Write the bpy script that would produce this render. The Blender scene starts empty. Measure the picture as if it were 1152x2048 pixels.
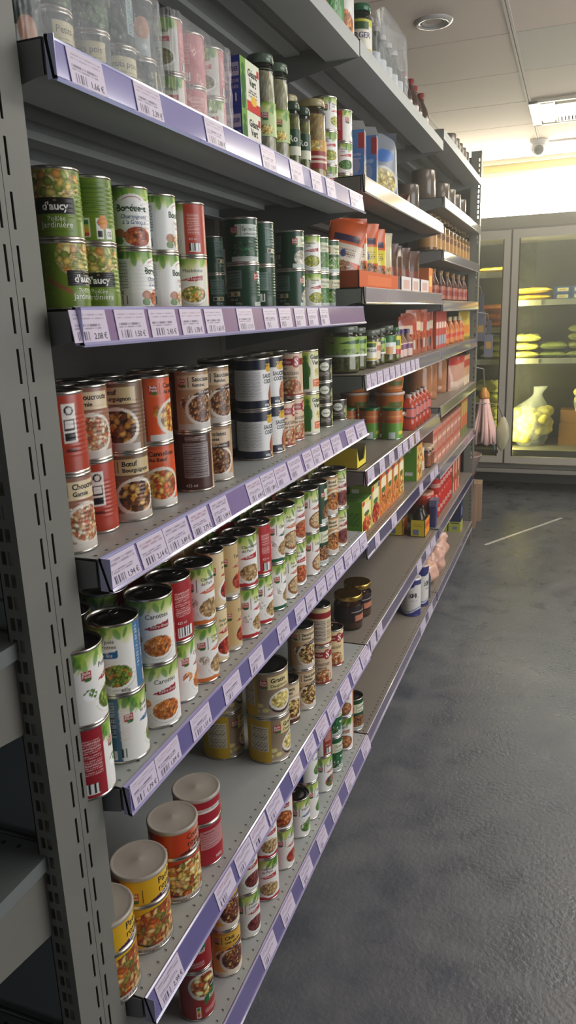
import bpy, math, random
import numpy as np
C = bpy.context.scene.collection
RNG = np.random.default_rng(7)
PI = math.pi
PITCH = 1.25

def lin(c):
    c = np.asarray(c, float) / 255.0
    return np.where(c <= 0.04045, c / 12.92, ((c + 0.055) / 1.055) ** 2.4)

# ------------------------------------------------------------------ materials
def new_mat(name):
    m = bpy.data.materials.new(name); m.use_nodes = True
    nt = m.node_tree; return m, nt, nt.nodes['Principled BSDF']

def attr_mat(name, rough, metallic=0.0, spec=0.5, coat=0.0, noise=0.0, bump=0.0, scale=60):
    m, nt, b = new_mat(name)
    a = nt.nodes.new('ShaderNodeVertexColor'); a.layer_name = 'Col'
    src = a.outputs['Color']
    if noise:
        n = nt.nodes.new('ShaderNodeTexNoise'); n.inputs['Scale'].default_value = scale; n.inputs['Detail'].default_value = 4
        tc = nt.nodes.new('ShaderNodeTexCoord'); nt.links.new(tc.outputs['Object'], n.inputs['Vector'])
        mr = nt.nodes.new('ShaderNodeMapRange'); mr.inputs['To Min'].default_value = 1 - noise; mr.inputs['To Max'].default_value = 1 + noise
        nt.links.new(n.outputs['Fac'], mr.inputs['Value'])
        mx = nt.nodes.new('ShaderNodeVectorMath'); mx.operation = 'SCALE'
        nt.links.new(src, mx.inputs[0]); nt.links.new(mr.outputs['Result'], mx.inputs['Scale']); src = mx.outputs['Vector']
        if bump:
            bp = nt.nodes.new('ShaderNodeBump'); bp.inputs['Strength'].default_value = bump; bp.inputs['Distance'].default_value = 0.002
            nt.links.new(n.outputs['Fac'], bp.inputs['Height']); nt.links.new(bp.outputs['Normal'], b.inputs['Normal'])
    nt.links.new(src, b.inputs['Base Color'])
    b.inputs['Roughness'].default_value = rough; b.inputs['Metallic'].default_value = metallic
    b.inputs['Specular IOR Level'].default_value = spec; b.inputs['Coat Weight'].default_value = coat
    b.inputs['Coat Roughness'].default_value = 0.08
    return m

M = {}
M['print'] = attr_mat('printed_label', 0.34, spec=0.5)
M['tin'] = attr_mat('tinplate', 0.27, metallic=1.0, noise=0.05, scale=120)
M['paint'] = attr_mat('grey_shelf_paint', 0.42, spec=0.4, noise=0.05, scale=14)
M['rail'] = attr_mat('price_rail_plastic', 0.12, spec=0.8, coat=1.0, noise=0.03, scale=30)
M['gloss'] = attr_mat('glossy_plastic', 0.18, spec=0.5, noise=0.04, scale=40)
M['matte'] = attr_mat('matte_card', 0.65, spec=0.3, noise=0.06, scale=50)
M['food'] = attr_mat('jar_contents', 0.35, spec=0.4, noise=0.25, scale=70)
M['foil'] = attr_mat('pouch_foil', 0.25, spec=0.6, noise=0.05, scale=25)

def emit_mat(name, col, strength):
    m = bpy.data.materials.new(name); m.use_nodes = True; nt = m.node_tree
    nt.nodes.remove(nt.nodes['Principled BSDF'])
    e = nt.nodes.new('ShaderNodeEmission'); e.inputs['Color'].default_value = (*lin(col), 1); e.inputs['Strength'].default_value = strength
    nt.links.new(e.outputs[0], nt.nodes['Material Output'].inputs['Surface']); return m
def clear_mat(name, tint, gloss_rough, base_gloss):
    m = bpy.data.materials.new(name); m.use_nodes = True; nt = m.node_tree
    nt.nodes.remove(nt.nodes['Principled BSDF'])
    t = nt.nodes.new('ShaderNodeBsdfTransparent'); t.inputs['Color'].default_value = (*tint, 1)
    g = nt.nodes.new('ShaderNodeBsdfGlossy'); g.inputs['Roughness'].default_value = gloss_rough
    lw = nt.nodes.new('ShaderNodeLayerWeight'); lw.inputs['Blend'].default_value = 0.35
    mr = nt.nodes.new('ShaderNodeMapRange'); mr.inputs['To Min'].default_value = base_gloss; mr.inputs['To Max'].default_value = min(1, base_gloss + 0.6)
    nt.links.new(lw.outputs['Fresnel'], mr.inputs['Value'])
    mx = nt.nodes.new('ShaderNodeMixShader')
    nt.links.new(mr.outputs['Result'], mx.inputs[0]); nt.links.new(t.outputs[0], mx.inputs[1]); nt.links.new(g.outputs[0], mx.inputs[2])
    nt.links.new(mx.outputs[0], nt.nodes['Material Output'].inputs['Surface']); return m
M['glass'] = clear_mat('clear_glass', (0.93, 0.95, 0.93), 0.04, 0.03)
M['door_glass'] = clear_mat('freezer_glass', (0.9, 0.92, 0.88), 0.02, 0.02)
def film_mat():
    m = bpy.data.materials.new('shrink_film'); m.use_nodes = True; nt = m.node_tree
    b = nt.nodes['Principled BSDF']; b.inputs['Base Color'].default_value = (0.8, 0.83, 0.84, 1); b.inputs['Roughness'].default_value = 0.16
    n = nt.nodes.new('ShaderNodeTexNoise'); n.inputs['Scale'].default_value = 28; n.inputs['Detail'].default_value = 3; n.inputs['Distortion'].default_value = 1.5
    tc = nt.nodes.new('ShaderNodeTexCoord'); nt.links.new(tc.outputs['Object'], n.inputs['Vector'])
    bp = nt.nodes.new('ShaderNodeBump'); bp.inputs['Strength'].default_value = 0.8; bp.inputs['Distance'].default_value = 0.01
    nt.links.new(n.outputs['Fac'], bp.inputs['Height']); nt.links.new(bp.outputs['Normal'], b.inputs['Normal'])
    t = nt.nodes.new('ShaderNodeBsdfTransparent'); mx = nt.nodes.new('ShaderNodeMixShader'); mx.inputs[0].default_value = 0.26
    nt.links.new(t.outputs[0], mx.inputs[1]); nt.links.new(b.outputs[0], mx.inputs[2])
    nt.links.new(mx.outputs[0], nt.nodes['Material Output'].inputs['Surface']); return m
M['film'] = film_mat()

# ------------------------------------------------------------------ mesh builder
class MB:
    def __init__(s): s.V = []; s.C = []; s.F = []; s.n = 0
    def add(s, V, col, faces, mat=0, smooth=False):
        V = np.asarray(V, float).reshape(-1, 3)
        c = np.asarray(col, float)
        if c.ndim == 1: c = np.tile(lin(c), (len(V), 1))
        else: c = lin(c.reshape(-1, 3))
        for f in faces:
            f = np.asarray(f, int)
            if f.ndim == 1: f = f[None, :]
            s.F.append((f + s.n, mat, smooth))
        s.V.append(V); s.C.append(c); s.n += len(V)
    def grid(s, P, col, mat=0, smooth=True):
        nv, nu = P.shape[:2]
        i = np.arange((nv - 1) * (nu - 1)); r, c = i // (nu - 1), i % (nu - 1); a = r * nu + c
        s.add(P.reshape(-1, 3), col if np.ndim(col) == 1 else np.asarray(col).reshape(-1, 3), [np.stack([a, a + 1, a + nu + 1, a + nu], 1)], mat, smooth)
    def lathe(s, prof, col, n=32, mat=0, smooth=True, ctr=(0, 0, 0)):
        prof = np.asarray(prof, float); th = np.linspace(0, 2 * PI, n + 1)
        P = np.zeros((len(prof), n + 1, 3))
        P[..., 0] = prof[:, :1] * np.cos(th) + ctr[0]; P[..., 1] = prof[:, :1] * np.sin(th) + ctr[1]; P[..., 2] = prof[:, 1:2] + ctr[2]
        col = np.asarray(col, float)
        if col.ndim == 2: col = np.repeat(col[:, None, :], n + 1, 1)
        s.grid(P, col, mat, smooth)
    def box(s, x0, x1, y0, y1, z0, z1, col, mat=0):
        V = [(x, y, z) for z in (z0, z1) for y in (y0, y1) for x in (x0, x1)]
        s.add(V, col, [[[0, 2, 3, 1], [4, 5, 7, 6], [0, 1, 5, 4], [2, 6, 7, 3], [0, 4, 6, 2], [1, 3, 7, 5]]], mat)
    def prism(s, pts, y0, y1, col, mat=0, axis='y', smooth=False):
        pts = np.asarray(pts, float); n = len(pts)
        def mk(t):
            o = np.zeros((n, 3))
            if axis == 'y': o[:, 0] = pts[:, 0]; o[:, 1] = t; o[:, 2] = pts[:, 1]
            elif axis == 'x': o[:, 1] = pts[:, 0]; o[:, 0] = t; o[:, 2] = pts[:, 1]
            else: o[:, 0] = pts[:, 0]; o[:, 1] = pts[:, 1]; o[:, 2] = t
            return o
        V = np.vstack([mk(y0), mk(y1)]); i = np.arange(n); j = (i + 1) % n
        s.add(V, col, [np.stack([i, j, j + n, i + n], 1), np.arange(n)[::-1], np.arange(n) + n], mat, smooth)
    def tube(s, path, r, col, n=8, mat=0):
        path = np.asarray(path, float); T = np.gradient(path, axis=0); T /= np.linalg.norm(T, axis=1)[:, None] + 1e-9
        up = np.array([0, 0, 1.0]); P = []
        rr = np.broadcast_to(np.asarray(r, float), (len(path),))
        for p_, t_, q in zip(path, T, rr):
            a = np.cross(t_, up)
            if np.linalg.norm(a) < 0.05: a = np.cross(t_, (1, 0, 0))
            a /= np.linalg.norm(a); b = np.cross(t_, a); th = np.linspace(0, 2 * PI, n + 1)
            P.append(p_ + q * (np.cos(th)[:, None] * a + np.sin(th)[:, None] * b))
        P = np.array(P); P = np.concatenate([P[:1] * 0 + path[0], P, P[:1] * 0 + path[-1]], 0)
        s.grid(P, col, mat, True)
    def blob(s, ctr, rad, col, nu=16, nv=10, mat=0, jit=0.0, seed=0, flat=None):
        u = np.linspace(0, 2 * PI, nu + 1); v = np.linspace(-PI / 2, PI / 2, nv + 1)
        g = np.random.default_rng(seed); ph = g.uniform(0, 6, 6)
        d = np.stack([np.cos(v)[:, None] * np.cos(u), np.cos(v)[:, None] * np.sin(u), np.sin(v)[:, None] + 0 * u], -1)
        k = 1 + jit * (np.sin(3 * d[..., 0] + ph[0]) * np.sin(4 * d[..., 1] + ph[1]) + 0.6 * np.sin(7 * d[..., 2] + ph[2]) * np.sin(6 * d[..., 0] + ph[3]))
        P = d * k[..., None] * np.asarray(rad) + np.asarray(ctr)
        s.grid(P, col, mat, True)
    def mesh(s, name, mats):
        me = bpy.data.meshes.new(name)
        V = np.vstack(s.V); Cc = np.vstack(s.C)
        me.vertices.add(len(V)); me.vertices.foreach_set('co', V.ravel())
        li = np.concatenate([f.ravel() for f, _, _ in s.F]); cnt = np.concatenate([np.full(len(f), f.shape[1]) for f, _, _ in s.F])
        mi = np.concatenate([np.full(len(f), m) for f, m, _ in s.F]); sm = np.concatenate([np.full(len(f), q) for f, _, q in s.F])
        st = np.concatenate([[0], np.cumsum(cnt)[:-1]])
        me.loops.add(len(li)); me.loops.foreach_set('vertex_index', li.astype(np.int32))
        me.polygons.add(len(cnt)); me.polygons.foreach_set('loop_start', st.astype(np.int32))
        me.polygons.foreach_set('material_index', mi.astype(np.int32)); me.polygons.foreach_set('use_smooth', sm.astype(bool))
        at = me.color_attributes.new('Col', 'FLOAT_COLOR', 'POINT')
        at.data.foreach_set('color', np.hstack([Cc, np.ones((len(Cc), 1))]).ravel().astype(np.float32))
        for m in mats: me.materials.append(m)
        me.update(calc_edges=True); me.validate(); return me

def obj(name, mb, mats, parent=None, loc=None):
    if not isinstance(mats, (list, tuple)): mats = [mats]
    me = mb.mesh(name, [M[k] if isinstance(k, str) else k for k in mats]) if isinstance(mb, MB) else mb
    o = bpy.data.objects.new(name, me); C.objects.link(o)
    if parent: o.parent = parent
    if loc: o.location = loc
    return o
def thing(name, label, cat, loc=(0, 0, 0), rotz=0, group=None):
    o = bpy.data.objects.new(name, None); o.empty_display_size = 0.02; C.objects.link(o)
    o.location = loc; o.rotation_euler = (0, 0, rotz); return tag(o, label, cat, group)
def tag(o, label, cat, group=None):
    o['label'] = label; o['category'] = cat; o['kind'] = 'thing'
    if group: o['group'] = group
    return o
def struct(o): o['kind'] = 'structure'; return o

# ------------------------------------------------------------------ lettering
TXT = {}
def text_geo(st, shear=0.0, bold=0.0):
    key = (st, shear, bold)
    if key in TXT: return TXT[key]
    cu = bpy.data.curves.new('t', 'FONT'); cu.body = st; cu.resolution_u = 2; cu.shear = shear; cu.offset = bold; cu.size = 1
    o = bpy.data.objects.new('t', cu); C.objects.link(o); bpy.context.view_layer.update()
    dg = bpy.context.evaluated_depsgraph_get(); me = o.evaluated_get(dg).to_mesh()
    v = np.array([q.co[:2] for q in me.vertices]); f = [list(q.vertices) for q in me.polygons]
    o.evaluated_get(dg).to_mesh_clear(); bpy.data.objects.remove(o); bpy.data.curves.remove(cu)
    if len(v): v = v - [v[:, 0].min(), 0]
    TXT[key] = (v, f); return TXT[key]

# ------------------------------------------------------------------ label painter (units: mm)
GREENS = [(60, 122, 38), (96, 156, 46), (142, 186, 62), (182, 204, 84), (44, 98, 36)]
class Lab:
    def __init__(s, W, H, base, nu=150, nv=70, rnd=None):
        s.W, s.H = W, H; s.u = np.linspace(-W / 2, W / 2, nu + 1); s.v = np.linspace(0, H, nv + 1)
        s.U, s.V = np.meshgrid(s.u, s.v); s.c = np.tile(np.asarray(base, float), (nv + 1, nu + 1, 1)); s.t = []
        s.g = np.random.default_rng(len(str(base)) * 31 + int(W * 7 + H * 3) if rnd is None else rnd)
    def mask(s, m, c): s.c[m] = c
    def rect(s, u0, u1, v0, v1, c): s.mask((s.U >= u0) & (s.U <= u1) & (s.V >= v0) & (s.V <= v1), c)
    def ell(s, u, v, ru, rv, c): s.mask(((s.U - u) / ru) ** 2 + ((s.V - v) / rv) ** 2 <= 1, c)
    def blend(s, w, c): w = np.clip(w, 0, 1)[..., None]; s.c = s.c * (1 - w) + np.asarray(c, float) * w
    def vgrad(s, v0, v1, c): s.blend((s.V - v0) / (v1 - v0), c)
    def wash(s, v0, c, amp=5):
        ph = s.g.uniform(0, 6, 3); e = v0 + amp * (np.sin(s.U * 0.11 + ph[0]) + 0.6 * np.sin(s.U * 0.27 + ph[1])); s.blend((s.V - e) / (0.12 * s.H), c)
    def leaves(s, v0, n=46):
        s.wash(v0, (214, 220, 150), 4); s.wash(v0 + 0.09 * s.H, (158, 186, 84), 4); s.wash(v0 + 0.19 * s.H, (112, 146, 58), 3)
        for _ in range(n // 2):
            u = s.g.uniform(-s.W / 2, s.W / 2); v = s.g.uniform(v0 + 0.06 * s.H, s.H); a = s.g.uniform(-0.6, 0.6)
            L, w = s.g.uniform(.09, .17) * s.H, s.g.uniform(2.5, 6); du, dv = s.U - u, s.V - v
            p = du * math.sin(a) + dv * math.cos(a); q = du * math.cos(a) - dv * math.sin(a)
            s.blend(np.clip(1.5 - 1.5 * ((p / L) ** 2 + (q / w) ** 2), 0, .55), GREENS[s.g.integers(len(GREENS))])
    def food(s, u, v, ru, rv, pal, size=2.4, el=1.0, n=None, plate=None, clip=True, dark=0.55):
        if plate is not None:
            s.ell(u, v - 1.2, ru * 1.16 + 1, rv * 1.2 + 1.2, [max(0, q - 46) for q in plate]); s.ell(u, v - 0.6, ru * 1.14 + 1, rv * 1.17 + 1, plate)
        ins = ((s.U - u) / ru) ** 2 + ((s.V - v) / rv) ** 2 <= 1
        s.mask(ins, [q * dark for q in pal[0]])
        n = n or int(1.6 * ru * rv / (size * size * el) * 1.6)
        for _ in range(min(n, 420)):
            r, a = math.sqrt(s.g.uniform()), s.g.uniform(0, 2 * PI); cu, cv = u + r * ru * math.cos(a), v + r * rv * math.sin(a)
            b = s.g.uniform(0, PI); L, w = size * el * s.g.uniform(.8, 1.2), size * s.g.uniform(.75, 1.15)
            k0, k1 = np.searchsorted(s.u, cu - L - 1), np.searchsorted(s.u, cu + L + 1); j0, j1 = np.searchsorted(s.v, cv - L - 1), np.searchsorted(s.v, cv + L + 1)
            if k1 <= k0 or j1 <= j0: continue
            du, dv = s.U[j0:j1, k0:k1] - cu, s.V[j0:j1, k0:k1] - cv
            p = du * math.cos(b) + dv * math.sin(b); q = dv * math.cos(b) - du * math.sin(b); d = (p / L) ** 2 + (q / w) ** 2
            m = (d <= 1) & (ins[j0:j1, k0:k1] if clip else True)
            c = np.asarray(pal[s.g.integers(len(pal))], float) * s.g.uniform(.85, 1.12)
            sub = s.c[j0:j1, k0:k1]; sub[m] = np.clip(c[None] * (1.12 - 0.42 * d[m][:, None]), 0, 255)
    def micro(s, u0, u1, v0, v1, c, pitch=2.4, a=0.75):
        m = (s.U >= u0) & (s.U <= u1) & (s.V >= v0) & (s.V <= v1) & ((s.V % pitch) < pitch * .5) & (np.sin(s.U * 2.3 + np.floor(s.V / pitch) * 1.7) > -0.72)
        s.c[m] = s.c[m] * (1 - a) + np.asarray(c, float) * a
    def bars(s, u0, u1, v0, v1, c=(30, 30, 30), bg=(240, 240, 236)):
        s.rect(u0, u1, v0, v1, bg); m = (s.U >= u0 + 1) & (s.U <= u1 - 1) & (s.V >= v0 + 1.5) & (s.V <= v1) & (np.sin(s.U * 2.9) + np.sin(s.U * 5.3 + 1) > 0.15); s.mask(m, c)
    def swoosh(s, u0, u1, v0, h, c):
        t = np.clip((s.U - u0) / (u1 - u0), 0, 1); lo = v0 - h * 0.18 * np.sin(t * PI * 0.5) + t * 1.5; hi = v0 + h * np.sqrt(t) * 0.92 + t * 1.5
        s.mask((s.U >= u0) & (s.U <= u1) & (s.V >= lo) & (s.V <= hi), c)
    def txt(s, st, u, v, size, c, maxw=None, align='l', shear=0.0, bold=0.0): s.t.append((st, u, v, size, c, maxw, align, shear, bold))
    def badge(s, u, v, w=13):
        s.rect(u - w / 2, u + w / 2, v - w * .46, v + w * .46, (178, 34, 40)); s.ell(u + w * .1, v - w * .5, w * .42, w * .17, (40, 110, 50))
        s.txt('Belle', u, v + w * .07, w * .36, (246, 236, 226), w * .8, 'c', bold=.01); s.txt('France', u, v - w * .27, w * .36, (246, 236, 226), w * .86, 'c', bold=.01)
    def emit(s, mb, fn, mat=0):
        P = fn(s.U / 1000, s.V / 1000, 0.0); mb.grid(P, np.clip(s.c, 0, 255), mat)
        for st, u, v, size, c, maxw, al, sh, bo in s.t:
            X, F = text_geo(st, sh, bo)
            if not len(X): continue
            k = size / 0.72
            w = X[:, 0].max() * k
            kx = k * (min(1, maxw / w) if maxw else 1); w = X[:, 0].max() * kx
            a = X[:, 0] * kx + u - (w / 2 if al == 'c' else 0); b = X[:, 1] * k + v
            Q = fn(a / 1000, b / 1000, 0.00022)
            by = {}
            for f in F: by.setdefault(len(f), []).append(f)
            mb.add(Q, c, [np.array(q) for q in by.values()], mat)
def cyl_fn(R, z0, bead=None):
    def fn(u, v, off):
        th = u / R; r = R + off
        if bead is not None:
            t = (v - bead[0]) / (bead[1] - bead[0]); r = r + np.where((t > 0) & (t < 1), 0.00035 * np.sin(t * 2 * PI * bead[2]), 0)
        return np.stack([r * np.cos(th), r * np.sin(th), v + z0 + 0 * u], -1)
    return fn
def flat_fn(o, du, dv, n):
    o, du, dv, n = map(np.asarray, (o, du, dv, n))
    return lambda u, v, off: o + u[..., None] * du + v[..., None] * dv + off * n

# ------------------------------------------------------------------ where each tin stands (metres)
KD = {
  's1mac': (0.033, 0.08),
  's1blue': (0.033, 0.08),
  's1flag': (0.033, 0.08),
  's1hari': (0.033, 0.08),
  'daucy': (0.033, 0.086),
  'bond': (0.033, 0.086),
  'bondh': (0.033, 0.086),
  'mac': (0.033, 0.086),
  'epin': (0.033, 0.086),
  'sals': (0.033, 0.086),
  'flag': (0.033, 0.086),
  'harg': (0.033, 0.086),
  'hari2': (0.033, 0.086),
  'chou': (0.033, 0.101),
  'chour': (0.033, 0.101),
  'boeuf': (0.033, 0.101),
  'canne': (0.033, 0.101),
  'sauc': (0.033, 0.101),
  'saur': (0.033, 0.101),
  'geant': (0.033, 0.101),
  'tom': (0.025, 0.105),
  'tomb': (0.0268, 0.105),
  's1gp': (0.028, 0.08),
  'toto': (0.036, 0.101),
  'cass': (0.03, 0.058),
  'peas': (0.0358, 0.105),
  'petits': (0.0358, 0.105),
  'carr': (0.0358, 0.105),
  'champo': (0.033, 0.105),
  'champr': (0.033, 0.105),
  'champg': (0.033, 0.105),
  'pois': (0.033, 0.105),
  'hblt': (0.033, 0.105),
  'ling': (0.033, 0.105),
  'lent': (0.033, 0.105),
  'bcar': (0.033, 0.105),
  'hroug': (0.033, 0.105),
  'salt5': (0.033, 0.11),
  'sauc5': (0.033, 0.11),
  'trip': (0.033, 0.11),
  'chou5': (0.033, 0.11),
  'casso': (0.033, 0.11),
  'paella': (0.044, 0.139),
  'cous': (0.0422, 0.139),
  'gratin': (0.0475, 0.11),
  'ravio': (0.033, 0.108),
  'chili': (0.033, 0.108),
  'hroug6': (0.033, 0.108),
  'champr6': (0.033, 0.108),
  'hblt6': (0.033, 0.108),
  'toma6': (0.033, 0.108),
  'leek6': (0.033, 0.108),
  'blue6': (0.033, 0.108),
  'rata6': (0.033, 0.108),
  'green6': (0.033, 0.108),
  'ling6': (0.033, 0.108),
  'lent6': (0.033, 0.108),
  'dark6': (0.033, 0.108),
}
SZ = {'R1': 1.7363, 'R2': 1.4638, 'R3': 1.2359, 'R4': 0.9706, 'R5': 0.7546, 'S1': 1.6851, 'S2': 1.4141, 'S3': 1.1176, 'S4': 0.7976, 'S5': 0.4471, 'S6': 0.15, 'T1': 1.8384, 'T2': 1.637, 'T3': 1.437, 'T5': 0.994, 'T6': 0.7204, 'T7': 0.422}
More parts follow.
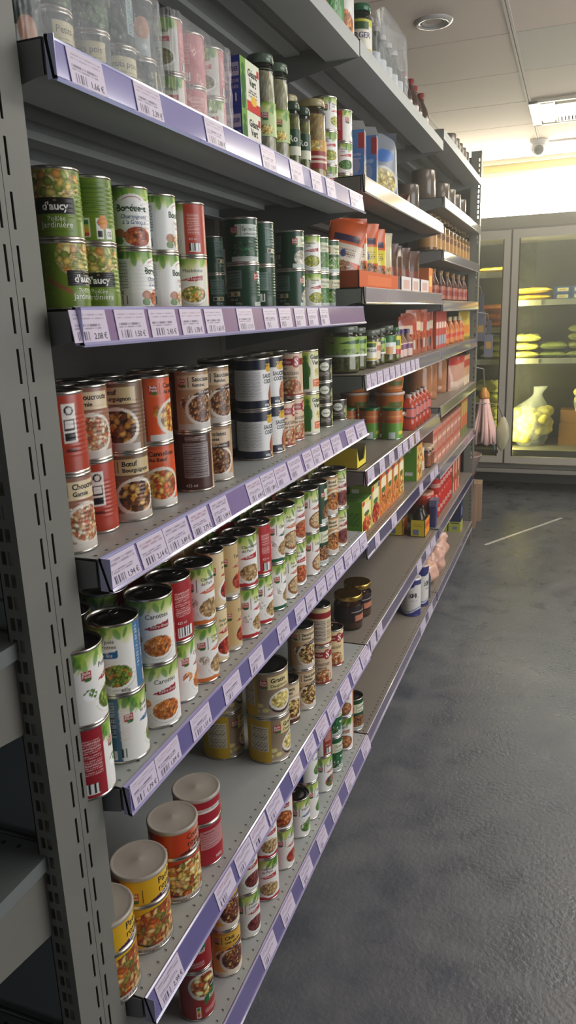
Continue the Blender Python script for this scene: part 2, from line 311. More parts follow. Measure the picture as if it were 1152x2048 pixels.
ITEMS = [
 ('tin_can', 'peas', -0.045, -0.0062, 0.7976, 58.8, 'white garden pea tin, lower, first front-row stack from near post, fifth shelf', 'tin can', 'tins on the fifth shelf of the near bay'),
 ('tin_can', 'peas', -0.045, -0.0062, 0.9026, 11.8, 'white garden pea tin, upper, first front-row stack from near post, fifth shelf', 'tin can', 'tins on the fifth shelf of the near bay'),
 ('tin_can', 'petits', -0.045, 0.082, 0.7976, 37.6, 'peas and carrots tin with blue banner, lower, second front-row stack from near post, fifth shelf', 'tin can', 'tins on the fifth shelf of the near bay'),
 ('tin_can', 'petits', -0.045, 0.082, 0.9026, -62.4, 'peas and carrots tin with blue banner, upper, second front-row stack from near post, fifth shelf', 'tin can', 'tins on the fifth shelf of the near bay'),
 ('tin_can', 'carr', -0.045, 0.1779, 0.7976, -49.4, 'white carrots tin, lower, third front-row stack from near post, fifth shelf', 'tin can', 'tins on the fifth shelf of the near bay'),
 ('tin_can', 'carr', -0.045, 0.1779, 0.9026, -57.4, 'white carrots tin, upper, third front-row stack from near post, fifth shelf', 'tin can', 'tins on the fifth shelf of the near bay'),
 ('tin_can', 'carr', -0.054, 0.2526, 0.7976, 14.0, 'white carrots tin, lower, fourth front-row stack from near post, fifth shelf', 'tin can', 'tins on the fifth shelf of the near bay'),
 ('tin_can', 'carr', -0.054, 0.2526, 0.9026, -123.0, 'white carrots tin, upper, fourth front-row stack from near post, fifth shelf', 'tin can', 'tins on the fifth shelf of the near bay'),
 ('tin_can', 'champo', -0.045, 0.3223, 0.7976, -6.1, 'mushroom tin with orange base, lower, fifth front-row stack from near post, fifth shelf', 'tin can', 'tins on the fifth shelf of the near bay'),
 ('tin_can', 'champo', -0.045, 0.3223, 0.9026, -29.1, 'mushroom tin with orange base, upper, fifth front-row stack from near post, fifth shelf', 'tin can', 'tins on the fifth shelf of the near bay'),
 ('tin_can', 'tom', -0.05, 0.392, 0.7976, -20.4, 'narrow cream tomato tin, lower, sixth front-row stack from near post, fifth shelf', 'tin can', 'tins on the fifth shelf of the near bay'),
 ('tin_can', 'tom', -0.05, 0.392, 0.9026, 7.6, 'narrow cream tomato tin, upper, sixth front-row stack from near post, fifth shelf', 'tin can', 'tins on the fifth shelf of the near bay'),
 ('tin_can', 'tomb', -0.049, 0.4454, 0.7976, 1.4, 'beige tomato tin with red back, lower, seventh front-row stack from near post, fifth shelf', 'tin can', 'tins on the fifth shelf of the near bay'),
 ('tin_can', 'tomb', -0.049, 0.4454, 0.9026, -4.6, 'beige tomato tin with red back, upper, seventh front-row stack from near post, fifth shelf', 'tin can', 'tins on the fifth shelf of the near bay'),
 ('tin_can', 'champr', -0.045, 0.5079, 0.7976, -8.9, 'mushroom tin with red base, lower, eighth front-row stack from near post, fifth shelf', 'tin can', 'tins on the fifth shelf of the near bay'),
 ('tin_can', 'champr', -0.045, 0.5079, 0.9026, -44.9, 'mushroom tin with red base, upper, eighth front-row stack from near post, fifth shelf', 'tin can', 'tins on the fifth shelf of the near bay'),
 ('tin_can', 'champr', -0.045, 0.5795, 0.7976, -11.1, 'mushroom tin with red base, lower, ninth front-row stack from near post, fifth shelf', 'tin can', 'tins on the fifth shelf of the near bay'),
 ('tin_can', 'champr', -0.045, 0.5795, 0.9026, -126.1, 'mushroom tin with red base, upper, ninth front-row stack from near post, fifth shelf', 'tin can', 'tins on the fifth shelf of the near bay'),
 ('tin_can', 'champg', -0.045, 0.6546, 0.7976, 3.7, 'mushroom tin with green base, lower, tenth front-row stack from near post, fifth shelf', 'tin can', 'tins on the fifth shelf of the near bay'),
 ('tin_can', 'champg', -0.045, 0.6546, 0.9026, -10.3, 'mushroom tin with green base, upper, tenth front-row stack from near post, fifth shelf', 'tin can', 'tins on the fifth shelf of the near bay'),
 ('tin_can', 'pois', -0.045, 0.7235, 0.7976, -18.3, 'chickpea tin with leafy top, lower, eleventh front-row stack from near post, fifth shelf', 'tin can', 'tins on the fifth shelf of the near bay'),
 ('tin_can', 'pois', -0.045, 0.7235, 0.9026, -31.3, 'chickpea tin with leafy top, upper, eleventh front-row stack from near post, fifth shelf', 'tin can', 'tins on the fifth shelf of the near bay'),
 ('tin_can', 'hblt', -0.053, 0.8067, 0.7976, -47.1, 'white bean tin with orange sauce bowl, lower, twelfth front-row stack from near post, fifth shelf', 'tin can', 'tins on the fifth shelf of the near bay'),
 ('tin_can', 'hblt', -0.053, 0.8067, 0.9026, -27.1, 'white bean tin with orange sauce bowl, upper, twelfth front-row stack from near post, fifth shelf', 'tin can', 'tins on the fifth shelf of the near bay'),
 ('tin_can', 'ling', -0.045, 0.8827, 0.7976, -14.2, 'white navy bean tin, lower, thirteenth front-row stack from near post, fifth shelf', 'tin can', 'tins on the fifth shelf of the near bay'),
 ('tin_can', 'ling', -0.045, 0.8827, 0.9026, -23.2, 'white navy bean tin, upper, thirteenth front-row stack from near post, fifth shelf', 'tin can', 'tins on the fifth shelf of the near bay'),
 ('tin_can', 'lent', -0.045, 0.9517, 0.7976, -41.0, 'dark green lentil tin, lower, fourteenth front-row stack from near post, fifth shelf', 'tin can', 'tins on the fifth shelf of the near bay'),
 ('tin_can', 'lent', -0.045, 0.9517, 0.9026, -1.0, 'dark green lentil tin, upper, fourteenth front-row stack from near post, fifth shelf', 'tin can', 'tins on the fifth shelf of the near bay'),
 ('tin_can', 'bcar', -0.045, 1.0381, 0.7976, -33.9, 'tan beef and carrot tin, lower, fifteenth front-row stack from near post, fifth shelf', 'tin can', 'tins on the fifth shelf of the near bay'),
 ('tin_can', 'bcar', -0.045, 1.0381, 0.9026, -31.9, 'tan beef and carrot tin, upper, fifteenth front-row stack from near post, fifth shelf', 'tin can', 'tins on the fifth shelf of the near bay'),
 ('tin_can', 'hroug', -0.045, 1.1166, 0.7976, -36.6, 'white kidney bean tin, lower, sixteenth front-row stack from near post, fifth shelf', 'tin can', 'tins on the fifth shelf of the near bay'),
 ('tin_can', 'hroug', -0.045, 1.1166, 0.9026, -40.6, 'white kidney bean tin, upper, sixteenth front-row stack from near post, fifth shelf', 'tin can', 'tins on the fifth shelf of the near bay'),
 ('tin_can', 'peas', -0.123, -0.0062, 0.7976, 102.4, 'white garden pea tin, lower, first back-row stack from near post, fifth shelf', 'tin can', 'tins on the fifth shelf of the near bay'),
 ('tin_can', 'peas', -0.123, -0.0062, 0.9026, -24.6, 'white garden pea tin, upper, first back-row stack from near post, fifth shelf', 'tin can', 'tins on the fifth shelf of the near bay'),
 ('tin_can', 'petits', -0.123, 0.082, 0.7976, 41.1, 'peas and carrots tin with blue banner, lower, second back-row stack from near post, fifth shelf', 'tin can', 'tins on the fifth shelf of the near bay'),
 ('tin_can', 'petits', -0.123, 0.082, 0.9026, -18.9, 'peas and carrots tin with blue banner, upper, second back-row stack from near post, fifth shelf', 'tin can', 'tins on the fifth shelf of the near bay'),
 ('tin_can', 'carr', -0.123, 0.1779, 0.7976, -6.0, 'white carrots tin, lower, third back-row stack from near post, fifth shelf', 'tin can', 'tins on the fifth shelf of the near bay'),
 ('tin_can', 'carr', -0.123, 0.1779, 0.9026, -94.0, 'white carrots tin, upper, third back-row stack from near post, fifth shelf', 'tin can', 'tins on the fifth shelf of the near bay'),
 ('tin_can', 'carr', -0.132, 0.2526, 0.7976, 57.2, 'white carrots tin, lower, fourth back-row stack from near post, fifth shelf', 'tin can', 'tins on the fifth shelf of the near bay'),
 ('tin_can', 'carr', -0.132, 0.2526, 0.9026, -159.8, 'white carrots tin, upper, fourth back-row stack from near post, fifth shelf', 'tin can', 'tins on the fifth shelf of the near bay'),
 ('tin_can', 'champo', -0.123, 0.3223, 0.7976, 37.1, 'mushroom tin with orange base, lower, fifth back-row stack from near post, fifth shelf', 'tin can', 'tins on the fifth shelf of the near bay'),
 ('tin_can', 'champo', -0.123, 0.3223, 0.9026, -65.9, 'mushroom tin with orange base, upper, fifth back-row stack from near post, fifth shelf', 'tin can', 'tins on the fifth shelf of the near bay'),
 ('tin_can', 'tom', -0.128, 0.392, 0.7976, 22.6, 'narrow cream tomato tin, lower, sixth back-row stack from near post, fifth shelf', 'tin can', 'tins on the fifth shelf of the near bay'),
 ('tin_can', 'tom', -0.128, 0.392, 0.9026, -29.4, 'narrow cream tomato tin, upper, sixth back-row stack from near post, fifth shelf', 'tin can', 'tins on the fifth shelf of the near bay'),
 ('tin_can', 'tomb', -0.127, 0.4454, 0.7976, -35.6, 'beige tomato tin with red back, lower, seventh back-row stack from near post, fifth shelf', 'tin can', 'tins on the fifth shelf of the near bay'),
 ('tin_can', 'tomb', -0.127, 0.4454, 0.9026, -1.6, 'beige tomato tin with red back, upper, seventh back-row stack from near post, fifth shelf', 'tin can', 'tins on the fifth shelf of the near bay'),
 ('tin_can', 'champr', -0.123, 0.5079, 0.7976, 34.0, 'mushroom tin with red base, lower, eighth back-row stack from near post, fifth shelf', 'tin can', 'tins on the fifth shelf of the near bay'),
 ('tin_can', 'champr', -0.123, 0.5079, 0.9026, -82.0, 'mushroom tin with red base, upper, eighth back-row stack from near post, fifth shelf', 'tin can', 'tins on the fifth shelf of the near bay'),
 ('tin_can', 'champr', -0.123, 0.5795, 0.7976, 31.7, 'mushroom tin with red base, lower, ninth back-row stack from near post, fifth shelf', 'tin can', 'tins on the fifth shelf of the near bay'),
 ('tin_can', 'champr', -0.123, 0.5795, 0.9026, -163.3, 'mushroom tin with red base, upper, ninth back-row stack from near post, fifth shelf', 'tin can', 'tins on the fifth shelf of the near bay'),
 ('tin_can', 'champg', -0.123, 0.6546, 0.7976, 6.4, 'mushroom tin with green base, lower, tenth back-row stack from near post, fifth shelf', 'tin can', 'tins on the fifth shelf of the near bay'),
 ('tin_can', 'champg', -0.123, 0.6546, 0.9026, 32.4, 'mushroom tin with green base, upper, tenth back-row stack from near post, fifth shelf', 'tin can', 'tins on the fifth shelf of the near bay'),
 ('tin_can', 'pois', -0.123, 0.7235, 0.7976, -55.6, 'chickpea tin with leafy top, lower, eleventh back-row stack from near post, fifth shelf', 'tin can', 'tins on the fifth shelf of the near bay'),
 ('tin_can', 'pois', -0.123, 0.7235, 0.9026, -28.6, 'chickpea tin with leafy top, upper, eleventh back-row stack from near post, fifth shelf', 'tin can', 'tins on the fifth shelf of the near bay'),
 ('tin_can', 'hblt', -0.131, 0.8067, 0.7976, -44.6, 'white bean tin with orange sauce bowl, lower, twelfth back-row stack from near post, fifth shelf', 'tin can', 'tins on the fifth shelf of the near bay'),
 ('tin_can', 'hblt', -0.131, 0.8067, 0.9026, 15.4, 'white bean tin with orange sauce bowl, upper, twelfth back-row stack from near post, fifth shelf', 'tin can', 'tins on the fifth shelf of the near bay'),
 ('tin_can', 'ling', -0.123, 0.8827, 0.7976, -11.8, 'white navy bean tin, lower, thirteenth back-row stack from near post, fifth shelf', 'tin can', 'tins on the fifth shelf of the near bay'),
 ('tin_can', 'ling', -0.123, 0.8827, 0.9026, 19.2, 'white navy bean tin, upper, thirteenth back-row stack from near post, fifth shelf', 'tin can', 'tins on the fifth shelf of the near bay'),
 ('tin_can', 'lent', -0.123, 0.9517, 0.7976, -78.7, 'dark green lentil tin, lower, fourteenth back-row stack from near post, fifth shelf', 'tin can', 'tins on the fifth shelf of the near bay'),
 ('tin_can', 'lent', -0.123, 0.9517, 0.9026, 1.3, 'dark green lentil tin, upper, fourteenth back-row stack from near post, fifth shelf', 'tin can', 'tins on the fifth shelf of the near bay'),
 ('tin_can', 'bcar', -0.123, 1.0381, 0.7976, 8.4, 'tan beef and carrot tin, lower, fifteenth back-row stack from near post, fifth shelf', 'tin can', 'tins on the fifth shelf of the near bay'),
 ('tin_can', 'bcar', -0.123, 1.0381, 0.9026, -69.6, 'tan beef and carrot tin, upper, fifteenth back-row stack from near post, fifth shelf', 'tin can', 'tins on the fifth shelf of the near bay'),
 ('tin_can', 'hroug', -0.123, 1.1166, 0.7976, -74.4, 'white kidney bean tin, lower, sixteenth back-row stack from near post, fifth shelf', 'tin can', 'tins on the fifth shelf of the near bay'),
 ('tin_can', 'hroug', -0.123, 1.1166, 0.9026, -38.4, 'white kidney bean tin, upper, sixteenth back-row stack from near post, fifth shelf', 'tin can', 'tins on the fifth shelf of the near bay'),
 ('tin_can', 'chou', -0.062, 0.0359, 1.1176, -14.9, 'brown sauerkraut tin, lower, first front-row stack from near post, fourth shelf', 'tin can', 'tins on the fourth shelf of the near bay'),
 ('tin_can', 'chour', -0.062, 0.0359, 1.2186, -146.9, 'rust-red sauerkraut tin, upper, first front-row stack from near post, fourth shelf', 'tin can', 'tins on the fourth shelf of the near bay'),
 ('tin_can', 'chour', -0.085, 0.1222, 1.1176, -158.9, 'rust-red sauerkraut tin, lower, second front-row stack from near post, fourth shelf', 'tin can', 'tins on the fourth shelf of the near bay'),
 ('tin_can', 'chou', -0.085, 0.1222, 1.2186, -48.9, 'brown sauerkraut tin, upper, second front-row stack from near post, fourth shelf', 'tin can', 'tins on the fourth shelf of the near bay'),
 ('tin_can', 'boeuf', -0.072, 0.1908, 1.1176, -42.5, 'brown beef stew tin, lower, third front-row stack from near post, fourth shelf', 'tin can', 'tins on the fourth shelf of the near bay'),
 ('tin_can', 'boeuf', -0.072, 0.1908, 1.2186, -78.5, 'brown beef stew tin, upper, third front-row stack from near post, fourth shelf', 'tin can', 'tins on the fourth shelf of the near bay'),
 ('tin_can', 'canne', -0.072, 0.2687, 1.1176, -48.7, 'orange cannelloni tin, lower, fourth front-row stack from near post, fourth shelf', 'tin can', 'tins on the fourth shelf of the near bay'),
 ('tin_can', 'canne', -0.072, 0.2687, 1.2186, 7.3, 'orange cannelloni tin, upper, fourth front-row stack from near post, fourth shelf', 'tin can', 'tins on the fourth shelf of the near bay'),
 ('tin_can', 'sauc', -0.065, 0.3857, 1.1176, 78.3, 'tan sausage and lentil tin, lower, fifth front-row stack from near post, fourth shelf', 'tin can', 'tins on the fourth shelf of the near bay'),
 ('tin_can', 'sauc', -0.065, 0.3857, 1.2186, -28.7, 'tan sausage and lentil tin, upper, fifth front-row stack from near post, fourth shelf', 'tin can', 'tins on the fourth shelf of the near bay'),
 ('tin_can', 'sauc', -0.065, 0.4662, 1.1176, -63.4, 'tan sausage and lentil tin, lower, sixth front-row stack from near post, fourth shelf', 'tin can', 'tins on the fourth shelf of the near bay'),
 ('tin_can', 'sauc', -0.065, 0.4662, 1.2186, -28.4, 'tan sausage and lentil tin, upper, sixth front-row stack from near post, fourth shelf', 'tin can', 'tins on the fourth shelf of the near bay'),
 ('tin_can', 'toto', -0.072, 0.668, 1.1176, -2.5, 'navy and white cocktail sausage tin, lower, seventh front-row stack from near post, fourth shelf', 'tin can', 'tins on the fourth shelf of the near bay'),
 ('tin_can', 'toto', -0.072, 0.668, 1.2186, 1.5, 'navy and white cocktail sausage tin, upper, seventh front-row stack from near post, fourth shelf', 'tin can', 'tins on the fourth shelf of the near bay'),
 ('tin_can', 'toto', -0.072, 0.7407, 1.1176, -7.6, 'navy and white cocktail sausage tin, lower, eighth front-row stack from near post, fourth shelf', 'tin can', 'tins on the fourth shelf of the near bay'),
 ('tin_can', 'toto', -0.072, 0.7407, 1.2186, -11.6, 'navy and white cocktail sausage tin, upper, eighth front-row stack from near post, fourth shelf', 'tin can', 'tins on the fourth shelf of the near bay'),
 ('tin_can', 'saur', -0.072, 0.8125, 1.1176, -28.5, 'red and cream sausage-bean tin, ninth front-row stack from near post, fourth shelf', 'tin can', 'tins on the fourth shelf of the near bay'),
 ('tin_can', 'saur', -0.08, 0.8958, 1.1176, -24.3, 'red and cream sausage-bean tin, lower, tenth front-row stack from near post, fourth shelf', 'tin can', 'tins on the fourth shelf of the near bay'),
 ('tin_can', 'saur', -0.08, 0.8958, 1.2186, -64.3, 'red and cream sausage-bean tin, upper, tenth front-row stack from near post, fourth shelf', 'tin can', 'tins on the fourth shelf of the near bay'),
 ('tin_can', 'geant', -0.072, 0.9874, 1.1176, -36.6, 'green corn-salad tin with green figure, lower, eleventh front-row stack from near post, fourth shelf', 'tin can', 'tins on the fourth shelf of the near bay'),
 ('tin_can', 'geant', -0.072, 0.9874, 1.2186, -40.6, 'green corn-salad tin with green figure, upper, eleventh front-row stack from near post, fourth shelf', 'tin can', 'tins on the fourth shelf of the near bay'),
 ('tin_can', 'cass', -0.072, 1.1046, 1.1176, -56.7, 'short dark green vegetable tin, lowest, twelfth front-row stack from near post, fourth shelf', 'tin can', 'tins on the fourth shelf of the near bay'),
 ('tin_can', 'cass', -0.072, 1.1046, 1.1756, -61.7, 'short dark green vegetable tin, middle, twelfth front-row stack from near post, fourth shelf', 'tin can', 'tins on the fourth shelf of the near bay'),
 ('tin_can', 'cass', -0.072, 1.1046, 1.2336, -59.7, 'short dark green vegetable tin, topmost, twelfth front-row stack from near post, fourth shelf', 'tin can', 'tins on the fourth shelf of the near bay'),
 ('tin_can', 'cass', -0.072, 1.2344, 1.1176, -72.9, 'short dark green vegetable tin, thirteenth front-row stack from near post, fourth shelf', 'tin can', 'tins on the fourth shelf of the near bay'),
 ('tin_can', 'chou', -0.142, 0.0359, 1.1176, 28.6, 'brown sauerkraut tin, lower, first back-row stack from near post, fourth shelf', 'tin can', 'tins on the fourth shelf of the near bay'),
 ('tin_can', 'chour', -0.142, 0.0359, 1.2186, -183.4, 'rust-red sauerkraut tin, upper, first back-row stack from near post, fourth shelf', 'tin can', 'tins on the fourth shelf of the near bay'),
 ('tin_can', 'chour', -0.165, 0.1222, 1.1176, -115.5, 'rust-red sauerkraut tin, lower, second back-row stack from near post, fourth shelf', 'tin can', 'tins on the fourth shelf of the near bay'),
 ('tin_can', 'chou', -0.165, 0.1222, 1.2186, -85.5, 'brown sauerkraut tin, upper, second back-row stack from near post, fourth shelf', 'tin can', 'tins on the fourth shelf of the near bay'),
 ('tin_can', 'boeuf', -0.152, 0.1908, 1.1176, -39.2, 'brown beef stew tin, lower, third back-row stack from near post, fourth shelf', 'tin can', 'tins on the fourth shelf of the near bay'),
 ('tin_can', 'boeuf', -0.152, 0.1908, 1.2186, -35.2, 'brown beef stew tin, upper, third back-row stack from near post, fourth shelf', 'tin can', 'tins on the fourth shelf of the near bay'),
 ('tin_can', 'canne', -0.152, 0.2687, 1.1176, -85.4, 'orange cannelloni tin, lower, fourth back-row stack from near post, fourth shelf', 'tin can', 'tins on the fourth shelf of the near bay'),
 ('tin_can', 'canne', -0.152, 0.2687, 1.2186, 10.6, 'orange cannelloni tin, upper, fourth back-row stack from near post, fourth shelf', 'tin can', 'tins on the fourth shelf of the near bay'),
 ('tin_can', 'sauc', -0.145, 0.3857, 1.1176, 121.4, 'tan sausage and lentil tin, lower, fifth back-row stack from near post, fourth shelf', 'tin can', 'tins on the fourth shelf of the near bay'),
 ('tin_can', 'sauc', -0.145, 0.3857, 1.2186, -65.6, 'tan sausage and lentil tin, upper, fifth back-row stack from near post, fourth shelf', 'tin can', 'tins on the fourth shelf of the near bay'),
 ('tin_can', 'sauc', -0.145, 0.4662, 1.1176, -20.4, 'tan sausage and lentil tin, lower, sixth back-row stack from near post, fourth shelf', 'tin can', 'tins on the fourth shelf of the near bay'),
 ('tin_can', 'sauc', -0.145, 0.4662, 1.2186, -65.4, 'tan sausage and lentil tin, upper, sixth back-row stack from near post, fourth shelf', 'tin can', 'tins on the fourth shelf of the near bay'),
 ('tin_can', 'toto', -0.152, 0.668, 1.1176, 40.2, 'navy and white cocktail sausage tin, lower, seventh back-row stack from near post, fourth shelf', 'tin can', 'tins on the fourth shelf of the near bay'),
 ('tin_can', 'toto', -0.152, 0.668, 1.2186, -35.8, 'navy and white cocktail sausage tin, upper, seventh back-row stack from near post, fourth shelf', 'tin can', 'tins on the fourth shelf of the near bay'),
 ('tin_can', 'toto', -0.152, 0.7407, 1.1176, 35.0, 'navy and white cocktail sausage tin, lower, eighth back-row stack from near post, fourth shelf', 'tin can', 'tins on the fourth shelf of the near bay'),
 ('tin_can', 'toto', -0.152, 0.7407, 1.2186, -49.0, 'navy and white cocktail sausage tin, upper, eighth back-row stack from near post, fourth shelf', 'tin can', 'tins on the fourth shelf of the near bay'),
 ('tin_can', 'saur', -0.152, 0.8125, 1.1176, -66.0, 'red and cream sausage-bean tin, ninth back-row stack from near post, fourth shelf', 'tin can', 'tins on the fourth shelf of the near bay'),
 ('tin_can', 'saur', -0.16, 0.8958, 1.1176, -61.9, 'red and cream sausage-bean tin, lower, tenth back-row stack from near post, fourth shelf', 'tin can', 'tins on the fourth shelf of the near bay'),
 ('tin_can', 'saur', -0.16, 0.8958, 1.2186, -61.9, 'red and cream sausage-bean tin, upper, tenth back-row stack from near post, fourth shelf', 'tin can', 'tins on the fourth shelf of the near bay'),
 ('tin_can', 'geant', -0.152, 0.9874, 1.1176, 5.8, 'green corn-salad tin with green figure, lower, eleventh back-row stack from near post, fourth shelf', 'tin can', 'tins on the fourth shelf of the near bay'),
 ('tin_can', 'geant', -0.152, 0.9874, 1.2186, -78.2, 'green corn-salad tin with green figure, upper, eleventh back-row stack from near post, fourth shelf', 'tin can', 'tins on the fourth shelf of the near bay'),
 ('tin_can', 'daucy', -0.1, 0.1282, 1.4141, 0.6, 'green diced-vegetable tin with black panel, lower, first front-row stack from near post, third shelf', 'tin can', 'tins on the third shelf of the near bay'),
 ('tin_can', 'daucy', -0.1, 0.1282, 1.5001, -53.4, 'green diced-vegetable tin with black panel, upper, first front-row stack from near post, third shelf', 'tin can', 'tins on the third shelf of the near bay'),
 ('tin_can', 'daucy', -0.1, 0.2002, 1.4141, -47.6, 'green diced-vegetable tin with black panel, lower, second front-row stack from near post, third shelf', 'tin can', 'tins on the third shelf of the near bay'),
 ('tin_can', 'daucy', -0.1, 0.2002, 1.5001, -155.6, 'green diced-vegetable tin with black panel, upper, second front-row stack from near post, third shelf', 'tin can', 'tins on the third shelf of the near bay'),
 ('tin_can', 'bond', -0.1, 0.2956, 1.4141, 14.8, 'white mushroom tin with leafy top, lower, third front-row stack from near post, third shelf', 'tin can', 'tins on the third shelf of the near bay'),
 ('tin_can', 'bond', -0.1, 0.2956, 1.5001, -45.2, 'white mushroom tin with leafy top, upper, third front-row stack from near post, third shelf', 'tin can', 'tins on the third shelf of the near bay'),
 ('tin_can', 'bondh', -0.1, 0.3784, 1.4141, 15.8, 'white bean tin with leafy top, lower, fourth front-row stack from near post, third shelf', 'tin can', 'tins on the third shelf of the near bay'),
 ('tin_can', 'bondh', -0.1, 0.3784, 1.5001, 15.8, 'white bean tin with leafy top, upper, fourth front-row stack from near post, third shelf', 'tin can', 'tins on the third shelf of the near bay'),
 ('tin_can', 'mac', -0.1, 0.4786, 1.4141, -66.3, 'macedoine tin with red banner, lower, fifth front-row stack from near post, third shelf', 'tin can', 'tins on the third shelf of the near bay'),
 ('tin_can', 'mac', -0.1, 0.4786, 1.5001, -142.3, 'macedoine tin with red banner, upper, fifth front-row stack from near post, third shelf', 'tin can', 'tins on the third shelf of the near bay'),
 ('tin_can', 'epin', -0.1, 0.71, 1.4141, 11.8, 'dark green spinach tin, lower, sixth front-row stack from near post, third shelf', 'tin can', 'tins on the third shelf of the near bay'),
 ('tin_can', 'epin', -0.1, 0.71, 1.5001, -66.2, 'dark green spinach tin, upper, sixth front-row stack from near post, third shelf', 'tin can', 'tins on the third shelf of the near bay'),
 ('tin_can', 'epin', -0.1, 0.7958, 1.4141, -187.4, 'dark green spinach tin, lower, seventh front-row stack from near post, third shelf', 'tin can', 'tins on the third shelf of the near bay'),
 ('tin_can', 'epin', -0.1, 0.7958, 1.5001, 112.6, 'dark green spinach tin, upper, seventh front-row stack from near post, third shelf', 'tin can', 'tins on the third shelf of the near bay'),
 ('tin_can', 'sals', -0.1, 0.986, 1.4141, 8.3, 'dark green salsify tin, lower, eighth front-row stack from near post, third shelf', 'tin can', 'tins on the third shelf of the near bay'),
 ('tin_can', 'sals', -0.1, 0.986, 1.5001, -22.7, 'dark green salsify tin, upper, eighth front-row stack from near post, third shelf', 'tin can', 'tins on the third shelf of the near bay'),
 ('tin_can', 'flag', -0.1, 1.1074, 1.4141, -44.0, 'flageolet tin with red banner, lower, ninth front-row stack from near post, third shelf', 'tin can', 'tins on the third shelf of the near bay'),
 ('tin_can', 'flag', -0.1, 1.1074, 1.5001, -63.0, 'flageolet tin with red banner, upper, ninth front-row stack from near post, third shelf', 'tin can', 'tins on the third shelf of the near bay'),
 ('tin_can', 'harg', -0.1, 1.174, 1.4141, -51.6, 'green whole-bean tin, lower, tenth front-row stack from near post, third shelf', 'tin can', 'tins on the third shelf of the near bay'),
 ('tin_can', 'harg', -0.1, 1.174, 1.5001, -51.6, 'green whole-bean tin, upper, tenth front-row stack from near post, third shelf', 'tin can', 'tins on the third shelf of the near bay'),
 ('tin_can', 'hari2', -0.1, 1.268, 1.4141, -52.4, 'dark green bean tin with cream panel, lower, eleventh front-row stack from near post, third shelf', 'tin can', 'tins on the third shelf of the near bay'),
 ('tin_can', 'hari2', -0.1, 1.268, 1.5001, -42.4, 'dark green bean tin with cream panel, upper, eleventh front-row stack from near post, third shelf', 'tin can', 'tins on the third shelf of the near bay'),
 ('tin_can', 'epin', -0.3, 0.9726, 1.4141, 86.1, 'dark green spinach tin, lower, twelfth front-row stack from near post, third shelf', 'tin can', 'tins on the third shelf of the near bay'),
 ('tin_can', 'epin', -0.3, 0.9726, 1.5001, 111.1, 'dark green spinach tin, upper, twelfth front-row stack from near post, third shelf', 'tin can', 'tins on the third shelf of the near bay'),
 ('tin_can', 's1gp', -0.1, 0.0934, 1.6851, 97.8, 'dark green pea tin with cream panel, lower, first front-row stack from near post, second shelf', 'tin can', 'tins on the second shelf of the near bay'),
 ('tin_can', 's1gp', -0.1, 0.0934, 1.7651, 67.8, 'dark green pea tin with cream panel, upper, first front-row stack from near post, second shelf', 'tin can', 'tins on the second shelf of the near bay'),
 ('tin_can', 's1gp', -0.1, 0.1552, 1.6851, 5.7, 'dark green pea tin with cream panel, lower, second front-row stack from near post, second shelf', 'tin can', 'tins on the second shelf of the near bay'),
 ('tin_can', 's1gp', -0.1, 0.1552, 1.7651, -24.3, 'dark green pea tin with cream panel, upper, second front-row stack from near post, second shelf', 'tin can', 'tins on the second shelf of the near bay'),
 ('tin_can', 's1gp', -0.1, 0.2377, 1.6851, -66.7, 'dark green pea tin with cream panel, lower, third front-row stack from near post, second shelf', 'tin can', 'tins on the second shelf of the near bay'),
 ('tin_can', 's1gp', -0.1, 0.2377, 1.7651, -36.7, 'dark green pea tin with cream panel, upper, third front-row stack from near post, second shelf', 'tin can', 'tins on the second shelf of the near bay'),
 ('tin_can', 's1gp', -0.1, 0.3027, 1.6851, -38.4, 'dark green pea tin with cream panel, lower, fourth front-row stack from near post, second shelf', 'tin can', 'tins on the second shelf of the near bay'),
 ('tin_can', 's1gp', -0.1, 0.3027, 1.7651, -118.4, 'dark green pea tin with cream panel, upper, fourth front-row stack from near post, second shelf', 'tin can', 'tins on the second shelf of the near bay'),
 ('tin_can', 's1gp', -0.1, 0.3594, 1.6851, 60.3, 'dark green pea tin with cream panel, lower, fifth front-row stack from near post, second shelf', 'tin can', 'tins on the second shelf of the near bay'),
 ('tin_can', 's1gp', -0.1, 0.3594, 1.7651, 90.3, 'dark green pea tin with cream panel, upper, fifth front-row stack from near post, second shelf', 'tin can', 'tins on the second shelf of the near bay'),
 ('tin_can', 's1mac', -0.1, 0.4404, 1.6851, -73.5, 'pale vegetable macedoine tin, lower, sixth front-row stack from near post, second shelf', 'tin can', 'tins on the second shelf of the near bay'),
 ('tin_can', 's1mac', -0.1, 0.4404, 1.7651, -89.5, 'pale vegetable macedoine tin, upper, sixth front-row stack from near post, second shelf', 'tin can', 'tins on the second shelf of the near bay'),
 ('tin_can', 's1mac', -0.1, 0.5137, 1.6851, 107.1, 'pale vegetable macedoine tin, lower, seventh front-row stack from near post, second shelf', 'tin can', 'tins on the second shelf of the near bay'),
 ('tin_can', 's1mac', -0.1, 0.5137, 1.7651, -172.9, 'pale vegetable macedoine tin, upper, seventh front-row stack from near post, second shelf', 'tin can', 'tins on the second shelf of the near bay'),
 ('tin_can', 's1mac', -0.1, 0.589, 1.6851, -79.3, 'pale vegetable macedoine tin, lower, eighth front-row stack from near post, second shelf', 'tin can', 'tins on the second shelf of the near bay'),
 ('tin_can', 's1mac', -0.1, 0.589, 1.7651, -94.3, 'pale vegetable macedoine tin, upper, eighth front-row stack from near post, second shelf', 'tin can', 'tins on the second shelf of the near bay'),
 ('tin_can', 's1blue', -0.14, 0.7288, 1.6851, -25.2, 'light blue tin, lower, ninth front-row stack from near post, second shelf', 'tin can', 'tins on the second shelf of the near bay'),
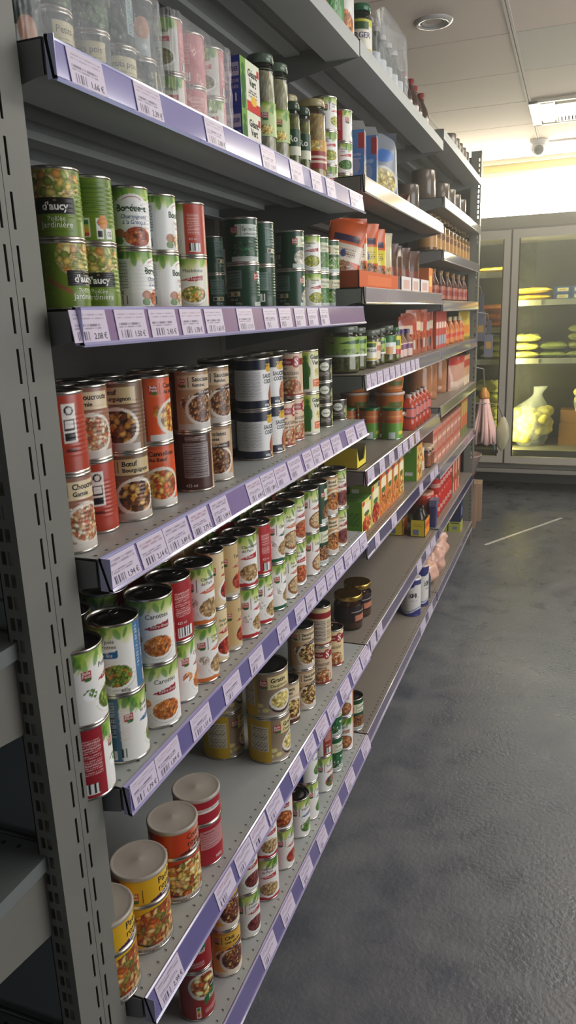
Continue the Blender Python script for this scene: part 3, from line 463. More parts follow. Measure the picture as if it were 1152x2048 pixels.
 ('tin_can', 's1blue', -0.14, 0.7288, 1.7651, -5.2, 'light blue tin, upper, ninth front-row stack from near post, second shelf', 'tin can', 'tins on the second shelf of the near bay'),
 ('tin_can', 's1flag', -0.1, 1.2669, 1.6851, -62.4, 'yellow-green flageolet tin, lowest, tenth front-row stack from near post, second shelf', 'tin can', 'tins on the second shelf of the near bay'),
 ('tin_can', 's1flag', -0.1, 1.2669, 1.7651, -62.4, 'yellow-green flageolet tin, middle, tenth front-row stack from near post, second shelf', 'tin can', 'tins on the second shelf of the near bay'),
 ('tin_can', 's1flag', -0.1, 1.2669, 1.8451, -20.4, 'yellow-green flageolet tin, topmost, tenth front-row stack from near post, second shelf', 'tin can', 'tins on the second shelf of the near bay'),
 ('tin_can', 's1hari', -0.1, 1.4087, 1.6851, -77.5, 'green bean tin with red banner, lowest, eleventh front-row stack from near post, second shelf', 'tin can', 'tins on the second shelf of the near bay'),
 ('tin_can', 's1hari', -0.1, 1.4087, 1.7651, -59.5, 'green bean tin with red banner, middle, eleventh front-row stack from near post, second shelf', 'tin can', 'tins on the second shelf of the near bay'),
 ('tin_can', 's1hari', -0.1, 1.4087, 1.8451, 11.5, 'green bean tin with red banner, topmost, eleventh front-row stack from near post, second shelf', 'tin can', 'tins on the second shelf of the near bay'),
 ('tin_can', 'paella', -0.06, 0.0095, 0.4471, 4.0, 'yellow two-tier paella tin with plastic lid, first front-row stack from near post, sixth shelf', 'tin can', 'tins on the sixth shelf of the near bay'),
 ('tin_can', 'paella', -0.06, 0.1084, 0.4471, -4.5, 'yellow two-tier paella tin with plastic lid, second front-row stack from near post, sixth shelf', 'tin can', 'tins on the sixth shelf of the near bay'),
 ('tin_can', 'cous', -0.06, 0.2154, 0.4471, -12.8, 'red-orange two-tier couscous tin with plastic lid, third front-row stack from near post, sixth shelf', 'tin can', 'tins on the sixth shelf of the near bay'),
 ('tin_can', 'cous', -0.06, 0.3022, 0.4471, 115.0, 'red-orange two-tier couscous tin with plastic lid, fourth front-row stack from near post, sixth shelf', 'tin can', 'tins on the sixth shelf of the near bay'),
 ('tin_can', 'gratin', -0.06, 0.6445, 0.4471, -24.6, 'big beige potato gratin tin, lower, fifth front-row stack from near post, sixth shelf', 'tin can', 'tins on the sixth shelf of the near bay'),
 ('tin_can', 'gratin', -0.06, 0.6445, 0.5571, -56.6, 'big beige potato gratin tin, upper, fifth front-row stack from near post, sixth shelf', 'tin can', 'tins on the sixth shelf of the near bay'),
 ('tin_can', 'salt5', -0.075, 0.7923, 0.4471, -40.2, 'cream salt-pork and lentil tin, sixth front-row stack from near post, sixth shelf', 'tin can', 'tins on the sixth shelf of the near bay'),
 ('tin_can', 'sauc5', -0.06, 0.8672, 0.4471, -39.6, 'tan sausage and lentil tin, lower, seventh front-row stack from near post, sixth shelf', 'tin can', 'tins on the sixth shelf of the near bay'),
 ('tin_can', 'sauc5', -0.06, 0.8672, 0.5571, -41.6, 'tan sausage and lentil tin, upper, seventh front-row stack from near post, sixth shelf', 'tin can', 'tins on the sixth shelf of the near bay'),
 ('tin_can', 'trip', -0.12, 1.0771, 0.4471, -40.1, 'red and brown tripe tin, lower, eighth front-row stack from near post, sixth shelf', 'tin can', 'tins on the sixth shelf of the near bay'),
 ('tin_can', 'trip', -0.12, 1.0771, 0.5571, -60.1, 'red and brown tripe tin, upper, eighth front-row stack from near post, sixth shelf', 'tin can', 'tins on the sixth shelf of the near bay'),
 ('tin_can', 'chou5', -0.06, 1.0057, 0.4471, -61.1, 'red and cream sauerkraut tin, lower, ninth front-row stack from near post, sixth shelf', 'tin can', 'tins on the sixth shelf of the near bay'),
 ('tin_can', 'casso', -0.06, 1.0057, 0.5571, -211.1, 'cream cassoulet tin, upper, ninth front-row stack from near post, sixth shelf', 'tin can', 'tins on the sixth shelf of the near bay'),
 ('tin_can', 'casso', -0.06, 1.1157, 0.4471, -62.2, 'cream cassoulet tin, tenth front-row stack from near post, sixth shelf', 'tin can', 'tins on the sixth shelf of the near bay'),
 ('tin_can', 'gratin', -0.165, 0.6272, 0.4471, -10.7, 'big beige potato gratin tin, lower of the stack set back in shade, sixth shelf', 'tin can', 'tins on the sixth shelf of the near bay'),
 ('tin_can', 'gratin', -0.165, 0.6272, 0.5571, -16.7, 'big beige potato gratin tin, upper of the stack set back in shade, sixth shelf', 'tin can', 'tins on the sixth shelf of the near bay'),
 ('tin_can', 'dark6', -0.14, 0.2908, 0.15, 93.5, 'tin with dark ring-pull lid, first front-row stack from near post, bottom shelf', 'tin can', 'tins on the bottom shelf of the near bay'),
 ('tin_can', 'ravio', -0.06, 0.2483, 0.15, -38.6, 'red ravioli tin with green label, lower, second front-row stack from near post, bottom shelf', 'tin can', 'tins on the bottom shelf of the near bay'),
 ('tin_can', 'ravio', -0.06, 0.2483, 0.258, -88.6, 'red ravioli tin with green label, upper, second front-row stack from near post, bottom shelf', 'tin can', 'tins on the bottom shelf of the near bay'),
 ('tin_can', 'chili', -0.05, 0.3511, 0.15, -36.6, 'yellow chili tin with red beans, lower, third front-row stack from near post, bottom shelf', 'tin can', 'tins on the bottom shelf of the near bay'),
 ('tin_can', 'chili', -0.05, 0.3511, 0.258, -31.6, 'yellow chili tin with red beans, upper, third front-row stack from near post, bottom shelf', 'tin can', 'tins on the bottom shelf of the near bay'),
 ('tin_can', 'hroug6', -0.05, 0.4484, 0.15, -33.6, 'white kidney bean tin, lower, fourth front-row stack from near post, bottom shelf', 'tin can', 'tins on the bottom shelf of the near bay'),
 ('tin_can', 'hroug6', -0.05, 0.4484, 0.258, -33.6, 'white kidney bean tin, upper, fourth front-row stack from near post, bottom shelf', 'tin can', 'tins on the bottom shelf of the near bay'),
 ('tin_can', 'champr6', -0.05, 0.557, 0.15, -61.6, 'mushroom tin with red base, lower, fifth front-row stack from near post, bottom shelf', 'tin can', 'tins on the bottom shelf of the near bay'),
 ('tin_can', 'champr6', -0.05, 0.557, 0.258, -48.6, 'mushroom tin with red base, upper, fifth front-row stack from near post, bottom shelf', 'tin can', 'tins on the bottom shelf of the near bay'),
 ('tin_can', 'toma6', -0.05, 0.6566, 0.15, -20.1, 'white tomato tin with red back, lower, sixth front-row stack from near post, bottom shelf', 'tin can', 'tins on the bottom shelf of the near bay'),
 ('tin_can', 'hblt6', -0.05, 0.6566, 0.258, -67.1, 'white bean tin with orange bowl, upper, sixth front-row stack from near post, bottom shelf', 'tin can', 'tins on the bottom shelf of the near bay'),
 ('tin_can', 'leek6', -0.05, 0.7714, 0.15, -31.7, 'white green-bean tin, seventh front-row stack from near post, bottom shelf', 'tin can', 'tins on the bottom shelf of the near bay'),
 ('tin_can', 'blue6', -0.05, 0.8407, 0.15, 0.4, 'white green-bean tin with blue back, lower, eighth front-row stack from near post, bottom shelf', 'tin can', 'tins on the bottom shelf of the near bay'),
 ('tin_can', 'blue6', -0.05, 0.8407, 0.258, -4.6, 'white green-bean tin with blue back, upper, eighth front-row stack from near post, bottom shelf', 'tin can', 'tins on the bottom shelf of the near bay'),
 ('tin_can', 'rata6', -0.05, 0.962, 0.15, -26.0, 'white ratatouille tin with red back, lower, ninth front-row stack from near post, bottom shelf', 'tin can', 'tins on the bottom shelf of the near bay'),
 ('tin_can', 'rata6', -0.05, 0.962, 0.258, -131.0, 'white ratatouille tin with red back, upper, ninth front-row stack from near post, bottom shelf', 'tin can', 'tins on the bottom shelf of the near bay'),
 ('tin_can', 'green6', -0.05, 1.0576, 0.15, -51.9, 'dark green tin, lower, tenth front-row stack from near post, bottom shelf', 'tin can', 'tins on the bottom shelf of the near bay'),
 ('tin_can', 'green6', -0.05, 1.0576, 0.258, -51.9, 'dark green tin, upper, tenth front-row stack from near post, bottom shelf', 'tin can', 'tins on the bottom shelf of the near bay'),
 ('tin_can', 'ling6', -0.05, 1.173, 0.15, -83.0, 'white bean tin with orange back, lower, eleventh front-row stack from near post, bottom shelf', 'tin can', 'tins on the bottom shelf of the near bay'),
 ('tin_can', 'ling6', -0.05, 1.173, 0.258, -83.0, 'white bean tin with orange back, upper, eleventh front-row stack from near post, bottom shelf', 'tin can', 'tins on the bottom shelf of the near bay'),
 ('tin_can', 'lent6', -0.05, 1.2836, 0.15, -53.8, 'dark green lentil tin, twelfth front-row stack from near post, bottom shelf', 'tin can', 'tins on the bottom shelf of the near bay'),
]
TAGS = {
 'S1': [(0.0313, 0.0979, '1,66 €'), (0.1639, 0.2281, '2,39 €'), (0.3548, 0.4192, '2,08 €'), (0.569, 0.6344, '3,19 €'), (0.7115, 0.7822, ''), (0.834, 0.9028, ''), (0.934, 0.9999, ''), (1.1213, 1.2068, '')],
 'S2': [(-0.0115, 0.0581, '2,08 €'), (0.0772, 0.1466, '1,50 €'), (0.1565, 0.2277, '2,43 €'), (0.2407, 0.3072, '1,78 €'), (0.3171, 0.3799, '1,63 €'), (0.4353, 0.5, '1,73 €'), (0.5498, 0.6133, ''), (0.6261, 0.6909, ''), (0.7108, 0.7705, ''), (0.7893, 0.8516, ''), (0.8722, 0.9334, '')],
 'S3': [(0.0069, 0.0745, '1,94 €'), (0.0806, 0.1461, '2,14 €'), (0.1475, 0.2168, '3,49 €'), (0.2231, 0.2844, '2,79 €'), (0.295, 0.3561, '1,99 €'), (0.4362, 0.4997, '4,49 €'), (0.5021, 0.5665, '1,89 €'), (0.5691, 0.6338, ''), (0.6423, 0.7164, ''), (0.7321, 0.7874, ''), (0.7908, 0.8499, ''), (0.8572, 0.9248, ''), (0.9326, 1.0016, ''), (1.0534, 1.1315, ''), (1.146, 1.2366, '')],
 'S4': [(0.0127, 0.0757, '1,79 €'), (0.0771, 0.1448, '1,09 €'), (0.1849, 0.2493, '1,55 €'), (0.3025, 0.3687, ''), (0.4133, 0.4755, ''), (0.554, 0.6167, ''), (0.6561, 0.7203, ''), (0.7269, 0.7893, ''), (0.8002, 0.8677, ''), (0.8755, 0.9403, ''), (0.9487, 1.0139, ''), (1.0275, 1.0931, ''), (1.0979, 1.1732, ''), (1.1784, 1.2483, '')],
 'S5': [(0.024, 0.0927, '2,99 €'), (0.2224, 0.2899, ''), (0.3051, 0.3738, ''), (0.3762, 0.449, ''), (0.4569, 0.5318, ''), (0.5886, 0.656, ''), (0.6831, 0.7505, ''), (0.7691, 0.847, ''), (0.8592, 0.9402, ''), (0.9671, 1.0471, ''), (1.0718, 1.16, ''), (1.1708, 1.2669, '')],
 'S6': [(0.3944, 0.4632, ''), (0.5072, 0.5759, ''), (0.6293, 0.7005, ''), (0.7535, 0.8178, ''), (0.8687, 0.9406, ''), (1.0026, 1.0786, ''), (1.1711, 1.2529, '')],
 'R3': [(1.2508, 1.3098, ''), (1.3154, 1.3779, ''), (1.3897, 1.4502, ''), (1.4627, 1.5336, ''), (1.547, 1.6089, ''), (1.623, 1.6888, ''), (1.7038, 1.7658, ''), (1.7817, 1.8474, ''), (1.8643, 1.9252, ''), (1.943, 2.0073, '')],
 'R4': [(1.2698, 1.3438, ''), (1.4102, 1.4738, ''), (1.5339, 1.6042, ''), (1.6556, 1.7249, ''), (1.7407, 1.8144, ''), (1.8485, 1.919, ''), (1.9555, 2.0314, '')],
 'R5': [(1.3516, 1.4074, ''), (1.5696, 1.6435, ''), (2.0434, 2.1147, ''), (2.2788, 2.3613, ''), (2.3734, 2.4606, '')],
 'R6': [(1.2907, 1.3522, ''), (1.3712, 1.4368, ''), (2.0099, 2.1022, ''), (2.2, 2.3037, ''), (2.3156, 2.4267, '')],
 'S6b': [(2.0983, 2.2092, ''), (2.2793, 2.3773, '')],
}
# ------------------------------------------------------------------ tin labels
CARROT = [(214, 122, 52), (228, 142, 70), (198, 100, 38), (236, 160, 92)]
PEA = [(112, 138, 44), (136, 160, 60), (92, 118, 36), (156, 176, 78)]
PEASCAR = PEA + [(206, 120, 50)]
MUSH = [(186, 150, 96), (206, 172, 118), (160, 122, 72), (222, 196, 150)]
BEAN = [(214, 182, 134), (226, 200, 158), (196, 158, 106)]
SAUCE = [(186, 84, 42), (204, 106, 56), (164, 64, 32), (216, 132, 76)]
TOMATO = [(186, 54, 32), (204, 78, 44), (160, 38, 26), (220, 110, 70)]
KIDNEY = [(112, 42, 40), (134, 58, 52), (92, 32, 34), (160, 92, 84)]
LENTIL = [(112, 66, 38), (88, 50, 30), (140, 88, 52), (178, 120, 74), (206, 160, 110)]
DICE = [(210, 190, 84), (222, 154, 66), (126, 150, 60), (228, 208, 120), (104, 130, 48)]
CREAM = [(238, 214, 130), (246, 228, 160), (226, 196, 104)]
STEW = [(84, 48, 30), (196, 136, 54), (110, 64, 38), (214, 170, 90), (150, 92, 50)]
RICE = [(210, 128, 50), (186, 92, 40), (228, 164, 88), (164, 66, 32), (236, 190, 120), (130, 120, 50)]
INK = (44, 40, 38)
def bf(R, H, title, banner, bcol, pal, size=2.4, el=1.0, back=(176, 40, 44), foot=None, plate=(244, 242, 236), scatter=None, top=True, base=(242, 240, 234), bu=10, bub=-27):
    L = Lab(2 * PI * R * 1000, H * 1000 - 6, base); h = L.H
    if top: L.leaves(.76 * h)
    if foot: L.rect(-L.W, L.W, 0, .085 * h, foot)
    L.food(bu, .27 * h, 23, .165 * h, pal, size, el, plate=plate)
    if scatter: L.food(-24, .40 * h, 10, .08 * h, scatter, size, el, n=9, dark=9)
    L.badge(bub, .68 * h); L.rect(bub + 11.4, bub + 12, .58 * h, .80 * h, INK)
    y = .715 * h
    for i, t in enumerate(title): L.txt(t, bub + 20, y - i * .078 * h + (.045 * h if len(title) > 1 else 0), (.058 if len(title) > 1 else .074) * h, INK, 42)
    if banner: L.swoosh(bub + 16, bub + 56, .545 * h, .095 * h, bcol); L.txt(banner, bub + 26, .562 * h, .05 * h, (248, 244, 238), 29, shear=.25)
    W = L.W / 2
    L.rect(44, W, 0, h, back); L.rect(-W, min(-42, bub - 13), 0, h, back); L.micro(-W + 12, -47, .34 * h, .84 * h, (236, 214, 206)); L.bars(-W + 14, -54, .05 * h, .2 * h)
    L.micro(49, W - 32, .40 * h, .80 * h, (236, 214, 206)); L.bars(50, W - 32, .05 * h, .22 * h)
    L.txt('425 ml', 50, .28 * h, .045 * h, (240, 230, 226), 22)
    return L
def meal(R, H, title, base, pal, top=(226, 206, 168), size=2.6, el=1.2, back=None, sub=None, foot=None, tcol=INK, bu=6):
    L = Lab(2 * PI * R * 1000, H * 1000 - 6, base); h = L.H; W = L.W / 2
    L.vgrad(.9 * h, .25 * h, [min(255, q * 1.18) for q in base])
    L.rect(-38, 36, .70 * h, .94 * h, top)
    L.food(-20, .47 * h, 14, .12 * h, pal, size * 1.7, 1.2, n=16, dark=9)
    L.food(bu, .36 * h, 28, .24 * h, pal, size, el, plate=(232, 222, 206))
    L.rect(-40, 40, 0, .10 * h, foot or (214, 206, 196))
    L.badge(-30, .82 * h, 13); L.rect(-19.5, -18.9, .73 * h, .9 * h, INK)
    for i, t in enumerate(title): L.txt(t, -13, .83 * h - i * .09 * h, .078 * h if i == 0 else .062 * h, tcol, 46, bold=.02)
    if sub: L.swoosh(-12, 32, .60 * h, .1 * h, sub[1]); L.txt(sub[0], -2, .625 * h, .045 * h, (244, 236, 226), 30, shear=.25)
    b = back or [q * .8 for q in base]
    L.rect(46, W, 0, h, b); L.rect(-W, -W + 24, 0, h, b)
    L.rect(60, 78, .38 * h, .88 * h, (236, 228, 220)); L.ell(69, .79 * h, 6, .06 * h, (34, 32, 32)); L.ell(69, .79 * h, 4, .04 * h, (226, 220, 214)); L.rect(62, 76, .54 * h, .68 * h, (52, 48, 48)); L.rect(63.5, 74.5, .57 * h, .66 * h, (232, 226, 220)); L.rect(62, 76, .41 * h, .5 * h, (34, 32, 32))
    L.rect(62, 76, .26 * h, .30 * h, (88, 24, 24)); L.rect(-W, -42, 0, h, b); L.rect(-W + 6, -52, .22 * h, .84 * h, [min(255, q * .35 + 130) for q in b]); L.micro(-W + 8, -54, .24 * h, .82 * h, [q * .45 for q in b], 2.4); L.txt('425 ml', -W + 8, .06 * h, .055 * h, (236, 228, 220), 24); L.micro(-W + 10, -56, .87 * h, .95 * h, (236, 228, 220), 2.6)
    return L
def greenbf(R, H, title, sub, pal, size, el, base=(34, 72, 50), panel=(222, 226, 196)):
    L = Lab(2 * PI * R * 1000, H * 1000 - 6, base); h = L.H; W = L.W / 2
    L.food(10, .28 * h, 28, .22 * h, pal, size, el, dark=.7); L.rect(-22, 42, 0, .12 * h, (206, 214, 206)); L.micro(-10, 30, .03 * h, .09 * h, (90, 110, 100), 3)
    L.rect(-12, 38, .58 * h, .86 * h, panel); L.rect(-.6, 0, .60 * h, .84 * h, (150, 150, 130)); L.badge(-15, .72 * h, 14)
    L.txt(title, 3, .72 * h, .085 * h, INK, 34); L.txt(sub, 5, .62 * h, .055 * h, (80, 80, 70), 30)
    L.rect(48, 88, .42 * h, .86 * h, (120, 146, 136)); L.micro(50, 86, .44 * h, .84 * h, (30, 60, 46), 2.6); L.bars(52, 80, .14 * h, .34 * h)
    L.rect(-88, -48, .45 * h, .88 * h, (112, 138, 128)); L.micro(-86, -50, .47 * h, .86 * h, (30, 60, 46), 2.6); L.rect(-84, -52, .26 * h, .38 * h, (206, 206, 180)); L.rect(-82, -74, .28 * h, .36 * h, (60, 60, 50)); L.rect(-66, -58, .28 * h, .36 * h, (150, 130, 60))
    L.txt('425 ml', -76, .16 * h, .06 * h, (222, 226, 220), 30); L.txt('400g', -62, .07 * h, .06 * h, (222, 226, 220), 26)
    return L
def k_daucy(R, H):
    L = Lab(2 * PI * R * 1000, H * 1000 - 6, (112, 140, 38)); h = L.H; W = L.W / 2
    L.ell(0, .78 * h, 38, .36 * h, (190, 190, 170)); L.food(0, .79 * h, 38, .36 * h, [(226, 206, 116), (228, 164, 84), (146, 164, 74), (236, 222, 150), (216, 190, 96)], 5.2, 1.15, n=420, dark=.6)
    a = (L.U + 30) * .55 + (L.V - .3 * h); L.mask((np.abs(a) < 3.2) & (L.U < -20) & (L.U > -52), (156, 104, 66))
    L.rect(-25, 25, .34 * h, .58 * h, (30, 30, 28)); L.txt("d'aucy", 0, .395 * h, .115 * h, (248, 246, 240), 40, 'c', bold=.03); L.txt('ıılı', 0, .52 * h, .04 * h, (214, 182, 70), 10, 'c')
    L.txt('Poêlée', 0, .235 * h, .075 * h, (240, 244, 224), 26, 'c'); L.txt('Jardinière', 0, .135 * h, .095 * h, (248, 250, 240), 40, 'c'); L.micro(-22, 22, .06 * h, .10 * h, (60, 92, 30), 2.2)
    L.micro(50, 92, .42 * h, .92 * h, (58, 96, 30), 2.6); L.micro(-92, -54, .45 * h, .9 * h, (58, 96, 30), 2.6)
    L.rect(48, 57, .06 * h, .36 * h, (236, 236, 228)); L.rect(49.5, 55.5, .26 * h, .34 * h, (40, 120, 60)); L.rect(49.5, 55.5, .2 * h, .26 * h, (180, 190, 60)); L.rect(49.5, 55.5, .13 * h, .2 * h, (224, 160, 50)); L.rect(49.5, 55.5, .08 * h, .13 * h, (200, 70, 40))
    L.rect(66, 75, .04 * h, .36 * h, (240, 240, 234)); L.rect(67.5, 73.5, .06 * h, .17 * h, (34, 34, 34)); L.ell(70.5, .29 * h, 3, .045 * h, (40, 40, 40)); L.rect(80, 90, .03 * h, .2 * h, (236, 236, 230)); L.txt('CG', 81.5, .08 * h, .08 * h, (60, 60, 60), 7)
    L.ell(76, .3 * h, 7, .11 * h, (222, 140, 48))
    return L
def bondl(R, H, t1, t2, col, pal, extra=None):
    L = Lab(2 * PI * R * 1000, H * 1000 - 6, (240, 240, 236)); h = L.H; W = L.W / 2
    L.leaves(.70 * h, 80); L.ell(2, .68 * h, 26, .21 * h, (246, 246, 242))
    d = ((L.U - 2) / 17) ** 2 + ((L.V - .72 * h) / (.13 * h)) ** 2; L.mask((d > .86) & (d < 1.05) & (L.V > .78 * h), (190, 60, 44))
    L.txt('Bonduelle', 2, .60 * h, .115 * h, (34, 70, 40), 46, 'c', bold=.03)
    L.txt(t1, 4, .475 * h, .075 * h, col, 40, 'c', shear=.2); L.txt(t2, 4, .38 * h, .075 * h, col, 36, 'c', shear=.2)
    L.food(8, .17 * h, 22, .17 * h, pal, 3.6, 1.1, plate=(232, 232, 228)); L.ell(-20, .22 * h, 8, .085 * h, (172, 110, 70)); L.ell(-22, .10 * h, 7, .07 * h, (92, 130, 52))
    L.rect(-W, -44, .0, .86 * h, (226, 228, 226)); L.micro(-W + 16, -48, .34 * h, .84 * h, (70, 74, 78), 2.3); L.bars(-72, -50, .05 * h, .22 * h); L.txt('250g', -70, .26 * h, .07 * h, (50, 50, 50), 20)
    L.rect(46, W, 0, .8 * h, (206, 214, 222)); L.micro(52, W - 6, .4 * h, .76 * h, (60, 66, 80), 2.3); L.bars(54, 84, .04 * h, .2 * h)
    if extra: L.rect(2, 34, .02 * h, .17 * h, (150, 34, 44)); L.txt('NOUVELLE', 5, .105 * h, .04 * h, (244, 236, 230), 26); L.txt('RECETTE', 5, .04 * h, .04 * h, (244, 236, 230), 26)
    return L
def k_petits(R, H):
    L = bf(R, H, ['Petits pois', 'et carottes'], 'Très fins', (40, 100, 150), PEASCAR, 2.3, 1.0, back=(58, 104, 146), bub=-48, bu=4); h = L.H; W = L.W / 2
    L.rect(-W, -62, 0, h, (72, 112, 146)); L.rect(-W + 4, -66, .40 * h, .93 * h, (150, 168, 180)); L.micro(-W + 5, -67, .42 * h, .91 * h, (30, 40, 54), 4.2, .8); L.rect(-82, -81.4, .40 * h, .93 * h, (30, 40, 54)); L.bars(-W + 6, -68, .03 * h, .18 * h); L.txt('400g', 8, .02 * h, .05 * h, INK, 18)
    L.rect(34, 44, 0, h, (74, 120, 160)); L.micro(36, 42, .3 * h, .95 * h, (222, 230, 236), 2.0)
    return L
def k_toto(R, H):
    L = Lab(2 * PI * R * 1000, H * 1000 - 6, (226, 226, 224)); h = L.H; W = L.W / 2
    L.rect(-W, W, .80 * h, h, (28, 34, 54)); L.rect(-W, W, 0, .17 * h, (32, 38, 60)); L.ell(2, .80 * h, 14, .07 * h, (214, 168, 46)); L.txt('TØT', 2, .80 * h, .11 * h, (226, 182, 60), 26, 'c', bold=.04)
    L.txt('SAUCISSES', 2, .62 * h, .085 * h, INK, 44, 'c', bold=.03); L.txt('COCKTAIL', 2, .51 * h, .085 * h, INK, 40, 'c', bold=.03)
    L.food(12, .24 * h, 17, .26 * h, [(206, 150, 92), (180, 106, 66), (222, 176, 122), (150, 70, 46)], 6.5, 1.9, n=40, dark=.5); L.ell(14, .40 * h, 6, .07 * h, (196, 92, 76)); L.ell(22, .05 * h, 9, .06 * h, (96, 52, 34))
    L.txt('400g', -18, .04 * h, .055 * h, (236, 236, 236), 16, bold=.02)
    L.micro(-80, -26, .24 * h, .74 * h, (130, 134, 140), 3.4, .5); L.micro(46, 100, .24 * h, .74 * h, (130, 134, 140), 3.4, .5)
    return L
def k_saur(R, H, word='Saucisses', w2='aux haricots', base=(216, 190, 160)):
    L = Lab(2 * PI * R * 1000, H * 1000 - 6, base); h = L.H; W = L.W / 2
    L.rect(-W, W, .72 * h, .88 * h, (150, 34, 38)); L.ell(17, .80 * h, 11, .14 * h, (160, 36, 40)); L.txt('William', -18, .77 * h, .07 * h, (240, 220, 206), 22); L.txt('S', 12, .725 * h, .17 * h, (246, 232, 222), 14, bold=.04)
    L.txt('les', -12, .63 * h, .05 * h, INK, 10); L.txt(word, 2, .50 * h, .11 * h, INK, 44, 'c', shear=.2); L.txt(w2, 2, .41 * h, .07 * h, INK, 34, 'c', shear=.2)
    L.food(6, .20 * h, 24, .20 * h, SAUCE + BEAN, 3.0, 1.7, dark=.7); L.rect(-W, W, 0, .05 * h, (150, 48, 40))
    L.rect(48, W, .08 * h, .7 * h, (224, 208, 186)); L.micro(50, W - 4, .12 * h, .66 * h, (70, 54, 48), 2.4); L.micro(-W, -50, .12 * h, .66 * h, (70, 54, 48), 2.4)
    return L
def k_geant(R, H):
    L = Lab(2 * PI * R * 1000, H * 1000 - 6, (150, 178, 52)); h = L.H; W = L.W / 2
    L.rect(-8, 46, 0, h, (226, 224, 190)); L.wash(.85 * h, (206, 206, 130), 4)
    L.txt('Géant', 12, .80 * h, .11 * h, (30, 50, 34), 30, 'c', bold=.03); L.txt('Vert', 14, .66 * h, .11 * h, (30, 50, 34), 26, 'c', bold=.03)
    L.ell(-16, .82 * h, 5, .07 * h, (62, 112, 40)); L.ell(-16, .58 * h, 9, .18 * h, (52, 104, 36)); L.ell(-20, .25 * h, 4.5, .25 * h, (46, 96, 34)); L.ell(-12, .25 * h, 4.5, .25 * h, (46, 96, 34)); L.ell(-7, .5 * h, 3.4, .14 * h, (58, 112, 40))
    L.food(18, .47 * h, 10, .10 * h, CREAM, 2, 1); L.rect(2, 46, .12 * h, .30 * h, (214, 98, 42)); L.micro(8, 40, .15 * h, .27 * h, (250, 226, 200), 4.5); L.rect(-30, 46, 0, .06 * h, (226, 226, 214))
    return L
def k_cass(R, H):
    L = Lab(2 * PI * R * 1000, H * 1000 - 6, (56, 50, 38)); h = L.H
    L.ell(6, .68 * h, 13, .20 * h, (228, 228, 216)); L.txt('Cassegrain', 6, .63 * h, .1 * h, (34, 74, 44), 21, 'c'); L.micro(-10, 22, .2 * h, .40 * h, (222, 206, 190), 4)
    L.rect(-24, -16, .08 * h, .38 * h, (236, 236, 230)); L.rect(-22.5, -17.5, .1 * h, .2 * h, (200, 90, 50)); L.rect(-22.5, -17.5, .2 * h, .28 * h, (214, 190, 70)); L.rect(-22.5, -17.5, .28 * h, .36 * h, (50, 130, 70))
    L.food(34, .4 * h, 10, .35 * h, [(150, 160, 90), (190, 186, 130)], 3, 1.4); L.rect(-90, -28, 0, h, (40, 70, 44)); L.rect(48, 95, 0, h, (40, 70, 44))
    return L
def k_gratin(R, H):
    L = Lab(2 * PI * R * 1000, H * 1000 - 6, (150, 130, 104)); h = L.H; W = L.W / 2
    L.vgrad(.6 * h, .05 * h, (176, 160, 140)); L.rect(-W, W, 0, .05 * h, (200, 192, 178)); L.rect(-6, 52, .64 * h, .92 * h, (226, 208, 150))
    L.badge(-16, .77 * h, 17); L.rect(-5, -4.4, .68 * h, .88 * h, INK); L.txt('Gratin', 0, .78 * h, .10 * h, INK, 40, bold=.02); L.txt('Dauphinois', 0, .675 * h, .07 * h, INK, 44)
    for q in ((-26, .28), (-14, .17), (-34, .15)): L.ell(q[0], q[1] * h, 9, .055 * h, (196, 176, 100)); L.ell(q[0], q[1] * h, 7.5, .045 * h, (228, 214, 150))
    L.ell(26, .30 * h, 31, .23 * h, (58, 36, 32)); L.food(26, .36 * h, 26, .18 * h, CREAM, 4.6, 1.6, plate=(238, 232, 220), n=70)
    L.rect(-W, -30, 0, h, (206, 168, 44)); L.rect(-80, -36, .26 * h, .84 * h, (222, 214, 190)); L.micro(-78, -38, .28 * h, .82 * h, (90, 76, 50), 2.6); L.rect(104, W, 0, h, (206, 168, 44)); L.bars(70, 90, .06 * h, .3 * h)
    return L
def k_two(R, H, base, name, pal):
    L = Lab(2 * PI * R * 1000, H * 1000 - 4, base, 200, 110); h = L.H; W = L.W / 2
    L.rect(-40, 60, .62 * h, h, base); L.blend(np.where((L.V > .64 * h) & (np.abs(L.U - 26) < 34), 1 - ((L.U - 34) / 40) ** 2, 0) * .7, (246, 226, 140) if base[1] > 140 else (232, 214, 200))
    L.badge(-52, .76 * h, 17); L.rect(-38, -37.3, .68 * h, .85 * h, INK); L.txt(name[0], -10, .84 * h, .085 * h, INK, 46, bold=.01); L.txt(name[1], -10, .745 * h, .078 * h, INK, 44, bold=.01)
    L.swoosh(-28, 34, .655 * h, .085 * h, name[2]); L.txt(name[3], -6, .675 * h, .04 * h, (246, 240, 236), 34, shear=.25, bold=.02)
    L.ell(-8, .30 * h, 62, .262 * h, (52, 34, 26)); L.food(-8, .31 * h, 60, .245 * h, pal, 4.2, 1.8, n=420, dark=.75)
    L.rect(-72, 70, 0, .07 * h, (196, 184, 172)); L.txt('plat complet | 2/3 pers', -58, .012 * h, .042 * h, INK, 96)
    bk = (164, 30, 44); L.rect(72, W, 0, h, bk); L.rect(-W, -73, 0, h, bk); L.rect(86, 130, .25 * h, .52 * h, (206, 150, 150)); L.micro(88, 128, .26 * h, .51 * h, (120, 30, 40), 2.6)
    L.rect(-132, -76, .80 * h, .86 * h, (230, 226, 220)); L.micro(-130, -84, .81 * h, .85 * h, (60, 60, 60), 3); L.rect(-82, -77, .805 * h, .855 * h, (30, 30, 30))
    L.rect(-128, -72, .25 * h, .52 * h, (206, 150, 150)); L.micro(-126, -74, .26 * h, .51 * h, (120, 30, 40), 2.6); L.bars(-70, -63, .07 * h, .25 * h); L.txt('980g', -100, .06 * h, .05 * h, (240, 220, 220), 24)
    return L
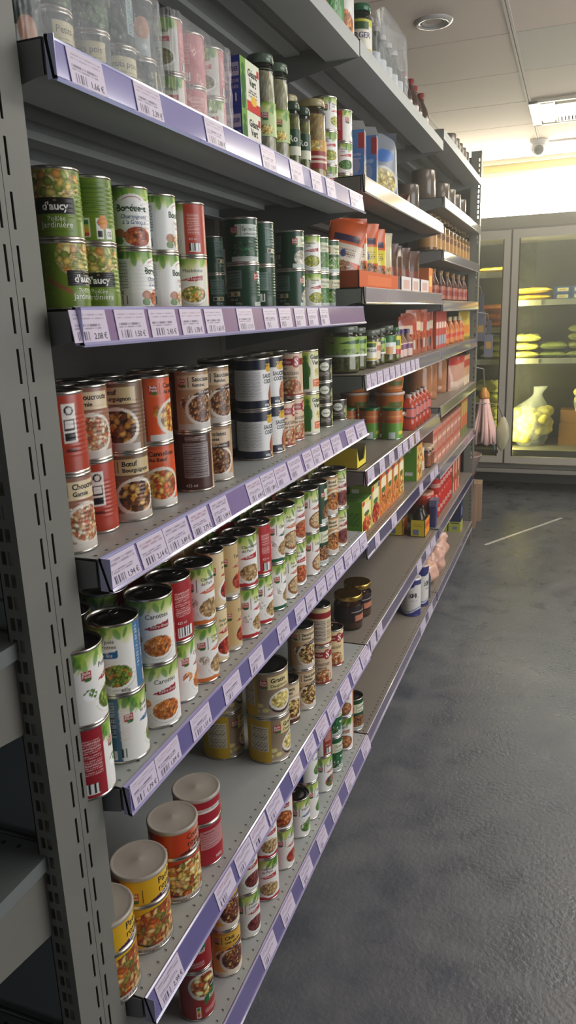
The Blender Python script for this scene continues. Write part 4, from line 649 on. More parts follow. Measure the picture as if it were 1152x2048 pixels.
def k_ravio(R, H):
    L = Lab(2 * PI * R * 1000, H * 1000 - 6, (150, 30, 34)); h = L.H
    L.food(4, .72 * h, 26, .24 * h, SAUCE + CREAM, 5, 1.4, plate=(222, 214, 204)); L.ell(24, .62 * h, 10, .08 * h, (24, 52, 34)); L.txt('Halal', 24, .595 * h, .05 * h, (244, 244, 238), 14, 'c')
    L.mask((L.U > 2) & (np.abs(L.V - (.36 * h + (L.U - 2) * .45)) < .09 * h) & (L.U < 44), (40, 110, 52)); L.txt('Ravioli', 12, .36 * h, .09 * h, (246, 246, 240), 28, shear=.2)
    L.rect(-14, -6, .04 * h, .28 * h, (234, 232, 226)); L.rect(-12.5, -7.5, .06 * h, .13 * h, (200, 90, 50)); L.rect(-12.5, -7.5, .13 * h, .2 * h, (214, 180, 60)); L.rect(-12.5, -7.5, .2 * h, .26 * h, (50, 130, 70))
    L.micro(2, 36, .08 * h, .2 * h, (240, 220, 214), 3); L.rect(-104, -50, 0, h, (196, 178, 150)); L.micro(-100, -54, .2 * h, .9 * h, (80, 60, 50))
    return L
def k_s1gp(R, H):
    L = Lab(2 * PI * R * 1000, H * 1000 - 6, (30, 54, 50)); h = L.H
    L.food(4, .24 * h, 30, .22 * h, [(70, 110, 60), (92, 130, 72), (52, 90, 52)], 3.4, 1); L.rect(-26, 28, .56 * h, .88 * h, (216, 204, 160)); L.txt('Petits pois', -22, .70 * h, .11 * h, INK, 44); L.micro(-20, 22, .59 * h, .64 * h, (120, 100, 70), 3)
    L.rect(50, 88, .2 * h, .8 * h, (150, 178, 178)); L.micro(52, 86, .22 * h, .78 * h, (30, 60, 60)); L.rect(-88, -50, .0 * h, .55 * h, (196, 204, 200)); L.ell(-62, .5 * h, 12, .2 * h, (206, 150, 120))
    return L
def k_s1blue(R, H):
    L = Lab(2 * PI * R * 1000, H * 1000 - 6, (120, 160, 196)); h = L.H; L.micro(-80, 80, .55 * h, .95 * h, (40, 70, 110), 3.4); L.rect(-90, 90, .2 * h, .48 * h, (206, 216, 222)); L.food(0, .12 * h, 60, .12 * h, PEA, 3, 1); return L

LABELS = {
 'peas': lambda R, H: bf(R, H, ['Petits pois'], 'Extra-fins', (170, 38, 44), PEA, 2.2, 1.0, back=(160, 32, 44), scatter=[(90, 132, 48)]),
 'petits': k_petits,
 'carr': lambda R, H: bf(R, H, ['Carottes'], 'Extra-fines', (160, 34, 44), CARROT, 2.3, 3.2, back=(168, 38, 42), scatter=CARROT),
 'champo': lambda R, H: bf(R, H, ['Champignons', 'de Paris'], 'Émincés', (206, 92, 44), MUSH, 2.8, 1.6, back=(206, 104, 48), foot=(214, 112, 50), scatter=[(206, 190, 170)]),
 'champr': lambda R, H: bf(R, H, ['Champignons', 'de Paris'], 'Entiers', (184, 40, 50), MUSH, 2.6, 1.2, back=(180, 46, 46), foot=(186, 44, 52), scatter=[(224, 214, 200)]),
 'champg': lambda R, H: bf(R, H, ['Champignons'], 'Pieds', (30, 96, 60), MUSH, 2.6, 1.4, back=(20, 92, 62), foot=(20, 96, 64), scatter=[(226, 216, 206)]),
 'tom': lambda R, H: bf(R, H, ['Pulpe', 'de tomates'], 'en dés', (180, 40, 40), TOMATO, 3, 1.2, top=False, base=(228, 208, 164), back=(176, 48, 40)),
 'tomb': lambda R, H: bf(R, H, ['Tomates'], 'pelées', (176, 40, 40), TOMATO, 3.4, 1.4, top=False, base=(204, 176, 124), back=(168, 40, 38), foot=(200, 190, 170), plate=None),
 'pois': lambda R, H: bf(R, H, ['Pois', 'chiches'], 'au naturel', (206, 110, 50), BEAN, 2.4, 1, plate=(150, 100, 60)),
 'hblt': lambda R, H: bf(R, H, ['Haricots', 'blancs'], 'à la tomate', (176, 44, 44), SAUCE, 2.6, 1.4, plate=(160, 96, 56)),
 'ling': lambda R, H: bf(R, H, ['Lingots'], 'Extra', (176, 80, 44), BEAN, 2.4, 1.5, plate=(150, 96, 60), base=(238, 236, 228)),
 'lent': lambda R, H: greenbf(R, H, 'Lentilles', 'cuisinées', LENTIL, 1.8, 1, base=(36, 66, 42)),
 'bcar': lambda R, H: meal(R, H, ['Boeuf', 'carottes'], (190, 140, 88), CARROT + STEW, size=2.6),
 'hroug': lambda R, H: bf(R, H, ['Haricots', 'rouges'], 'Extra', (150, 40, 44), KIDNEY, 2.6, 1.5, plate=(140, 80, 60), base=(232, 222, 208)),
 'chou': lambda R, H: meal(R, H, ['Choucroute', 'Garnie'], (150, 104, 84), [(226, 186, 140), (206, 130, 84), (240, 220, 190), (188, 96, 60)], back=(166, 48, 34), size=3),
 'chour': lambda R, H: meal(R, H, ['Choucroute', 'Royale'], (172, 84, 62), [(226, 186, 140), (206, 130, 84), (240, 220, 190)], back=(176, 62, 40), size=3),
 'boeuf': lambda R, H: meal(R, H, ['Bœuf', 'Bourguignon'], (122, 90, 66), STEW, top=(206, 186, 138), size=4.2, el=1.3, foot=(196, 186, 176)),
 'canne': lambda R, H: meal(R, H, ['Cannelloni', 'Au Bœuf'], (200, 78, 34), [(222, 150, 60), (196, 70, 36), (236, 190, 100), (214, 110, 50)], top=(214, 92, 44), size=4.5, el=1.2, back=(190, 80, 40), foot=(226, 222, 214), tcol=(36, 26, 22)),
 'sauc': lambda R, H: meal(R, H, ['Saucisses', 'fumées'], (170, 136, 102), LENTIL, top=(212, 190, 160), size=2.2, el=1.1, sub=('aux lentilles', (66, 38, 30)), back=(78, 46, 38), foot=(206, 200, 192)),
 'toto': k_toto, 'saur': k_saur, 'geant': k_geant, 'cass': k_cass,
 'daucy': k_daucy,
 'bond': lambda R, H: bondl(R, H, 'Champignons', 'à la Grecque', (56, 84, 146), SAUCE),
 'bondh': lambda R, H: bondl(R, H, 'Haricots', 'blancs', (160, 40, 56), BEAN, 1),
 'mac': lambda R, H: bf(R, H, ['Macédoine'], 'de Légumes', (180, 42, 48), DICE, 3, 1.1, base=(236, 234, 216), back=(186, 70, 52), scatter=CARROT),
 'epin': lambda R, H: greenbf(R, H, 'Épinards', 'en branches', [(46, 92, 62), (66, 116, 80), (34, 74, 50)], 3.4, 1.6, panel=(196, 208, 196)),
 'sals': lambda R, H: greenbf(R, H, 'Salsifis', 'coupés', [(214, 210, 190), (230, 226, 208), (190, 186, 160)], 4.5, 2.4),
 'flag': lambda R, H: bf(R, H, ['Flageolets', 'verts'], 'Extra-fins', (176, 34, 44), [(176, 180, 70), (150, 160, 60), (196, 196, 96)], 2.6, 1.2, back=(214, 220, 206)),
 'harg': lambda R, H: greenbf(R, H, 'Haricots', 'verts', [(90, 140, 60), (120, 166, 76), (70, 116, 50)], 2.0, 4.5, base=(60, 110, 50), panel=(206, 210, 180)),
 'hari2': lambda R, H: greenbf(R, H, 'Haricots', 'verts', [(96, 150, 66), (130, 172, 84), (210, 214, 170)], 2.0, 4, base=(44, 88, 48), panel=(222, 216, 180)),
 's1gp': k_s1gp, 's1blue': k_s1blue,
 's1mac': lambda R, H: bf(R, H, ['Macédoine'], 'de Légumes', (196, 66, 76), [(176, 160, 90), (150, 120, 70), (130, 140, 80)], 3, 1.1, base=(226, 226, 216), back=(206, 112, 118)),
 's1flag': lambda R, H: bf(R, H, ['Flageolets', 'verts'], 'Extra-fins', (190, 34, 48), [(176, 180, 60), (150, 160, 50), (206, 204, 96)], 2.4, 1.2, back=(190, 44, 56)),
 's1hari': lambda R, H: bf(R, H, ['Haricots', 'verts'], 'Extra-fins', (190, 34, 48), [(84, 140, 56), (110, 166, 70), (60, 110, 44)], 1.5, 5, back=(190, 44, 56)),
 'salt5': lambda R, H: meal(R, H, ['Petit', 'Salé'], (190, 168, 136), LENTIL + CREAM, size=3, foot=(92, 50, 36)),
 'sauc5': lambda R, H: meal(R, H, ['Saucisses', 'fumées'], (190, 158, 120), LENTIL + CREAM, top=(216, 196, 160), size=2.6, sub=('aux lentilles', (70, 38, 30))),
 'trip': lambda R, H: meal(R, H, ['Tripes', ''], (140, 60, 40), TOMATO + STEW, size=3),
 'chou5': lambda R, H: k_saur(R, H, 'Choucroute', 'garnie'),
 'casso': lambda R, H: k_saur(R, H, 'Cassoulet', '', (230, 208, 160)),
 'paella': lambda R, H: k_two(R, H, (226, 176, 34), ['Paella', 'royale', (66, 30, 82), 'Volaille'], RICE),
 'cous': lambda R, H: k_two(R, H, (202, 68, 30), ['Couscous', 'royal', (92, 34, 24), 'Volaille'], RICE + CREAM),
 'gratin': k_gratin, 'ravio': k_ravio,
 'chili': lambda R, H: meal(R, H, ['Chili', 'con carne'], (206, 150, 44), KIDNEY + STEW, top=(222, 176, 70), sub=('au boeuf', (86, 36, 56)), foot=(226, 214, 190), back=(70, 24, 28)),
 'hroug6': lambda R, H: bf(R, H, ['Haricots', 'rouges'], 'Extra', (170, 36, 44), KIDNEY, 3, 1.6, base=(228, 226, 218)),
 'champr6': lambda R, H: bf(R, H, ['Champignons', 'de Paris'], 'Émincés', (190, 40, 48), MUSH, 3, 1.6, foot=(186, 36, 46)),
 'hblt6': lambda R, H: bf(R, H, ['Haricots', 'blancs'], 'à la tomate', (160, 44, 44), SAUCE + CARROT, 2.8, 1.8, plate=(150, 90, 56)),
 'toma6': lambda R, H: bf(R, H, ['Tomates', ''], 'cerises', (186, 46, 44), TOMATO, 4.5, 1, plate=None, base=(236, 234, 226), back=(146, 60, 44)),
 'leek6': lambda R, H: bf(R, H, ['Haricots'], 'beurre', (50, 100, 160), [(90, 140, 56), (150, 180, 90), (230, 230, 214)], 2.6, 4, plate=None),
 'blue6': lambda R, H: bf(R, H, ['Haricots'], 'verts', (50, 100, 160), [(90, 140, 56), (120, 160, 76)], 2.4, 4, plate=None, back=(44, 96, 156)),
 'rata6': lambda R, H: bf(R, H, ['Ratatouille'], 'cuisinée', (176, 50, 44), [(176, 60, 44), (110, 140, 60), (90, 60, 100), (220, 140, 60)], 3.6, 1.2, plate=None, back=(150, 56, 44)),
 'green6': lambda R, H: greenbf(R, H, 'Épinards', 'hachés', [(40, 100, 60), (60, 130, 76), (206, 214, 200)], 3.4, 1.8, base=(24, 92, 54)),
 'ling6': lambda R, H: bf(R, H, ['Lingots'], 'à la graisse', (190, 96, 50), BEAN + SAUCE, 2.6, 1.5, plate=(150, 90, 56), back=(214, 120, 50)),
 'lent6': lambda R, H: greenbf(R, H, 'Lentilles', 'vertes', LENTIL, 1.8, 1, base=(30, 76, 46)),
 'dark6': lambda R, H: bf(R, H, ['Maïs'], 'doux', (180, 150, 40), CREAM, 2.6, 1),
}
TINC = (204, 198, 188)
def seam_prof(R, z, up):
    d = 1 if up else -1
    return [(R - .0012, z), (R - .0002, z + d * .0012), (R + .0006, z + d * .0018), (R + .0009, z + d * .0032), (R + .0005, z + d * .0042), (R - .0008, z + d * .0043)]
PROTO = {}
RIBBED = ('daucy', 'chou', 'chour', 'epin', 'bond', 'boeuf')
def tin_proto(kind):
    if kind in PROTO: return PROTO[kind]
    R, H = KD[kind]; mats = [M['print']]
    lab = LABELS[kind](R, H); mb = MB(); two = kind in ('paella', 'cous')
    mb2 = MB(); z0 = .003
    if two:
        h = H - .004; zs = z0 + .615 * h          # waist ring between the two tiers
        def fn(u, v, off):
            th = u / R; r = R + off - .0022 * np.exp(-((v + z0 - zs) / .0035) ** 2)
            return np.stack([r * np.cos(th), r * np.sin(th), v + z0 + 0 * u], -1)
        lab.emit(mb, fn)
        mb2.lathe([(R - .002, zs - .004), (R + .0012, zs - .0025), (R + .0016, zs), (R + .0012, zs + .0025), (R - .002, zs + .004)], TINC, 48)
    else:
        lab.emit(mb, cyl_fn(R, z0, (.02, .07, 9) if kind in RIBBED else None))
    mb2.lathe([(0, .0022), (R - .004, .0022), (R - .003, .0004), (R + .0002, 0), (R + .0009, .0012), (R + .0006, .0034), (R - .0006, .0042), (R - .0006, H - .0046), (R + .0002, H - .0044), (R + .0009, H - .0026), (R + .0006, H - .0004), (R - .0002, H), (R - .0016, H - .0006), (R - .0022, H - .0042)], TINC, 48)
    out = [('label', mb.mesh('label', mats), []), ('body', mb2.mesh('body', [M['tin']]), [])]
    ml = MB()
    if two:
        ml.lathe([(R - .001, H - .006), (R + .0012, H - .0055), (R + .0012, H - .0005), (R - .0005, H + .0012), (R - .003, H + .0004), (R - .007, H - .0004), (.5 * R, H + .0002), (.0042, H + .0004), (.003, H + .0008), (0, H + .0008)], (186, 176, 164), 48)
        out.append(('plastic_lid', ml.mesh('plastic_lid', [M['gloss']]), []))
    else:
        t = H - .0042; pr = [(R - .0022, t), (R - .004, t - .0004), (R - .0055, t + .0006), (R - .0085, t + .0005), (R - .0095, t - .0003), (R * .55, t - .0003), (R * .52, t + .0003), (0, t + .0003)]
        ml.lathe(pr, (120, 116, 112), 48)
        mr = MB(); th = np.linspace(0, 2 * PI, 19); rr = .0075
        mr.tube(np.stack([-R * .45 + rr * np.cos(th), .8 * rr * np.sin(th), t + .0022 + 0 * th], 1), .0011, (150, 146, 142), 6); mr.box(-R * .45 - .012, -R * .45 - .005, -.003, .003, t + .001, t + .0024, (150, 146, 142))
        out.append(('lid', ml.mesh('lid', [M['tin']]), [('pull_ring', mr.mesh('pull_ring', [M['tin']]))]))
    PROTO[kind] = out; return out
def place(proto, name, label, cat, loc, rot, group):
    t = thing(name, label, cat, loc, rot, group)
    for pn, me, subs in proto:
        o = bpy.data.objects.new(pn, me); C.objects.link(o); o.parent = t
        for sn, sm in subs: q = bpy.data.objects.new(sn, sm); C.objects.link(q); q.parent = o
    return t
for name, kind, x, y, z, rot, label, cat, group in ITEMS:
    place(tin_proto(kind), name, label, cat, (x, y, z), math.radians(rot), group)

# ------------------------------------------------------------------ the room
GREY = (176, 180, 178); STEEL = (118, 118, 110); DARKST = (74, 71, 67)
def floor_mat():
    m, nt, b = new_mat('worn_painted_concrete')
    tc = nt.nodes.new('ShaderNodeTexCoord')
    def noise(sc, det, dist=0.0):
        n = nt.nodes.new('ShaderNodeTexNoise'); n.inputs['Scale'].default_value = sc; n.inputs['Detail'].default_value = det; n.inputs['Distortion'].default_value = dist
        nt.links.new(tc.outputs['Object'], n.inputs['Vector']); return n
    big, mid, fine = noise(1.3, 5, .6), noise(9, 6, .4), noise(85, 4)
    cr = nt.nodes.new('ShaderNodeValToRGB'); cr.color_ramp.elements[0].position = .32; cr.color_ramp.elements[0].color = (*lin((70, 76, 88)), 1); cr.color_ramp.elements[1].position = .72; cr.color_ramp.elements[1].color = (*lin((124, 124, 125)), 1)
    add = nt.nodes.new('ShaderNodeMath'); add.operation = 'MULTIPLY_ADD'; add.inputs[1].default_value = .35; nt.links.new(mid.outputs['Fac'], add.inputs[0])
    sub = nt.nodes.new('ShaderNodeMath'); sub.operation = 'MULTIPLY'; sub.inputs[1].default_value = .68; nt.links.new(big.outputs['Fac'], sub.inputs[0]); nt.links.new(sub.outputs[0], add.inputs[2])
    nt.links.new(add.outputs[0], cr.inputs['Fac'])
    sp = nt.nodes.new('ShaderNodeTexVoronoi'); sp.inputs['Scale'].default_value = 3.2; nt.links.new(tc.outputs['Object'], sp.inputs['Vector'])
    st = nt.nodes.new('ShaderNodeMapRange'); st.inputs['From Min'].default_value = .02; st.inputs['From Max'].default_value = .045; st.inputs['To Min'].default_value = .95; st.inputs['To Max'].default_value = 1; nt.links.new(sp.outputs['Distance'], st.inputs['Value'])
    mx = nt.nodes.new('ShaderNodeVectorMath'); mx.operation = 'SCALE'; nt.links.new(cr.outputs['Color'], mx.inputs[0]); nt.links.new(st.outputs['Result'], mx.inputs['Scale'])
    nt.links.new(mx.outputs['Vector'], b.inputs['Base Color'])
    rr = nt.nodes.new('ShaderNodeMapRange'); rr.inputs['From Min'].default_value = .3; rr.inputs['From Max'].default_value = .7; rr.inputs['To Min'].default_value = .22; rr.inputs['To Max'].default_value = .44; nt.links.new(mid.outputs['Fac'], rr.inputs['Value']); nt.links.new(rr.outputs['Result'], b.inputs['Roughness'])
    b1 = nt.nodes.new('ShaderNodeBump'); b1.inputs['Strength'].default_value = .16; b1.inputs['Distance'].default_value = .004; nt.links.new(mid.outputs['Fac'], b1.inputs['Height'])
    b2 = nt.nodes.new('ShaderNodeBump'); b2.inputs['Strength'].default_value = .8; b2.inputs['Distance'].default_value = .002; nt.links.new(fine.outputs['Fac'], b2.inputs['Height']); nt.links.new(b1.outputs['Normal'], b2.inputs['Normal']); nt.links.new(b2.outputs['Normal'], b.inputs['Normal'])
    return m
M['floor'] = floor_mat()
M['wall'] = attr_mat('cream_wall_paint', .8, spec=.2, noise=.05, scale=6)
M['tile'] = attr_mat('ceiling_tile', .75, spec=.25, noise=.03, scale=5)
m = MB(); m.box(-3.6, 3.4, -3.2, 6.1, -.08, 0, (90, 90, 92)); struct(obj('floor', m, 'floor'))
m = MB(); ZC = 2.55
m.box(-3.6, 3.4, -3.2, 6.05, ZC + .022, ZC + .06, (60, 58, 56))
for i in range(-5, 5):
    for j in range(-10, 5):
        x0 = .2 + .592 * i; y0 = 3.045 + .591 * j
        if i == 0 and j in (2,): continue            # the air-conditioning cassette fills this bay
        m.box(x0 + .011, x0 + .581, y0 + .004, y0 + .587, ZC, ZC + .018, (214, 198, 186) if not (i == 0 and j in (0,)) else (200, 196, 184))
struct(obj('ceiling', m, 'tile'))
m = MB()
for i in range(-5, 6):
    x0 = .2 + .592 * i; m.box(x0 - .012, x0 - .002, -3.2, 6.0, ZC - .006, ZC + .012, (206, 200, 190)); m.box(x0 + .002, x0 + .012, -3.2, 6.0, ZC - .006, ZC + .012, (206, 200, 190)); m.box(x0 - .004, x0 + .004, -3.2, 6, ZC, ZC + .012, (120, 114, 108))
struct(obj('trim_1', m, 'tile'))
m = MB(); WX0, WX1, WZ0, WZ1 = -1.1, 2.1, 1.86, 2.47
m.box(-3.6, WX0, 6.0, 6.12, 0, ZC + .05, (206, 190, 120)); m.box(WX1, 3.4, 6.0, 6.12, 0, ZC + .05, (206, 190, 120)); m.box(WX0, WX1, 6.0, 6.12, WZ1, ZC + .05, (206, 190, 120)); m.box(WX0, WX1, 6.0, 6.12, 0, WZ0, (206, 190, 120))
struct(obj('wall_back', m, 'wall'))
m = MB(); m.box(-3.6, 3.4, 5.965, 6.0, ZC - .03, ZC, (222, 214, 190)); struct(obj('trim_2', m, 'tile'))
M['daylight'] = emit_mat('bright_window_daylight', (255, 250, 226), 15)
wn = MB(); wn.box(WX0, WX1, 6.09, 6.10, WZ0, WZ1, (240, 240, 240)); w_ = struct(obj('window_1', wn, M['daylight']))
wf = MB()
for x in (WX0, .5, WX1 - .04): wf.box(x, x + .04, 6.02, 6.07, WZ0, WZ1, (226, 224, 214))
wf.box(WX0, WX1, 6.02, 6.07, WZ0, WZ0 + .04, (226, 224, 214)); wf.box(WX0, WX1, 6.02, 6.07, WZ1 - .04, WZ1, (226, 224, 214)); obj('window_frame', wf, 'gloss', w_)

# ------------------------------------------------------------------ ceiling fittings
t = thing('ceiling_light_panel', 'glowing white light panel in the ceiling beside the dome camera', 'ceiling light', (.54, 5.62, ZC))
f = MB(); f.box(-.3, .3, -.2, -.19, -.012, 0, (230, 230, 226)); f.box(-.3, .3, .19, .2, -.012, 0, (230, 230, 226)); f.box(-.3, -.29, -.2, .2, -.012, 0, (230, 230, 226)); f.box(.29, .3, -.2, .2, -.012, 0, (230, 230, 226)); obj('frame', f, 'gloss', t)
f = MB(); f.box(-.29, .29, -.19, .19, -.008, -.002, (255, 255, 255)); obj('diffuser', f, emit_mat('lit_diffuser', (236, 246, 255), 11), t)
t = thing('recessed_downlight', 'round recessed downlight with dull rim above the shelves', 'ceiling light', (-.093, 2.76, ZC))
f = MB(); f.lathe([(.050, .01), (.052, -.004), (.060, -.011), (.072, -.009), (.080, -.003), (.081, 0)], (190, 186, 182), 48); obj('rim', f, 'gloss', t)
f = MB(); f.lathe([(.051, -.003), (.047, -.008), (.043, -.003), (.02, .004), (0, .005)], (176, 172, 168), 40); obj('lens', f, 'gloss', t)
t = thing('dome_camera', 'white dome security camera under the ceiling near the back wall', 'security camera', (.205, 5.34, ZC))
f = MB(); f.lathe([(0, 0), (.062, 0), (.063, -.022), (.055, -.034), (.05, -.036)], (224, 226, 228), 32); obj('base', f, 'gloss', t)
f = MB(); f.blob((0, 0, -.058), (.052, .052, .052), (228, 230, 232), 28, 18); bl = obj('ball', f, 'gloss', t)
f = MB(); d = np.array([.1, -.92, -.38]); d /= np.linalg.norm(d); cc = np.array([0, 0, -.058]) + d * .043; e1 = np.cross(d, (0, 0, 1)); e1 /= np.linalg.norm(e1); e2 = np.cross(e1, d); th = np.linspace(0, 2 * PI, 29)[:-1]
ring = lambda r, o: cc + d * o + r * (np.cos(th)[:, None] * e1 + np.sin(th)[:, None] * e2)
V = np.vstack([ring(.034, 0), ring(.031, .011), ring(.012, .014)]); i = np.arange(28); j = (i + 1) % 28
f.add(V, (96, 98, 100), [np.stack([i, j, j + 28, i + 28], 1), np.stack([i + 28, j + 28, j + 56, i + 56], 1), np.arange(28) + 56], 0, True); obj('lens', f, 'gloss', bl)
t = thing('air_conditioning_cassette', 'square white air conditioning cassette with slatted grille in the ceiling', 'air conditioner', (.495, 4.53, ZC))
f = MB(); W_ = .297
f.box(-W_, W_, -W_, W_, -.004, .02, (214, 204, 178)); f.box(-W_, W_, -W_, -W_ + .02, -.016, -.004, (222, 212, 186)); f.box(-W_, W_, W_ - .02, W_, -.016, -.004, (222, 212, 186)); f.box(-W_, -W_ + .05, -W_, W_, -.016, -.004, (222, 212, 186)); f.box(W_ - .05, W_, -W_, W_, -.016, -.004, (222, 212, 186)); obj('panel', f, 'gloss', t)
for s_ in (-.2, .2): f = MB(); f.box(s_ - .035, s_ + .035, -.24, .24, -.014, -.004, (236, 226, 180)); obj('air_flap', f, 'gloss', t)
f = MB(); f.box(-.15, .15, -.22, .22, -.006, -.003, (90, 86, 76))
for k in range(14): f.box(-.14 + k * .0208, -.128 + k * .0208, -.21, .21, -.018, -.006, (224, 214, 190))
f.box(-.15, .15, -.225, -.21, -.02, -.004, (224, 214, 190)); f.box(-.15, .15, .21, .225, -.02, -.004, (224, 214, 190)); f.box(-.155, -.145, -.225, .225, -.02, -.004, (224, 214, 190)); obj('grille', f, 'gloss', t)

# ------------------------------------------------------------------ shelving
D = .40
def perf(mb, fn, U0, U1, V0, V1, cols, rows, depth, col):
    ul = [U0] + [q for c_ in cols for q in c_] + [U1]; vl = [V0] + [q for r_ in rows for q in r_] + [V1]
    UU, VV = np.meshgrid(ul, vl); P = fn(UU, VV, 0 * UU); nu = len(ul); Q = []
    for r_ in range(len(vl) - 1):
        for c_ in range(nu - 1):
            if r_ % 2 and c_ % 2: continue
            a = r_ * nu + c_; Q.append([a, a + 1, a + nu + 1, a + nu])
    mb.add(P.reshape(-1, 3), col, [Q])
    for v0, v1 in rows:
        for u0, u1 in cols:
            a = np.array([u0, u1, u1, u0]); b = np.array([v0, v0, v1, v1]); P = np.vstack([fn(a, b, 0 * a), fn(a, b, 0 * a + depth)])
            mb.add(P, col, [[[0, 1, 5, 4], [1, 2, 6, 5], [2, 3, 7, 6], [3, 0, 4, 7]]])
def slots(z0, pitch, h, lo, hi):
    k0 = math.ceil((lo - z0) / pitch); return [(z0 + k * pitch, z0 + k * pitch + h) for k in range(k0, int((hi - z0 - h) / pitch) + 1)]
PX0, PX1, PTOP = -.056, -.025, 2.26
DASH = slots(1.0197, .0528, .037, .05, PTOP - .03); HOLE = slots(1.0885, .0264, .0158, .03, PTOP - .02)
def end_post(mb, y0, y1, ydash, strip, flip=1):
    # hollow upright: perforated side to the aisle, double slots on the end face
    perf(mb, lambda u, v, d: np.stack([PX1 - d, u, v], -1), min(y0, y1), max(y0, y1), 0, PTOP, [(ydash - .0020, ydash + .0020)], DASH, .0015, STEEL)
    if strip:
        perf(mb, lambda u, v, d: np.stack([u, y0 + flip * d, v], -1), PX0, PX1, 0, PTOP, [(PX0 + .006, PX0 + .0125), (PX0 + .0155, PX0 + .022)], HOLE, .0015, STEEL)
    a, b = min(y0, y1), max(y0, y1)
    mb.box(PX0, PX0 + .0015, a, b, 0, PTOP, STEEL)
    yb = y1 - flip * .0015; mb.box(PX0, PX1 - .0003, min(yb, y1), max(yb, y1), 0, PTOP, STEEL); mb.box(PX0, PX1 - .0003, a, b, PTOP - .001, PTOP, STEEL)
    if not strip: mb.box(PX0, PX1 - .0003, min(y0, y0 + flip * .0015), max(y0, y0 + flip * .0015), 0, PTOP, STEEL)
t = thing('end_display_frame', 'tall grey slotted upright frame closing the near end of the shelving', 'shelf upright', (0, 0, 0))
m = MB(); end_post(m, -.102, -.0545, -.064, True); obj('post', m, 'paint', t)
m = MB(); end_post(m, -.0537, -.008, -.044, False); obj('post', m, 'paint', t)
m = MB(); m.box(-.86, PX0 - .001, -.066, -.060, .0, PTOP, (120, 124, 124))
for z in (.36, .72, 1.08, 1.44, 1.8): m.box(-.86, PX0 - .001, -.0672, -.066, z, z + .003, (70, 72, 72))
obj('back_panel', m, 'paint', t)
t = thing('far_end_frame', 'grey perforated upright standing at the far end of the shelving', 'shelf upright', (0, 0, 0))
m = MB(); FY = 3.752
perf(m, lambda u, v, d: np.stack([PX1 + .025 - d, u, v], -1), FY, FY + .055, 0, 2.225, [(FY + .018, FY + .022)], slots(1.0197, .0528, .03, .05, 2.2), .0015, STEEL)
perf(m, lambda u, v, d: np.stack([u, FY + d, v], -1), -.055, 0, 0, 2.225, [(-.0135, -.0075)], slots(1.0885, .0264, .0158, .03, 2.21), .0015, STEEL)
m.box(-.055, -.0535, FY, FY + .055, 0, 2.225, STEEL); m.box(-.055, -.0003, FY, FY + .055, 2.224, 2.225, STEEL); obj('post', m, 'paint', t)
m = MB(); m.box(-.86, -.056, FY + .03, FY + .036, 0, 2.2, DARKST); obj('back_panel', m, 'paint', t)
t = thing('gondola_frame', 'grey steel back panels and base plinth carrying all the shelves', 'shelving frame', (0, 0, 0))
for y in (.012, PITCH, 2 * PITCH, 3 * PITCH - .03):
    m = MB(); m.box(-.455, -.425, y - .012, y + .012, 0, 2.2, STEEL); obj('post', m, 'paint', t)
for k in range(3):
    m = MB(); y0, y1 = k * PITCH + .001, (k + 1) * PITCH - .001; m.box(-.423, -.418, y0, y1, .0, 2.15, DARKST)
    for z in (.35, .75, 1.15, 1.55, 1.95): m.box(-.418, -.4165, y0, y1, z, z + .004, (70, 70, 68))
    obj('back_panel', m, 'paint', t)

def board(y0, y1, z, col=GREY, holes=True, lip=.036, depth=D):
    m = MB(); xf = -.0225
    m.add([(-depth, y0, z), (xf, y0, z), (xf, y1, z), (-depth, y1, z)], col, [[0, 1, 2, 3]])
    n = int((y1 - y0 - .01) / .0236); p = (y1 - y0) / n; hx = -.0125; r = .0036; hw = .01
    for k in range(n):
        yc = y0 + (k + .5) * p; a = np.array([-1, 0, 1, 1, 1, 0, -1, -1]); b = np.array([-1, -1, -1, 0, 1, 1, 1, 0])
        out = np.stack([hx + a * hw, yc + b * p / 2, 0 * a + z], 1); th = np.arctan2(b, a); inn = np.stack([hx + r * np.cos(th), yc + r * np.sin(th), 0 * a + z], 1); dn = inn - [0, 0, .0015]
        i = np.arange(8); j = (i + 1) % 8; m.add(np.vstack([out, inn, dn]), col, [np.stack([i, j, j + 8, i + 8], 1), np.stack([i + 8, j + 8, j + 16, i + 16], 1)])
    P = np.array([(-.0025, z), (-.0008, z - .0007), (0, z - .0022), (0, z - lip), (-.085, z - lip), (-.085, z - .0017), (-.0838, z - .0017), (-.0838, z - lip + .0015), (-.0015, z - lip + .0015), (-.0015, z - .0035), (-.003, z - .0016), (-depth, z - .0016), (-depth, z - .03), (-depth + .03, z - .03), (-depth + .03, z - .0285), (-depth + .0015, z - .0285), (-depth + .0015, z)])
    V = np.vstack([np.stack([P[:, 0], 0 * P[:, 0] + yy, P[:, 1]], 1) for yy in (y0, y1)]); k = len(P); i = np.arange(k - 1)
    m.add(V, col, [np.stack([i, i + 1, i + 1 + k, i + k], 1)])
    for x in (-.17, -.28): m.box(x - .02, x + .02, y0 + .01, y1 - .01, z - .014, z - .0018, col)
    return m
def bracket(y, z, col):
    m = MB()
    if z < .2: m.prism([(-.003, z - .003), (-.003, z - .036), (-D, z - .036), (-D, z - .003)], y, y + .002, col); return m
    m.prism([(-.003, z - .003), (-.003, z - .036), (-.05, z - .046), (-D, z - .105), (-D, z - .003)], y, y + .002, col); return m
TILT = {}
